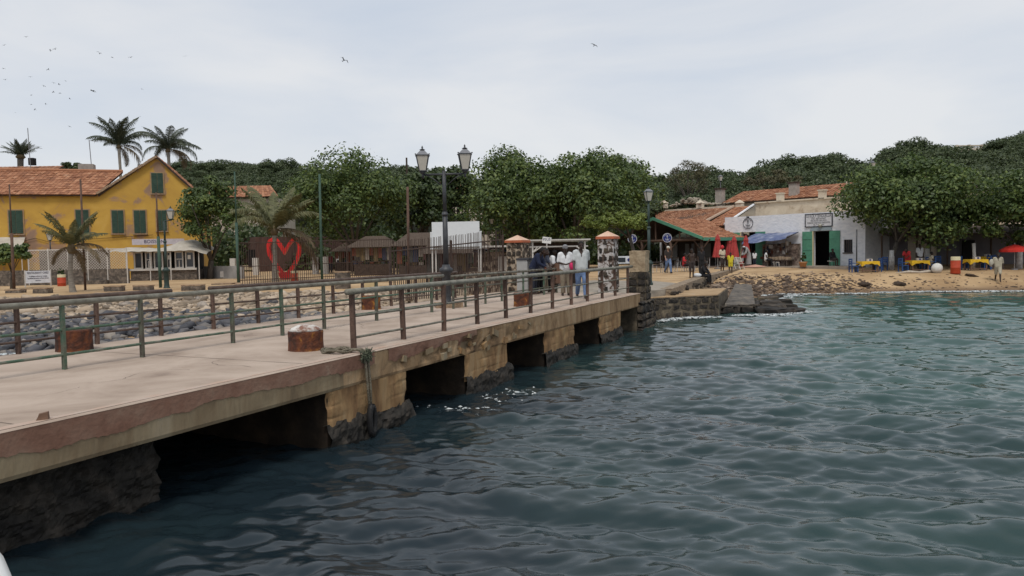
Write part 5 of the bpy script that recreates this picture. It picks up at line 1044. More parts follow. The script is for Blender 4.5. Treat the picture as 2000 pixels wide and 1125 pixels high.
# ---- parasols (closed, red) and an open red one on the beach
REDC = flat('red_canvas', (.34, .045, .042), .85, .15, 4)
def closed_parasol(px, yt, yb, Y, label):
    p = on_ground(px, Y); h = at(px, yt, Y).z-p.z; zb = at(px, yb, Y).z-p.z; o = thing('closed_parasol', label, 'parasol', p)
    MB().tube([(0, 0, 0), (0, 0, h)], .025, 6).obj('pole', flat('pole_grey', (.35, .34, .33), .5), o); MB().lathe([(.26, 0), (.28, .06), (.05, .1)], 10).obj('base', flat('base_grey', (.2, .2, .2)), o)
    mb = MB(); n = 16; prof = [(.33, zb), (.32, zb+.1), (.25, zb+.35*(h-zb)), (.15, zb+.7*(h-zb)), (.17, zb+.8*(h-zb)), (.07, h-.05), (.03, h+.02)]; v = []
    for r_, z_ in prof:
        for k in range(n): a = 2*math.pi*k/n; rr = r_*(1+.22*(k % 2)*(1 if r_ > .1 else 0)); v.append((rr*math.cos(a), rr*math.sin(a), z_+(.05*(k % 2) if z_ == zb else 0)))
    mb.add(v, [(i*n+k, i*n+(k+1) % n, (i+1)*n+(k+1) % n, (i+1)*n+k) for i in range(len(prof)-1) for k in range(n)]+[tuple(range((len(prof)-1)*n, len(prof)*n))]); mb.obj('canopy', REDC, o)
closed_parasol(1402, 458, 503, 56, 'closed red parasol nearest the pavilion post'); closed_parasol(1434, 461, 503, 57.5, 'closed red parasol between two others on the terrace'); closed_parasol(1457, 460, 504, 58.5, 'closed red parasol in front of the dark restaurant doorway'); closed_parasol(1424, 466, 502, 60.5, 'closed red parasol standing behind the others under the eave')
def open_parasol(px, py, Y, wpx, hpx, label, mat, pole_yb):
    p = at(px, py, Y); g = hz(p.x, Y); s = Y/FPX; o = thing('open_parasol', label, 'parasol', (p.x, Y, g)); r_ = wpx*s/2; h = p.z-g; n = 12; mb = MB()
    v = [(0, 0, h)]+[(r_*.6*math.cos(2*math.pi*k/n), r_*.6*math.sin(2*math.pi*k/n), h-hpx*s*.45) for k in range(n)]+[(r_*math.cos(2*math.pi*k/n), r_*math.sin(2*math.pi*k/n), h-hpx*s) for k in range(n)]+[(r_*math.cos(2*math.pi*k/n), r_*math.sin(2*math.pi*k/n), h-hpx*s-.14) for k in range(n)]
    mb.add(v, [(0, 1+k, 1+(k+1) % n) for k in range(n)]+[(1+k, 1+n+k, 1+n+(k+1) % n, 1+(k+1) % n) for k in range(n)]+[(1+n+k, 1+2*n+k, 1+2*n+(k+1) % n, 1+n+(k+1) % n) for k in range(n)]); mb.obj('canopy', mat, o)
    MB().tube([(0, 0, -.2), (0, 0, h+.08)], .024, 6).obj('pole', MATS['pole_grey'], o); MB().lathe([(.22, 0), (.2, .08), (.04, .1)], 8).obj('base', MATS['base_grey'], o)
    for k in range(n): a = 2*math.pi*k/n; MB().tube([(0, 0, h-.02), (r_*math.cos(a), r_*math.sin(a), h-hpx*s-.02)], .008, 3).obj('rib', MATS['pole_grey'], o)
open_parasol(1982, 477, 49, 52, 11, 'open bright red parasol over the beach terrace', flat('bright_red_canvas', (.55, .03, .02), .7, .1), 525)
open_parasol(2010, 464, 51, 46, 12, 'yellow and straw coloured parasol behind the red one', M('straw_canvas', [(.4, (.45, .30, .09)), (.6, (.35, .27, .18))], scale=3, rough=.9), 525)
# ---- souvenir stall with blue tarp before the restaurant wall
st = thing('souvenir_stall', 'souvenir stall under a blue tarpaulin against the white wall', 'stall', fL+Vector((0, 0, ZB)), er)
ua_, ub_ = fcol(1484), fcol(1563); zt = fz(1530, 452)
BLT = M('blue_tarp', [(.3, (.03, .05, .16)), (.5, (.10, .13, .24)), (.7, (.3, .33, .42))], scale=1.6, rough=.45, bump=.5, bscale=5)
nx_, ny_ = 22, 10; v = []; mb = MB()
for i in range(nx_):
    for j in range(ny_):
        u, s = i/(nx_-1), j/(ny_-1); v.append((ua_-.3+u*(ub_-ua_+.3), -.1-s*2.2, zt-.1-.75*s**1.3*(1-.4*u)+.06*vnoise(u*7, s*4)+.05*math.sin(u*14)*s-(.1 if j == ny_-1 else 0)))
mb.add(v, [(i*ny_+j, i*ny_+j+1, (i+1)*ny_+j+1, (i+1)*ny_+j) for i in range(nx_-1) for j in range(ny_-1)]); mb.obj('tarpaulin', BLT, st, True)
for u in (ua_-.1, (ua_+ub_)/2, ub_-.1): MB().tube([(u, -2.1, 0), (u, -2.1, zt-.75)], .035, 6).obj('post', WOODD, st)
MB().tube([(ub_-.1, -.1, zt-.1), (ub_-.1, -2.2, zt-.6)], .03, 6).obj('rafter', WOODD, st)
MB().box(((ua_+ub_)/2+.3, -.3, .95), (ub_-ua_-.4, .35, 1.9)).obj('back_rack', M('rack_goods', [(.3, (.05, .035, .03)), (.45, (.14, .1, .08)), (.6, (.28, .22, .18)), (.75, (.4, .36, .32))], scale=3.2, rough=.9, bump=.6, detail=3), st)
r = random.Random(9)
for k in range(44): MB().box((ua_+.5+(ub_-ua_-.7)*r.random(), -.52-.04*r.random(), .5+1.5*r.random()), (r.uniform(.12, .3), .06, r.uniform(.12, .34)), 0, Matrix.Rotation(r.uniform(-.2, .2), 3, 'Y')).obj('ware', CLOTH[r.randrange(6)] if r.random() < .7 else WHITE, st)
MB().box(((ua_+ub_)/2+1.1, -2.0, .62), (1.9, .8, .1)).obj('table_top', WOODD, st)
for dx in (.3, 1.9): MB().box(((ua_+ub_)/2+dx, -2.0, .3), (.06, .7, .6)).obj('trestle', WOODD, st)
for k in range(6): MB().box(((ua_+ub_)/2+.4+.28*k, -2.0, .78), (.22, .5, r.uniform(.15, .35))).obj('crate', M('cardboard', [(.3, (.25, .18, .12)), (.7, (.36, .28, .2))], scale=4, rough=.9), st)
for k in range(2): MB().box(((ua_+ub_)/2+.75+.42*k, -2.45, .3), (.3, .02, .42), 0, Matrix.Rotation(.15, 3, 'X')).obj('framed_picture', WHITE, st); MB().box(((ua_+ub_)/2+.75+.42*k, -2.47, .3), (.17, .02, .28), 0, Matrix.Rotation(.15, 3, 'X')).obj('picture', INKB, st)
def fpt(px, out, dz=0.0): u = fcol(px); p = fL+ex*u-ey*out; return Vector((p.x, p.y, hz(p.x, p.y)+dz))
step = thing('door_step', 'worn concrete terrace step along the restaurant front', 'step', fL+Vector((0, 0, .9)), er)
MB().box((fcol(1560), -1.5, .22), (fcol(1690)-fcol(1440)-.2, 3.0, .5)).obj('terrace', M('step_concrete', [(.3, (.2, .165, .13)), (.7, (.33, .28, .23))], scale=1.5, rough=.92, bump=.6), step)
for k in range(14): q = MB().box((fcol(1470)+.75*k, -3.1+.1*r.random(), .05), (.68, .4, .3), r.uniform(-.05, .05)); q.obj('edge_stone', STW, step)
pt = thing('potted_plant', 'terracotta pot with a small dark shrub by the restaurant door', 'plant', fpt(1608, 3.2, .12), 0)
MB().lathe([(.2, 0), (.28, .3), (.31, .32), (.31, .38), (.26, .38)], 12).obj('pot', M('terracotta', [(.3, (.36, .17, .07)), (.7, (.48, .25, .12))], scale=5, rough=.85), pt, True)
tag(MB().lathe([(.17, 0), (.2, .42), (.21, .45)], 12).obj('red_bucket', REDC, None, True, fpt(1494, 3.6, .02)), 'red plastic bucket on the sand by the souvenir stall', 'bucket')
mb = MB(); mb.add([(-1.1, -.4, 0), (.6, -.6, .03), (1.1, .3, .06), (-.5, .5, .04), (.3, .0, .22)], [(0, 1, 4), (1, 2, 4), (2, 3, 4), (3, 0, 4)]); tag(mb.obj('cloth_bundle', M('salmon_cloth', [(.3, (.4, .2, .15)), (.7, (.5, .3, .22))], scale=3, rough=.8), None, False, fpt(1520, 4.0, .02), er), 'salmon pink cloth bundle spread on the sand before the stall', 'cloth')
# ---- beach terrace: shaded wall, tables, chairs, benches
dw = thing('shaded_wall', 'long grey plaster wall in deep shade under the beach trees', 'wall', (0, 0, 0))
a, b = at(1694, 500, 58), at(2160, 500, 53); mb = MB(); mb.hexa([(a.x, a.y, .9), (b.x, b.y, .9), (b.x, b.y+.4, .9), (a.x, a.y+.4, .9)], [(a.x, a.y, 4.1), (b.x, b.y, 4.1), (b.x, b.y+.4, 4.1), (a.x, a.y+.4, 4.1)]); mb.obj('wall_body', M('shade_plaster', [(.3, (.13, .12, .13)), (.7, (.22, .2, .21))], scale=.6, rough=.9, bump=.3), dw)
mb = MB(); mb.hexa([(a.x, a.y-.05, 4.1), (b.x, b.y-.05, 4.1), (b.x, b.y-3.8, 3.5), (a.x, a.y-3.2, 3.5)], [(a.x, a.y-.05, 4.2), (b.x, b.y-.05, 4.2), (b.x, b.y-3.8, 3.6), (a.x, a.y-3.2, 3.6)]); mb.obj('lean_to_roof', THATCH, dw)
for px in (1722, 1790, 1850, 1935): p = on_ground(px, 54.6); MB().tube([p, (p.x, p.y, 3.55)], .07, 6).obj('roof_post', LOG, dw)
for px, w_ in ((1725, 1.3), (1870, 1.2)): p = at(px, 500, 57.3); MB().box((p.x, a.y+(b.y-a.y)*(p.x-a.x)/(b.x-a.x)-.05, 2.1), (w_, .1, 2.0)).obj('doorway', DARKIN, dw)
rb = thing('cream_building', 'cream building showing through the beach trees', 'building', (0, 0, 0)); p = at(1920, 385, 68); z = at(1920, 377, 68).z
MB().box((p.x-2, p.y+3, z/2), (24, 6, z)).obj('wall', CRM, rb); MB().box((p.x-2, p.y+2.9, z+.1), (24.4, 6.4, .2)).obj('roof_edge', CRM, rb)
YCL = flat('yellow_tablecloth', (.62, .38, .02), .85, .15, 5); BLU = flat('blue_plastic', (.025, .07, .20), .5, .15)
def table(px, Y, label, w_=1.15, d_=.8, rz=0):
    g = on_ground(px, Y); o = thing('terrace_table', label, 'table', g, rz); n, m_ = 16, 10; mb = MB(); v = []
    MB().box((0, 0, .70), (w_, d_, .04)).obj('table_top', WOODD, o)
    for sx in (-1, 1):
        for sy in (-1, 1): MB().box((sx*(w_/2-.06), sy*(d_/2-.06), .34), (.06, .06, .68)).obj('leg', WOODB, o)
    for s in (-1, 1): MB().box((0, s*(d_/2-.06), .12), (w_-.12, .04, .05)).obj('stretcher', WOODB, o)
    mb = MB(); P_ = []; per = []
    hx, hy = w_/2+.015, d_/2+.015
    for k in range(40):
        t = k/40*4; s = int(t); f = t-s; c = [(-hx, -hy), (hx, -hy), (hx, hy), (-hx, hy)]; a_, b_ = c[s], c[(s+1) % 4]; per.append((a_[0]+(b_[0]-a_[0])*f, a_[1]+(b_[1]-a_[1])*f, 4*abs(f-.5)**2))
    for x_, y_, _ in per: P_.append((x_, y_, .735))
    for x_, y_, q in per: P_.append((x_*1.04, y_*1.05, .735-.16-.17*q+.03*math.sin(x_*17+y_*13)))
    mb.add(P_, [tuple(range(40))]+[(k, 40+k, 40+(k+1) % 40, (k+1) % 40) for k in range(40)]); cl = mb.obj('tablecloth', YCL, None); cl.location = g; cl.rotation_euler = (0, 0, rz); tag(cl, 'yellow cloth over ' + label, 'tablecloth', None)
    q = thing('napkin_holder', 'white napkin holder on ' + label, 'holder', g+Vector((.1, 0, .737))); MB().box((0, 0, .08), (.36, .16, .16)).obj('box', WHITE, q); MB().box((.02, -.085, .08), (.14, .012, .1)).obj('label', NAVY, q)
CHAIR = None
def chair(px, Y, rz, label, high=True):
    global CHAIR
    g = on_ground(px, Y)
    if CHAIR is None:
        o = thing('blue_chair', label, 'chair', g, rz); MB().box((0, 0, .43), (.46, .46, .05)).obj('seat', BLU, o)
        for sx in (-1, 1):
            for sy in (-1, 1): MB().box((sx*.2, sy*.2, .21), (.06, .06, .42)).obj('leg', BLU, o)
            MB().box((sx*.2, .21, .68), (.05, .05, .5)).obj('back_post', BLU, o); MB().box((sx*.22, 0, .62), (.05, .42, .04)).obj('armrest', BLU, o)
        for z in (.58, .72, .88): MB().box((0, .215, z), (.4, .035, .1)).obj('back_slat', BLU, o)
        MB().box((0, -.2, .26), (.4, .03, .28)).obj('front_panel', BLU, o); CHAIR = o
    else:
        o = copy_tree(CHAIR); o.location = g; o.rotation_euler = (0, 0, rz); o['label'] = label
    o['group'] = 'blue terrace chairs'
TB = [(1695, 49.6, 'the beach table by the lamp pole'), (1792, 49.4, 'the beach table beside the person in red'), (1905, 49.2, 'the beach table nearest the litter drum'), (1925, 52.5, 'the beach table behind the white post')]
for px, Y, lb in TB: table(px, Y, lb)
for px, Y, rz, lb in ((1667, 49.7, 1.6, 'blue chair between the lamp pole and its table'), (1713, 49.9, -1.6, 'blue chair right of the lamp pole table'), (1724, 51.0, -1.2, 'blue chair behind the lamp pole table'), (1764, 49.4, 1.7, 'low blue chair left of the middle beach table'), (1806, 49.9, -1.5, 'blue chair right of the middle beach table'), (1818, 49.6, -1.7, 'blue chair next to the white ball'), (1828, 51, -1.0, 'blue chair behind the white ball'), (1882, 50, 1.4, 'blue chair behind the litter drum'), (1925, 49.6, -1.6, 'blue chair right of the drum side table'), (1936, 49.8, -1.4, 'blue chair near the walking man'), (1945, 50.6, -.9, 'blue chair behind the walking man')): chair(px, Y, rz, lb)
p = on_ground(1830, 47.6); tag(MB().sphere((0, 0, .3), .34, 16, 10).obj('white_ball', flat('buoy_white', (.6, .58, .54), .6), None, True, (p.x, p.y, p.z)), 'large white buoy ball lying on the sand', 'ball')
p = on_ground(1795, 47.8); mb = MB(); mb.tube([(-1.5, 0, .05), (-.6, .1, .1), (0, -.05, .06), (.7, .1, .1), (1.1, 0, .05)], [.02, .09, .07, .1, .03], 8); tag(mb.obj('driftwood', M('bleached_wood', [(.3, (.36, .3, .24)), (.7, (.5, .45, .38))], scale=6, rough=.9), None, True, p), 'bleached driftwood branch on the sand by the white ball', 'driftwood')
for k, (px, Y, lb) in enumerate(((1900, 46.4, 'dark clump of driftweed by the walking man'), (1688, 45.6, 'dark driftweed mound near the lamp pole side of the beach'), (1755, 45.4, 'dark driftweed mound below the middle beach table'))):
    p = on_ground(px, Y); o = link('driftweed', BOULD[k].copy(), None, p, k); o.data.materials[0] = M('driftweed', [(.3, (.03, .02, .015)), (.7, (.09, .06, .04))], scale=9, rough=.9, bump=1); o.scale = (.55, .35, .22); tag(o, lb, 'driftweed')
for px, yt, Y, lb, wd in ((1901, 475, 50.5, 'white painted post rising behind the drum side table', .11),):
    p = on_ground(px, Y); h = at(px, yt, Y).z-p.z; tag(MB().tube([(0, 0, 0), (.05, 0, h*.5), (.0, 0, h)], wd, 9).obj('white_post', WHITE, None, True, p), lb, 'post')
# ---- pavilion furniture
DCH = flat('dark_seat', (.03, .022, .02), .7); STEEL = flat('pale_steel', (.42, .42, .42), .4)
def cafe_set(px, Y, lb, i):
    g = on_ground(px, Y); g.z = max(g.z, ZT if i > 3 else g.z); t = thing('cafe_table', 'dark ' + lb, 'table', g); MB().box((0, 0, .73), (.8, .8, .05)).obj('table_top', DCH, t)
    for sx in (-1, 1):
        for sy in (-1, 1): MB().tube([(sx*.33, sy*.33, 0), (sx*.33, sy*.33, .72)], .02, 5).obj('leg', STEEL, t)
    for s in (-1, 1):
        c = thing('cafe_chair', 'dark chair ' + ('jettyward' if s < 0 else 'beachward')+' of the ' + lb, 'chair', g+Vector((s*.75, -.1, 0)), s*1.4, 'cafe chairs')
        MB().box((0, 0, .45), (.42, .42, .04)).obj('seat', DCH, c); MB().box((0, -.2, .72), (.42, .03, .42)).obj('backrest', DCH, c)
        for sx in (-1, 1):
            for sy in (-1, 1): MB().tube([(sx*.19, sy*.19, 0), (sx*.19, sy*.19, .45)], .017, 5).obj('leg', STEEL, c)
for i, (px, Y, lb) in enumerate(((1283, 49.5, 'table by the rough end pillar'), (1330, 51.5, 'table by the person in red'), (1256, 52, 'table under the first round sign'), (1358, 53, 'table by the pavilion corner'), (1315, 60.5, 'table deep inside the pavilion'), (1392, 59.5, 'table behind the parasols'))): cafe_set(px, Y, lb, i)
for i, (px, Y, lb) in enumerate(((1437, 54.5, 'white slatted folding chair behind the child in yellow'), (1446, 54.9, 'white slatted folding chair beside the terrace parasols'))):
    g = on_ground(px, Y); c = thing('folding_chair', lb, 'chair', g, .5); MB().box((0, 0, .44), (.42, .4, .03)).obj('seat', WHITE, c)
    for s in (-1, 1): MB().tube([(s*.2, -.25, 0), (s*.2, .22, .95)], .02, 5).obj('back_leg', WHITE, c); MB().tube([(s*.2, .2, 0), (s*.2, -.2, .45)], .02, 5).obj('front_leg', WHITE, c)
    for k in range(4): MB().box((0, .06+.045*k, .58+.1*k), (.4, .02, .06)).obj('slat', WHITE, c)
# ================================================================ STREET LAMPS
LMET = M('lamp_iron', [(.3, (.022, .024, .028)), (.7, (.05, .052, .058))], scale=6, rough=.5, spec=.5); LROOF = M('lamp_roof_zinc', [(.3, (.12, .125, .14)), (.7, (.22, .225, .24))], scale=8, rough=.5); LGL = flat('lamp_glass', (.50, .47, .41), .25, .05); LGRN = M('lamp_green_iron', [(.3, (.018, .035, .032)), (.7, (.04, .065, .058))], scale=6, rough=.6)
def lantern(parent, c, s, met=LMET):
    """four-sided tapering lantern standing on c; s = overall height"""
    l_ = thing_part('lantern', parent, c, R(12)); b, t, h0, h1 = .13*s, .235*s, .08*s, .62*s
    mb = MB(); q = lambda r_, z: [(-r_, -r_, z), (r_, -r_, z), (r_, r_, z), (-r_, r_, z)]
    mb.hexa(q(b*1.1, h0-.03*s), q(b*1.1, h0)); mb.hexa(q(t*1.06, h1), q(t*1.06, h1+.035*s)); l_.data = mb.mesh('lantern', met)
    g0, g1 = q(b, h0), q(t*.97, h1)
    for i in range(4):
        a0, a1, b1, b0 = [Vector(x) for x in (g0[i], g0[(i+1) % 4], g1[(i+1) % 4], g1[i])]; n_ = (a1-a0).cross(b0-a0).normalized(); mb = MB(); mb.hexa([a0-n_*.01, a1-n_*.01, b1-n_*.01, b0-n_*.01], [a0, a1, b1, b0]); mb.obj('pane', LGL, l_)
        MB().tube([a0+Vector((0, 0, 0)), b0], .014*s*1.6, 5).obj('corner_bar', met, l_)
        MB().sphere((b0.x*1.12, b0.y*1.12, h1+.05*s), .03*s, 6, 4).obj('corner_knob', met, l_)
    mb = MB(); mb.hexa(q(t*1.0, h1+.035*s), q(t*.38, h1+.2*s)); mb.obj('roof', LROOF, l_)
    MB().lathe([(t*.38, h1+.2*s), (t*.34, h1+.225*s), (t*.5, h1+.24*s), (t*.2, h1+.275*s), (t*.1, h1+.29*s), (t*.16, h1+.33*s), (t*.05, h1+.38*s), (.002, h1+.40*s)], 8).obj('finial', met, l_, True)
    MB().lathe([(.05*s, -.06*s), (.09*s, -.02*s), (b*1.0, .05*s)], 8).obj('cup', met, l_, True)
def lamp(px, py, z, ytop, label, arms=2, arm=.6, s=.75, Y=None, met=LMET, rz=None, yb=None):
    p = G(px, py, z) if Y is None else on_ground(px, Y); H = at(px, ytop, p.y).z-p.z; o = thing('street_lamp', label, 'street lamp', p, JR*0+ (rz or 0)); Ha = H-s*1.02
    if arms == 1: Ha = H-s*1.02
    k = min(1.0, H/4.2); sh = .11*k
    MB().lathe([(sh*1.6, 0), (sh*1.6, .12), (sh*1.3, .16), (sh*1.15, .3), (sh*1.15, .95*k), (sh*1.75, 1.0*k), (sh*1.8, 1.08*k), (sh*1.1, 1.13*k), (sh*.9, 1.2*k)], 12).obj('base', met, o, True)
    MB().tube([(0, 0, 1.15*k), (0, 0, Ha*.72)], [sh*.72, sh*.62], 10).obj('shaft', met, o, True); MB().tube([(0, 0, Ha*.7), (0, 0, Ha+(.1 if arms == 2 else 0))], sh*.48, 10).obj('upper_shaft', met, o, True); MB().lathe([(sh*.8, Ha*.69), (sh*.85, Ha*.7), (sh*.8, Ha*.71)], 10).obj('collar', met, o, True)
    if arms == 2:
        MB().tube([(-arm, 0, Ha), (arm, 0, Ha)], sh*.25, 7).obj('cross_arm', met, o, True)
        for sx in (-1, 1):
            MB().tube([(sx*arm*.15, 0, Ha-.3), (sx*arm*.5, 0, Ha-.12), (sx*arm*.85, 0, Ha-.01)], sh*.12, 5).obj('scroll', met, o, True); lantern(o, (sx*arm, 0, Ha+.06), s, met)
            MB().tube([(sx*arm, 0, Ha-.1), (sx*arm, 0, Ha+.05)], sh*.3, 7).obj('arm_end', met, o, True)
    elif arms == 1: lantern(o, (0, 0, Ha+.05), s, met)
    else:
        MB().tube([(0, 0, Ha), (arm, 0, Ha+.04)], sh*.25, 7).obj('cross_arm', met, o, True); lantern(o, (arm, 0, Ha+.06), s, met)
    return o
tl = lamp(873, 600, 1.3, 287, 'tall dark double street lamp standing on the jetty', 2, .60, .74, rz=R(-6))
MB().box((.05, 0, .06), (.75, .6, .16), .3).obj('plinth', VERGE, tl)
lamp(326, 566, 1.15, 404, 'dark single-bracket street lamp in front of the kiosk canvas', 3, .36, .74, met=LGRN)
lamp(974, 540, 1.3, 422, 'smaller double street lamp behind the stone booth', 2, .48, .7, Y=58, met=LGRN)
lamp(1268, 545, 1.15, 365, 'single street lamp rising behind the rough end pillar', 1, 0, .74, Y=34.5, met=LGRN)
lamp(101, 545, 1.2, 451, 'small wall-height street lamp behind the palm fronds', 1, 0, .7, Y=50)
lamp(1408, 500, 1.3, 340, 'street lamp whose lantern rises above the annex chimney', 1, 0, .8, Y=78)
lamp(1703, 500, 1.3, 312, 'street lamp lantern showing against the hillside trees', 1, 0, .85, Y=64)
p = on_ground(1673, 50.0); o = thing('thin_lamp_pole', 'thin black pole by the beach tables', 'pole', p); MB().tube([(0, 0, -.1), (0, 0, at(1673, 448, 50).z-p.z)], .045, 8).obj('shaft', LMET, o, True); MB().lathe([(.12, 0), (.1, .2), (.05, .25)], 8).obj('foot', LMET, o)
# ================================================================ VEGETATION
def leafmat(name, dark, mid, light, isl=.45, tr=.3):
    dark, mid, light = [(c[0]*1.95, c[1]*1.8, c[2]*1.3) for c in (dark, mid, light)]; return M(name, [(.18, dark), (.48, mid), (.70, light), (.84, (light[0]*1.9, light[1]*1.75, light[2]*1.5))], scale=.55, island=isl, rough=.5, trans=tr, spec=.4)  # brightest stop paints yellow-green highlights into the leaf colour
LF_ALM = leafmat('almond_leaves', (.012, .022, .012), (.036, .062, .024), (.095, .13, .045))
LF_DRK = leafmat('dark_leaves', (.008, .016, .010), (.024, .042, .020), (.06, .085, .035))
LF_HIL = leafmat('hillside_leaves', (.015, .025, .015), (.034, .052, .03), (.06, .08, .045), .45)
LF_LGT = leafmat('light_leaves', (.03, .045, .013), (.075, .105, .028), (.13, .165, .05))
LF_DRY = leafmat('dry_twig_leaves', (.03, .028, .02), (.055, .055, .038), (.085, .085, .055))
BARK = M('grey_bark', [(.3, (.05, .042, .035)), (.7, (.13, .11, .09))], scale=5, rough=.9, bump=.7, stretch=(2, 2, .5)); LIMEB = M('limed_trunk', [(.35, (.3, .28, .26)), (.55, (.55, .54, .52))], scale=5, rough=.9, bump=.5)
def crown_mesh(name, rx, ry, rz_, lumps, per, leaf, mat, seed, lump_r=(.2, .34), flat_bottom=.35, up=.35):
    """leaf faces spread over many uneven lumps that fill a crown; gaps remain between lumps"""
    r = np.random.default_rng(seed); C = []
    while len(C) < lumps:
        d = r.normal(size=3); d /= np.linalg.norm(d); k = r.uniform(.35, 1)**.5
        if d[2] < -flat_bottom and r.random() < .8: d[2] *= -.4
        C.append(d*k*np.array([rx, ry, rz_])*.9)
    C = np.array(C); R_ = r.uniform(*lump_r, lumps)*min(rx, rz_*1.2, ry*1.2); 
    P, Nn = [], []
    for c, rad in zip(C, R_):
        n = int(per*r.uniform(.6, 1.3)); d = r.normal(size=(n, 3)); d[:, 2] += .45; d /= np.linalg.norm(d, axis=1)[:, None]
        P.append(c+d*rad*np.array([1.15, 1.15, .8])*r.uniform(.55, 1.12, (n, 1))); Nn.append(d)
    P = np.concatenate(P); Nn = np.concatenate(Nn); n = len(P)
    # leaf: kite folded along its midrib, oriented mostly outwards/upwards
    nr = Nn+r.normal(0, .55, (n, 3)); nr[:, 2] += up; nr /= np.linalg.norm(nr, axis=1)[:, None]
    t = np.cross(nr, r.normal(size=(n, 3))); t /= np.linalg.norm(t, axis=1)[:, None]; b = np.cross(nr, t); s = (leaf*r.uniform(.55, 1.35, n))[:, None]
    V = np.stack([P-t*s*.5, P+b*s*.33-nr*s*.06, P+t*s*.55-nr*s*.08, P-b*s*.33-nr*s*.06], 1).reshape(-1, 3)
    i = np.arange(n)*4; F = np.concatenate([np.stack([i, i+1, i+2], 1), np.stack([i, i+2, i+3], 1)]); 
    return np_mesh(name, V, F, mat), C, R_
def tree(label, px, Y, crown_c, rx, ry, rz_, mat, seed, lumps=46, per=190, leaf=.34, group=None, name='broadleaf_tree', trunk_r=.28, lime=False, lump_r=(.16, .36), base=None, up=.35):
    g = on_ground(px, Y) if base is None else base; o = thing(name, label, 'tree', g, 0, group); cz = crown_c[1]-g.z; cx = crown_c[0]-g.x
    me, C, R_ = crown_mesh('crown', rx, ry, rz_, lumps, per, leaf, mat, seed, lump_r, up=up); link('crown', me, o, (cx, 0, cz))
    fork = max(.9, cz-rz_*.85); r = random.Random(seed)
    MB().tube([(0, 0, -.3), (.05, 0, fork*.5), (cx*.3, 0, fork)], [trunk_r*1.25, trunk_r, trunk_r*.9], 9).obj('trunk', BARK, o, True)
    if lime: MB().tube([(0, 0, -.05), (.05*.6, 0, min(fork*.9, 1.35))], [trunk_r*1.3, trunk_r*1.08], 9).obj('limed_band', LIMEB, o, True)
    for k in range(8):
        c = C[r.randrange(len(C))]; e = Vector((cx+c[0], c[1], cz+c[2])); s_ = Vector((cx*.3, 0, fork-.1)); m_ = s_.lerp(e, .5)+Vector((0, 0, .25)); MB().tube([s_, m_, e], [trunk_r*.5, trunk_r*.3, trunk_r*.1], 6).obj('limb', BARK, o, True)
    return o
def tpx(label, x0, x1, y0, y1, Y, mat, seed, trunk_px=None, squash=1.0, **k):       # crown from its outline in the photo and its depth
    cx, cy = (x0+x1)/2, (y0+y1)/2; p = at(cx, cy, Y); s = Y/FPX; rx = (x1-x0)/2*s; rz_ = (y1-y0)/2*s
    return tree(label, trunk_px or cx, Y, (p.x, p.z), rx, rx*squash, rz_, mat, seed, **k)
tpx('dark glossy tree overhanging the kiosk, beside the yellow gable', 350, 486, 338, 522, 54, LF_ALM, 1, 410, lumps=50, per=260, leaf=.21, trunk_r=.2)
tpx('large broad-leaved tree right of the coconut palm behind the fence', 562, 798, 292, 505, 62, LF_ALM, 2, 700, lumps=80, per=340, leaf=.25)
tpx('dark tree filling the gap left of the tall double lamp', 740, 885, 322, 505, 70, LF_DRK, 3, lumps=60, per=190, leaf=.34)
tpx('tree with a ragged top just right of the tall double lamp', 830, 950, 316, 500, 72, LF_DRK, 4, lumps=44, per=170, leaf=.32)
tpx('huge dense tree behind the white shelter', 905, 1135, 297, 505, 60, LF_ALM, 5, 1040, lumps=84, per=340, leaf=.25)
tpx('tall dense tree between the shelter and the pavilion', 1075, 1285, 297, 500, 64, LF_ALM, 6, 1180, lumps=76, per=340, leaf=.25)
tpx('dense tree crown joining the two big crowns behind the gate', 1015, 1225, 303, 498, 57.5, LF_ALM, 31, 1120, lumps=80, per=330, leaf=.25)
tpx('low dark tree mass above the market stalls', 600, 810, 385, 500, 74, LF_DRK, 7, lumps=40, per=170, leaf=.36)
tpx('low dark tree mass behind the white shelter roof', 930, 1150, 400, 500, 70, LF_DRK, 8, lumps=46, per=170, leaf=.36)
tpx('spreading light green thorn tree over the peeling gate pillar', 1128, 1286, 413, 466, 41, LF_LGT, 9, 1240, lumps=60, per=230, leaf=.13, trunk_r=.1, name='thorn_tree', squash=.6)
tpx('big round almond tree over the beach tables', 1648, 1908, 302, 486, 51.5, LF_ALM, 10, 1741, lumps=95, per=330, leaf=.23, lime=True, trunk_r=.15)
tpx('almond tree at the beach beside the red parasol', 1880, 2110, 338, 494, 50, LF_ALM, 11, 1990, lumps=80, per=320, leaf=.22, lime=True, trunk_r=.16)
tpx('almond tree with a limed trunk behind the beach waiter', 1755, 1890, 372, 486, 53.5, LF_DRK, 12, 1810, lumps=46, per=270, leaf=.24, lime=True, trunk_r=.17)
tpx('small thin-leaved shrub growing by the cream wall', 0, 62, 472, 535, 42, LF_ALM, 13, 20, lumps=22, per=120, leaf=.2, trunk_r=.06, name='shrub')
tpx('wispy half-bare grey tree behind the annex roof', 1296, 1392, 305, 410, 84, LF_DRY, 14, lumps=60, per=90, leaf=.16, lump_r=(.12, .24))
tpx('grey half-bare tree behind the orange roof', 1440, 1580, 330, 392, 88, LF_DRY, 15, lumps=50, per=110, leaf=.2, lump_r=(.12, .24))
tpx('rounded acacia behind the yellow house chimney', 108, 178, 318, 350, 86, LF_HIL, 16, lumps=26, per=130, leaf=.3)
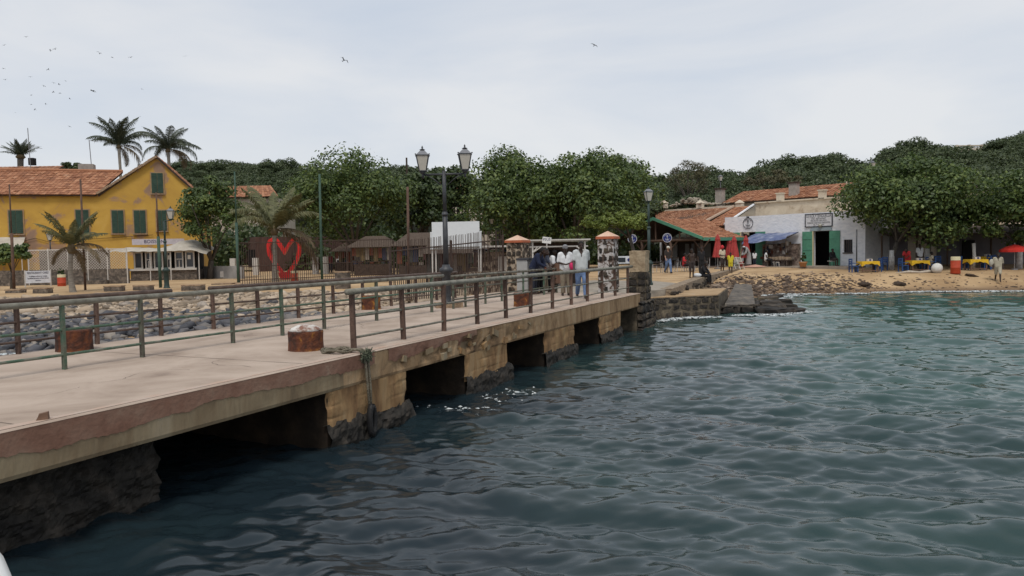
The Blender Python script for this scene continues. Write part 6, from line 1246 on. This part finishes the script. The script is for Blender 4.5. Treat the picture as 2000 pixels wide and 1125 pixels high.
for px, y0, y1, Y, lb in ((121, 520, 541, 40, 'leafy plant growing out of the red drum by the palm'), (1608, 487, 505, 55.2, 'dark shrub in the terracotta pot')):
    p = at(px, (y0+y1)/2, Y); s = Y/FPX; me, C, R_ = crown_mesh('leaves', 6*s, 6*s, (y1-y0)/2*s, 12, 30, .13, LF_DRK, px)
    if px > 1000:
        q = pt.location; link('leaves', me, pt, (0, 0, .38+(y1-y0)/2*s))
    else: o = thing('drum_plant', lb, 'plant', (G(121, 562, 1.18).x, G(121, 562, 1.18).y, G(121, 562, 1.18).z+.6)); link('leaves', me, o, (0, 0, .3)); MB().tube([(0, 0, 0), (0, 0, .3)], .02, 5).obj('stem', BARK, o)
# ---- hillside wood: single trees, copies of four crowns
r = random.Random(12); protos = []
for i in range(5):
    me, C, R_ = crown_mesh('crown', 4.6, 4.6, 2.9, 52, 190, .36, LF_HIL, 100+i, (.22, .36)); protos.append(me)
tm = MB().tube([(0, 0, -2.5), (.1, 0, 0), (0, .1, 2.2)], [.3, .24, .15], 7).mesh('trunk', BARK)
def hill_tree(px, Y, ytop, s):
    x = at(px, 400, Y).x; z = hz(x, Y); top = at(px, ytop, Y).z; o = thing('hillside_tree', 'dense green tree on the wooded hillside behind the buildings', 'tree', (x, Y, z), r.uniform(0, 6), 'trees on the hillside')
    hgt = max(top-z, 4.0); c = link('crown', r.choice(protos), o, (0, 0, hgt-2.7*s)); c.scale = (s*r.uniform(.9, 1.2), s*r.uniform(.9, 1.2), s*r.uniform(.9, 1.1)); t = link('trunk', tm, o, (0, 0, max(0, hgt-5.0*s))); t.scale = (1, 1, max(1, (hgt-3*s)/3)); t.location = (0, 0, 0)
SKY = [(360, 312), (400, 314), (440, 311), (480, 313), (520, 312), (560, 314), (600, 318), (640, 330), (700, 330), (760, 324), (800, 320), (850, 330), (900, 345), (960, 360), (1040, 345), (1120, 330), (1200, 325), (1240, 326), (1275, 342), (1310, 338), (1350, 332), (1395, 327), (1440, 335), (1490, 320), (1540, 308), (1585, 301), (1625, 306), (1660, 318), (1700, 312), (1740, 293), (1780, 276), (1830, 279), (1868, 287), (1905, 296), (1935, 292), (1965, 268), (2000, 258), (2040, 250), (2100, 250)]
sx_ = np.array(SKY, float)
for px, yt in SKY:
    Y = np.interp(px, [360, 900, 1300, 1700, 2100], [150, 130, 105, 112, 112])+r.uniform(-4, 4); hill_tree(px, Y, yt+r.uniform(-1, 3), r.uniform(.75, 1.0) if px < 900 else r.uniform(.7, .95))
for row, (dy, dY) in enumerate(((16, -9), (32, -18), (50, -26))):
    for px in range(350 if row < 2 else 380, 2120, 46):
        yt = np.interp(px, sx_[:, 0], sx_[:, 1])+dy+r.uniform(-5, 5); Y = np.interp(px, [360, 900, 1300, 1700, 2100], [150, 130, 105, 112, 112])+dY+r.uniform(-4, 4); hill_tree(px+r.uniform(-14, 14), Y, yt, r.uniform(.6, .85))
# dark undergrowth between the trunks behind the market and the pavilion
rg = np.random.default_rng(8); n = 26000; px_ = rg.uniform(395, 1300, n); Yv = rg.uniform(78, 90, n); X_ = (px_-1000)/FPX*Yv; base_z = height(X_, Yv); top_ = 3.2+1.6*np.sin(X_*.35)+1.2*np.sin(X_*.9+2)
Pq = np.stack([X_, Yv, base_z+top_*rg.uniform(0, 1, n)**.8], 1); nr = rg.normal(size=(n, 3)); nr[:, 1] -= .6; nr[:, 2] += .5; nr /= np.linalg.norm(nr, axis=1)[:, None]; t = np.cross(nr, rg.normal(size=(n, 3))); t /= np.linalg.norm(t, axis=1)[:, None]; b = np.cross(nr, t); sz = .5*rg.uniform(.6, 1.3, (n, 1))
Vq = np.stack([Pq-t*sz*.5, Pq+b*sz*.35, Pq+t*sz*.5, Pq-b*sz*.35], 1).reshape(-1, 3); i_ = np.arange(n)*4; uo = link('undergrowth', np_mesh('undergrowth', Vq, np.stack([i_, i_+1, i_+2, i_+3], 1), LF_DRK)); kind(uo, 'stuff'); tag(uo, 'dark tangled undergrowth behind the market and the big trees', 'undergrowth')
# stone balustrade on the hill
bl = thing('balustrade', 'pale stone balustrade on top of the hill above the trees', 'balustrade', (0, 0, 0)); bY = 118
a, b = at(1868, 285, bY), at(1942, 286, bY); zb = at(1900, 294, bY).z; d = b-a
for nm, z, h in (('top_rail', a.z, .16), ('bottom_rail', zb-.6, 1.4)): MB().box(((a.x+b.x)/2, bY, z), (d.length, .4, h), 0).obj(nm, CRM, bl)
for k in range(26): MB().lathe([(.06, zb), (.11, zb+.15), (.06, a.z-.08)], 6, (a.x+d.x*(k+.5)/26, bY, 0)).obj('baluster', CRM, bl)
for k in range(4): MB().box((a.x+d.x*k/3, bY, (zb+a.z)/2), (.35, .42, a.z-zb+.3)).obj('pier', CRM, bl)
p = at(794, 310, 125); o = thing('hill_post', 'lone dark post standing on the hill skyline', 'post', (p.x, 125, hz(p.x, 125))); MB().tube([(0, 0, 0), (0, 0, at(793, 308, 125).z-o.location.z)], .16, 6).obj('shaft', WOODD, o)
# ---- palms: trunk, and every frond a part
LF_PALM = M('palm_leaflets', [(.2, (.055, .06, .025)), (.5, (.12, .125, .055)), (.75, (.21, .2, .095))], scale=1.2, island=.5, rough=.6, trans=.2); LF_PALD = M('dry_palm_leaflets', [(.2, (.06, .045, .026)), (.5, (.14, .105, .06)), (.75, (.22, .165, .1))], scale=1.2, island=.5, rough=.8, trans=.15); LF_PALF = M('far_palm_leaflets', [(.2, (.035, .048, .032)), (.5, (.075, .092, .06)), (.75, (.13, .145, .095))], scale=1, island=.5, rough=.6, trans=.2)
def frond_mesh(L_, droop, mat, seed, width=.34, n=44, rise=.4, lw=.045, hang=1.0):
    rg = random.Random(seed); pts = []; ang = rise; p = Vector((0, 0, 0)); k = 16
    for i in range(k+1):
        pts.append(p.copy()); ang -= droop/k*(.5+1.2*i/k); p = p+Vector((math.cos(ang), 0, math.sin(ang)))*L_/k
    mb = MB(); mb.tube(pts, [.035*(1-.85*i/k)*L_/2.2 for i in range(k+1)], 4)
    for i in range(n):
        u = .12+.88*i/n; f = u*k; j = min(k-1, int(f)); c = pts[j].lerp(pts[j+1], f-j); d = (pts[j+1]-pts[j]).normalized(); up = Vector((-d.z, 0, d.x)); ln = width*L_*.56*math.sin(math.pi*min(1, (.15+u*.9)))**.6*rg.uniform(.8, 1.15)
        for s in (-1, 1):
            out = (Vector((0, s, 0))*.8+d*.55+up*rg.uniform(-.15, .2)).normalized(); dr = Vector((0, 0, -1)); wv = d*lw*L_/2
            m_ = c+out*ln*.55+dr*ln*.12; e = c+out*ln*.9+dr*ln*hang*rg.uniform(.35, .6); mb.add([c-wv*.5, c+wv*.5, m_+wv*.6, m_-wv*.6, e], [(0, 1, 2, 3), (3, 2, 4)])
    me = mb.mesh('frond', mat); return me
def palm(label, base, top, L_, nf, mat, seed, trunk_r=.14, lean=.0, dry=3, spread=(-.5, 1.25), droopr=(.9, 1.7), name='coconut_palm', n=44, bark=None, lw=.036, hang=1.25):
    o = thing(name, label, 'palm', base); r_ = random.Random(seed); h = Vector(top)-Vector(base); m_ = h*.5+Vector((lean, 0, 0))
    pts = [Vector((0, 0, -.3)), h*.02, h*.25+Vector((lean*.7, 0, 0)), m_, h*.78+Vector((lean*.6, 0, 0)), h]; MB().tube(pts, [trunk_r*1.5, trunk_r*1.35, trunk_r*1.02, trunk_r*.9, trunk_r*.85, trunk_r], 10).obj('trunk', bark or PBARK, o, True)
    MB().lathe([(trunk_r, -.25), (trunk_r*1.6, -.05), (trunk_r*1.1, .2), (.03, .4)], 9, tuple(h)).obj('crownshaft', M('palm_fibre', [(.3, (.09, .065, .035)), (.7, (.17, .13, .075))], scale=9, rough=.9, bump=.8), o, True)
    var = [frond_mesh(L_, d, mt, seed*10+i, rise=rs, n=n, lw=lw, hang=hang) for i, (d, rs, mt) in enumerate(((droopr[0], .9, mat), (droopr[1], .75, mat), (droopr[0]*.7, 1.2, mat), (droopr[1]*1.0, .1, LF_PALD if dry else mat)))]
    for k in range(nf):
        a = 2*math.pi*k/nf*2.4+r_.uniform(-.3, .3); q = r_.random(); v_ = 3 if k < dry else (0 if q < .45 else (1 if q < .75 else 2)); f = link('frond', var[v_], o, h+Vector((0, 0, .1))); f.rotation_euler = (0, r_.uniform(-.35, .25)*(1 if v_ != 2 else .5), a); s = r_.uniform(.8, 1.12); f.scale = (s, s, s)
    return o
PBARK = M('palm_trunk', [(.3, (.17, .15, .125)), (.6, (.29, .26, .22)), (.75, (.36, .33, .29))], scale=3, rough=.9, bump=.8, stretch=(1, 1, 7))
b = G(143, 574, 1.12); palm('young coconut palm with a pale trunk on the shingle edge', b, at(139, 486, b.y), 2.15, 17, LF_PALM, 3, .13, -.1, 4)
b = Vector(on_ground(537, 45.6)); palm('coconut palm with drooping fronds directly in front of the red heart', b, at(536, 452, 45.6), 3.9, 17, LF_PALM, 4, .15, 0, 2, droopr=(.7, 1.5), n=60)
b = Vector(on_ground(232, 96)); palm('tall coconut palm crown above the yellow house chimney', b, at(232, 287, 96), 4.5, 24, LF_PALF, 5, .2, .4, 3, droopr=(1.3, 2.3), n=64, lw=.024, hang=1.6)
b = Vector(on_ground(330, 92)); palm('tall coconut palm behind the yellow gable, leaning right', b, at(328, 294, 92), 4.3, 22, LF_PALF, 6, .2, .4, 3, droopr=(1.3, 2.3), n=64, lw=.024, hang=1.6)
b = Vector(on_ground(40, 90)); palm('stubby date palm top above the brown roof', b, at(40, 306, 90), 2.3, 40, LF_PALF, 7, .35, 0, 0, droopr=(.5, .9), n=30, name='date_palm', bark=BARK)
# ================================================================ PEOPLE
SKIN = M('dark_skin', [(.3, (.030, .016, .011)), (.7, (.055, .032, .022))], scale=6, rough=.5); SKINL = M('tan_skin', [(.3, (.24, .13, .085)), (.7, (.34, .2, .14))], scale=6, rough=.5); HAIR = flat('black_hair', (.01, .009, .008), .8); EYEM = flat('eye_dark', (.006, .006, .006), .2)
def cap(mb, a, ra, b, rb, n=10):
    """tapered capsule from a to b"""
    a, b = Vector(a), Vector(b); d = (b-a); L_ = d.length or 1e-4; d /= L_; pts = []; rs = []
    for k in range(4): t = math.pi/2*(1-k/3.0); pts.append(a-d*ra*math.sin(t)); rs.append(max(.001, ra*math.cos(t)))
    for k in range(1, 4): t = math.pi/2*k/3.0*.999; pts.append(b+d*rb*math.sin(t)); rs.append(max(.001, rb*math.cos(t)))
    pts.insert(4, b); rs.insert(4, rb); mb.tube(pts, rs, n); return mb
BASE = dict(pel=(0, 0, .96), chest=(0, 0, 1.30), neck=(0, -.005, 1.47), head=(0, -.025, 1.615), shL=(.185, 0, 1.42), shR=(-.185, 0, 1.42), elL=(.235, .03, 1.13), elR=(-.235, .03, 1.13), wrL=(.25, -.05, .885), wrR=(-.25, -.05, .885), hiL=(.09, 0, .92), hiR=(-.09, 0, .92), knL=(.10, -.02, .50), knR=(-.10, -.02, .50), anL=(.105, .02, .08), anR=(-.105, .02, .08))
POSES = {
 'stand': {}, 'walk': dict(knL=(.09, -.16, .53), anL=(.09, -.22, .085), knR=(-.09, .05, .50), anR=(-.09, .30, .13), elL=(.24, .12, 1.15), wrL=(.25, .14, .90), elR=(-.24, -.06, 1.14), wrR=(-.25, -.20, .93)),
 'stride': dict(knL=(.09, -.22, .54), anL=(.10, -.33, .09), knR=(-.09, .10, .50), anR=(-.1, .40, .16), elL=(.24, .1, 1.15), wrL=(.27, .06, .9), elR=(-.24, .0, 1.14), wrR=(-.27, -.1, .9)),
 'hold': dict(elL=(.25, .02, 1.14), wrL=(.08, -.24, 1.10), elR=(-.25, .02, 1.14), wrR=(-.06, -.26, 1.08)),
 'hips': dict(elL=(.36, .10, 1.17), wrL=(.20, -.02, 1.0), elR=(-.36, .1, 1.17), wrR=(-.2, -.02, 1.0)),
 'lean': dict(chest=(0, -.16, 1.25), neck=(0, -.26, 1.38), head=(0, -.36, 1.47), shL=(.185, -.2, 1.33), shR=(-.185, -.2, 1.33), elL=(.22, -.28, 1.06), wrL=(.12, -.42, .95), elR=(-.22, -.28, 1.06), wrR=(-.12, -.44, .95)),
 'bend': dict(chest=(0, -.2, 1.2), neck=(0, -.32, 1.31), head=(0, -.42, 1.36), shL=(.185, -.26, 1.27), shR=(-.185, -.26, 1.27), elL=(.2, -.36, 1.0), wrL=(.1, -.5, .84), elR=(-.2, -.36, 1.0), wrR=(-.1, -.5, .82)),
 'sit': dict(pel=(0, 0, .50), chest=(0, .0, .86), neck=(0, -.03, 1.03), head=(0, -.06, 1.17), shL=(.185, -.01, .98), shR=(-.185, -.01, .98), elL=(.25, -.06, .71), wrL=(.14, -.27, .60), elR=(-.25, -.06, .71), wrR=(-.12, -.29, .60), hiL=(.09, 0, .49), hiR=(-.09, 0, .49), knL=(.12, -.42, .50), knR=(-.12, -.42, .50), anL=(.12, -.40, .08), anR=(-.12, -.46, .08)),
 'sitw': dict(pel=(0, 0, .09), chest=(0, -.08, .44), neck=(0, -.16, .60), head=(0, -.22, .73), shL=(.185, -.11, .55), shR=(-.185, -.11, .55), elL=(.24, -.26, .33), wrL=(.1, -.42, .22), elR=(-.24, -.26, .33), wrR=(-.1, -.42, .2), hiL=(.09, 0, .08), hiR=(-.09, 0, .08), knL=(.12, -.42, .08), knR=(-.12, -.42, .06), anL=(.13, -.46, -.35), anR=(-.11, -.40, -.36)),
}
def lerp(a, b, t): return tuple(a[i]+(b[i]-a[i])*t for i in range(3))
def person(label, loc, face, height, pose, top=None, bottom=None, skin=SKIN, headgear=None, sleeves=.55, legs=1.0, hair=True, fem=False, robe=None, bare_feet=False, shoe=None, group=None):
    """face: heading in radians, 0 = looking towards -Y (the camera). One continuous body; clothes, hair and shoes are its children"""
    j = dict(BASE); j.update(POSES[pose]); k = height/1.74; o = thing('person', label, 'person', loc, face); o.scale = (k, k, k)
    mb = MB(); g = lambda n_: j[n_]
    W_ = .085 if not fem else .07
    for s in (-1, 1):
        cap(mb, lerp(g('pel'), g('hiL' if s > 0 else 'hiR'), .6), .115, (g('chest')[0]+s*W_, g('chest')[1], g('chest')[2]), .108)
        S = 'L' if s > 0 else 'R'; cap(mb, (g('chest')[0]+s*W_, g('chest')[1], g('chest')[2]), .10, lerp(g('neck'), g('sh'+S), .72), .062)
        cap(mb, g('sh'+S), .056, g('el'+S), .042); cap(mb, g('el'+S), .042, g('wr'+S), .029)
        w_ = Vector(g('wr'+S)); d = (w_-Vector(g('el'+S))).normalized(); side = Vector((1, 0, 0)) if abs(d.x) < .7 else Vector((0, 1, 0)); side = (side-d*side.dot(d)).normalized(); nn_ = d.cross(side)
        pa = w_+d*.045; cap(mb, w_, .028, pa-side*.012, .03, 8); cap(mb, w_+d*.02+side*.012, .024, pa+side*.014+d*.02, .026, 8)
        for fi, (off, ln) in enumerate(((-.034, .062), (-.012, .075), (.011, .072), (.033, .055))):
            f0 = pa+side*off+d*.02; f1 = f0+d*ln*.55; f2 = f1+(d*.7+nn_*.5*(1 if s > 0 else 1)).normalized()*ln*.5; cap(mb, f0, .0125, f1, .0115, 6); cap(mb, f1, .0115, f2, .0105, 6)
        th = w_+d*.02-side*.03*s; t1 = th+(d*.6-side*s*.8).normalized()*.04; cap(mb, th, .014, t1, .0125, 6); cap(mb, t1, .0125, t1+d*.03, .011, 6)
        cap(mb, g('hi'+S), .098, g('kn'+S), .062); cap(mb, g('kn'+S), .06, g('an'+S), .038); a_ = Vector(g('an'+S)); kd_ = Vector(g('kn'+S))-a_; fw = Vector((0, -1, 0)) ; cap(mb, a_+Vector((0, .03, -.035)), .038, a_+fw*.15+Vector((s*.015, 0, -.05)), .028, 8)
    cap(mb, g('pel'), .125, lerp(g('pel'), g('chest'), .5), .11); cap(mb, g('chest'), .11, lerp(g('chest'), g('neck'), .8), .06); cap(mb, lerp(g('chest'), g('neck'), .7), .062, lerp(g('neck'), g('head'), .5), .05)
    h = Vector(g('head')); mb.sphere(h+Vector((0, .01, .03)), .1, 14, 10, (.78, .95, 1.05)); mb.sphere(h+Vector((0, -.025, -.05)), .075, 12, 8, (.8, .9, .95))
    cap(mb, h+Vector((0, -.085, .0)), .012, h+Vector((0, -.108, -.03)), .017, 6)
    for s in (-1, 1): mb.sphere(h+Vector((s*.082, .012, -.01)), .028, 6, 5, (.45, .8, 1.1))
    cap(mb, h+Vector((-.02, -.088, -.068)), .011, h+Vector((.02, -.088, -.068)), .011, 6)
    link('body', remesh(mb, .0125, 'body', skin, 1), o)
    for s in (-1, 1): MB().sphere(h+Vector((s*.031, -.083, .008)), .011, 6, 4).obj('eye', EYEM, o, True)
    if hair:
        mb = MB(); mb.sphere(h+Vector((0, .022, .042)), .108, 14, 10, (.84, .96, 1.0)); me = mb.mesh('hair', HAIR, True); bm = bmesh.new(); bm.from_mesh(me)
        bmesh.ops.delete(bm, geom=[v_ for v_ in bm.verts if (v_.co.y-h.y < -.045 and v_.co.z-h.z < .065) or v_.co.z-h.z < -.045], context='VERTS'); bm.to_mesh(me); bm.free(); link('hair', me, o)
    if top:
        mb = MB()
        for s in (-1, 1):
            S = 'L' if s > 0 else 'R'; cap(mb, lerp(g('pel'), g('hi'+S), .7), .142 if not fem else .125, (g('chest')[0]+s*W_, g('chest')[1], g('chest')[2]), .128); cap(mb, (g('chest')[0]+s*W_, g('chest')[1], g('chest')[2]), .122, lerp(g('neck'), g('sh'+S), .75), .08)
            cap(mb, g('sh'+S), .078, lerp(g('sh'+S), g('el'+S), min(1, sleeves*1.4)), .066)
            if sleeves > .8: cap(mb, g('el'+S), .064, lerp(g('el'+S), g('wr'+S), .85), .048)
        cap(mb, g('pel'), .148, lerp(g('pel'), g('chest'), .55), .132); link('shirt', remesh(mb, .02, 'shirt', top, 1), o)
    if bottom:
        mb = MB()
        for s in (-1, 1):
            S = 'L' if s > 0 else 'R'; e = lerp(g('kn'+S), g('an'+S), max(0, (legs-.5)*2)*.93); cap(mb, g('hi'+S), .118, g('kn'+S) if legs > .5 else lerp(g('hi'+S), g('kn'+S), legs*1.8), .086)
            if legs > .5: cap(mb, g('kn'+S), .084, e, .066)
        cap(mb, lerp(g('pel'), g('hiL'), .4), .135, lerp(g('pel'), g('hiR'), .4), .135); link('trousers', remesh(mb, .02, 'trousers', bottom, 1), o)
    if robe:
        mb = MB(); c = Vector(g('chest')); z0 = .12 if pose not in ('sit', 'sitw') else .1; n = 16; prof = [(.27, z0), (.24, .5), (.20, .9), (.19, 1.15), (.2, 1.3), (.12, 1.45)]; off = lambda z: Vector((0, c.y*max(0, (z-.9)/.4), 0)); v = []
        for r_, z_ in prof:
            for q in range(n): a = 2*math.pi*q/n; rr = r_*(1+.08*math.sin(q*2.4+z_*3)); v.append((rr*math.cos(a)*1.05, rr*math.sin(a)*.75+off(z_).y, z_))
        mb.add(v, [(i*n+q, i*n+(q+1) % n, (i+1)*n+(q+1) % n, (i+1)*n+q) for i in range(len(prof)-1) for q in range(n)]); mb.obj('robe', robe, o, True)
        mb = MB()
        for S in 'LR': cap(mb, g('sh'+S), .085, g('el'+S), .085); cap(mb, g('el'+S), .085, lerp(g('el'+S), g('wr'+S), .8), .075)
        link('sleeves', remesh(mb, .022, 'sleeves', robe, 1), o)
    if headgear:
        kd, m_ = headgear
        if kd == 'cap': MB().sphere(h+Vector((0, .015, .055)), .115, 14, 8, (.86, .98, .82)).obj('cap', m_, o, True); MB().tube([h+Vector((0, -.07, .065)), h+Vector((0, -.18, .05))], [.07, .055], 10).obj('visor', m_, o)
        elif kd == 'skullcap': MB().lathe([(.098, .04), (.1, .09), (.085, .13), (.02, .145)], 12, tuple(h+Vector((0, .015, 0)))).obj('cap', m_, o, True)
        elif kd == 'scarf': MB().sphere(h+Vector((0, .03, .05)), .135, 14, 10, (.9, 1.05, 1.0)).obj('headscarf', m_, o, True); MB().sphere(h+Vector((.05, .08, .14)), .07, 8, 6).obj('knot', m_, o, True)
    if shoe:
        for S, s in (('L', 1), ('R', -1)):
            a_ = Vector(g('an'+S)); mb = MB(); cap(mb, a_+Vector((0, .035, -.036)), .045, a_+Vector((s*.015, -.15, -.048)), .034, 8); mb.obj('shoe', shoe, o, True)
    return o
C_ = lambda n_, c, v=.15, **k: flat('cloth_'+n_, c, .85, v, 5, **k)
JEAN = C_('jeans', (.11, .17, .30), .4); DKJ = C_('dark_jeans', (.02, .025, .04)); WSH = C_('white_shirt', (.62, .63, .64)); GSH = C_('pale_grey_shirt', (.44, .46, .46)); NVY = C_('navy', (.012, .018, .045)); PAT = M('patterned_shirt', [(.42, (.02, .025, .05)), (.5, (.18, .2, .24)), (.58, (.04, .05, .09))], scale=28, rough=.85, detail=2); ORN = C_('orange', (.50, .09, .025)); KHK = C_('khaki', (.2, .165, .12)); BLKC = C_('black', (.012, .012, .014)); YLW = C_('yellow', (.55, .46, .03)); RDC = C_('red', (.45, .03, .035)); BEI = C_('beige', (.36, .32, .24)); CRE = C_('cream', (.52, .45, .33)); ROB = C_('grey_robe', (.28, .28, .28)); MAG = C_('magenta', (.4, .03, .1)); BRS = C_('brown_shorts', (.04, .03, .028)); SHOEB = flat('brown_shoe', (.03, .02, .016), .5)
def dk(px, py): p = G(px, py, 1.305); return p
def og(px, Y, dz=.01): return on_ground(px, Y, dz)
person('man in a pale grey short-sleeved shirt and blue jeans walking on the jetty', dk(1136, 583), .05, 1.80, 'walk', GSH, JEAN, shoe=SHOEB)
person('man in a white T-shirt and grey cap holding a pink bag', dk(1105, 577), .1, 1.72, 'hold', WSH, KHK, headgear=('cap', C_('grey_cap', (.2, .2, .21))), shoe=SHOEB, sleeves=.6)
person('man in a white shirt standing behind the wooden lectern', dk(1079, 571), -.6, 1.68, 'lean', WSH, BLKC)
person('person in an orange top behind the patterned shirt', dk(1066, 569), .9, 1.60, 'stand', ORN, KHK)
person('man in a dark blue patterned shirt leaning in the group', dk(1054, 573), .8, 1.76, 'lean', PAT, BLKC)
person('man in a navy shirt bending his head beside the grey cabinet', dk(1043, 575), 1.2, 1.80, 'lean', NVY, DKJ, sleeves=.9)
person('dark-clothed man in a cap at the shelter counter', og(1084, 35.2), .2, 1.75, 'stand', BLKC, BLKC, headgear=('cap', C_('dark_cap', (.06, .06, .07))))
hb_ = thing('hand_bag', 'bright pink bag held by the man in the white T-shirt', 'bag', dk(1113, 577)+Vector((.06, -.22, .90))); MB().sphere((0, 0, .1), .11, 10, 7, (.8, .6, 1.1)).obj('bag_body', C_('pink', (.55, .03, .12)), hb_, True); MB().tube([(-.04, 0, .2), (0, 0, .3), (.04, 0, .2)], .01, 5).obj('handle', MATS['cloth_pink'], hb_)
person('woman in a white cap, dark top and blue jeans crossing the sandy esplanade', og(1305, 48.5), .25, 1.76, 'walk', C_('dark_brown_top', (.028, .022, .02)), JEAN, SKINL, ('cap', C_('white_cap', (.6, .58, .52))), .6, fem=True, shoe=BLKC)
person('shirtless boy in dark shorts standing with hands on hips', og(1351, 41.3), .3, 1.62, 'hips', None, BRS, legs=.42)
# seated person on the retaining wall
sy = 41.8; sxw = float(np.interp(sy, WALLP[:, 1], WALLP[:, 0])); person('person in black seated on the retaining wall with legs hanging over', (sxw+.05, sy, 1.235), .95, 1.70, 'sitw', BLKC, BLKC, legs=.9, sleeves=.9)
tag(MB().sphere((0, 0, .1), .2, 10, 6, (1.3, .8, .6)).obj('white_bag', C_('bag_white', (.6, .62, .64)), None, True, (sxw-.3, sy-.25, 1.24)), 'white cloth bag beside the seated person on the wall', 'bag')
person('woman with a red headscarf and white top near the parasols', og(1411, 50.5), .5, 1.72, 'hold', CRE, BRS, headgear=('scarf', RDC), fem=True, legs=.5)
person('child in a yellow outfit beside the red-scarfed woman', og(1427, 50.8), -.3, 1.42, 'stand', YLW, YLW, legs=.42)
person('person in a dark top standing by the pavilion corner post', og(1370, 47.5), .2, 1.66, 'stand', BLKC, BLKC)
g_ = og(1337, 51.2); person('person in a red shirt seated at a pavilion table', g_, 1.0, 1.70, 'sit', RDC, BLKC)
person('man in a grey robe and white cap bending at the souvenir stall', fpt(1503, 3.2, .12), -1.3, 1.80, 'bend', None, None, headgear=('skullcap', WSH), robe=ROB)
person('person in a white vest seated beside the souvenir stall', fpt(1534, 3.0, .12), 1.2, 1.66, 'sit', WSH, BLKC, sleeves=.2)
person('child in white standing by the robed man', fpt(1512, 3.0, .12), -.6, 1.15, 'stand', WSH, DKJ)
person('man in black seated on a stool by the green restaurant door', fpt(1637, 1.0, .12), .4, 1.72, 'sit', BLKC, BRS, sleeves=.9, legs=.5)
p = fpt(1637, 1.0, .12); stl = thing('stool', 'low stool with a pale cloth under the man in black', 'stool', p); MB().box((0, .05, .36), (.5, .4, .06)).obj('seat', WHITE, stl)
for sx in (-1, 1):
    for sy_ in (-1, 1): MB().tube([(sx*.18, .05+sy_*.14, 0), (sx*.18, .05+sy_*.14, .34)], .02, 5).obj('leg', WOODD, stl)
person('person in a red shirt at the middle beach table', og(1773, 50.2), -.9, 1.66, 'lean', RDC, RDC, legs=.6)
person('waiter in a white T-shirt standing under the beach trees', og(1796, 51.6), .1, 1.74, 'stand', WSH, BLKC)
person('person seated on a blue chair beside the white ball', og(1818, 49.6, .02), 1.4, 1.68, 'sit', BEI, BLKC, sleeves=.3)
person('man in a beige shirt and shorts walking barefoot along the water edge', og(1949, 45.0), -.5, 1.78, 'stride', BEI, BEI, sleeves=.75, legs=.55)
bp_ = og(1949, 45.0); tag(MB().sphere((0, 0, 0), .2, 10, 7, (.9, .6, 1.2)).obj('backpack', C_('bag_cream', (.4, .37, .3)), None, True, bp_+Vector((-.26, .18, 1.18))), 'pale bag on the back of the beach walker', 'bag')
for px, Y, h_, t_, b_, ps, lb in ((646, 66, 1.72, C_('dull_red', (.16, .03, .03)), DKJ, 'stand', 'person in a dull red top seen through the fence bars'), (661, 72, 1.74, WSH, BLKC, 'stand', 'person in a white shirt seen through the fence bars'), (694, 70, 1.72, ORN, BLKC, 'stand', 'person in an orange top seen through the fence bars'), (708, 69, 1.74, GSH, GSH, 'hold', 'person in pale blue-grey clothes seen through the fence bars')):
    person(lb, og(px, Y), random.uniform(-.6, .6), h_, ps, t_, b_)
# ================================================================ BIRDS
BIRD = flat('bird_dark', (.04, .037, .035), .8)
def bird_mesh(bend):
    mb = MB(); mb.tube([(0, -.3, 0), (0, -.15, .02), (0, .1, .02), (0, .35, 0)], [.02, .07, .06, .02], 6); mb.add([(-.08, .34, 0), (.08, .34, 0), (.12, .55, 0), (-.12, .55, 0), (0, .34, .02)], [(0, 1, 2, 3), (0, 4, 1)])
    for s in (-1, 1): mb.add([(s*.04, -.1, .03), (s*.04, .14, .03), (s*.4, .06, .12+bend), (s*.38, -.16, .12+bend), (s*.82, .16, bend*.4), (s*.78, .05, bend*.4)], [(0, 1, 2, 3), (3, 2, 4, 5)])
    return mb.mesh('bird', BIRD)
BM = [bird_mesh(.04), bird_mesh(.16), bird_mesh(-.06)]
birds = [(181, 178, 150), (672, 118, 140), (1161, 88, 190), (1214, 309, 130), (194, 104, 210), (219, 112, 210), (255, 112, 230), (107, 96, 260), (98, 98, 260), (51, 72, 280), (94, 136, 250), (8, 88, 300), (7, 134, 300), (10, 156, 270), (59, 150, 280), (105, 162, 280), (115, 165, 260), (128, 158, 300), (86, 168, 300), (104, 180, 280), (117, 182, 280), (61, 186, 300), (136, 193, 300), (61, 204, 300), (89, 203, 300), (68, 214, 320), (30, 220, 320), (277, 174, 320), (362, 110, 300), (136, 247, 320)]
for i, (px, py, Y) in enumerate(birds):
    p = at(px, py, Y); o = link('bird', BM[i % 3], None, p, random.uniform(-1.2, 1.2)); o.rotation_euler = (random.uniform(-.3, .3), random.uniform(-.5, .5), random.uniform(-1.2, 1.2))
    if i == 0: lb, gp = 'large dark bird with bent wings soaring high over the yellow house', None
    elif i == 1: lb, gp = 'large bird gliding high over the broad-leaved tree right of the coconut palm', None
    elif i == 2: lb, gp = 'lone dark bird high above the tree between shelter and pavilion', None
    elif i == 3: lb, gp = 'bird skimming just above the dense tree crown near the pavilion', None
    else: lb, gp = 'tiny dark bird circling in the flock above the palms and yellow house', 'flock of birds'
    tag(o, lb, 'bird', gp); k = 1.25 if i < 4 else 1.0; o.scale = (k, k, k)
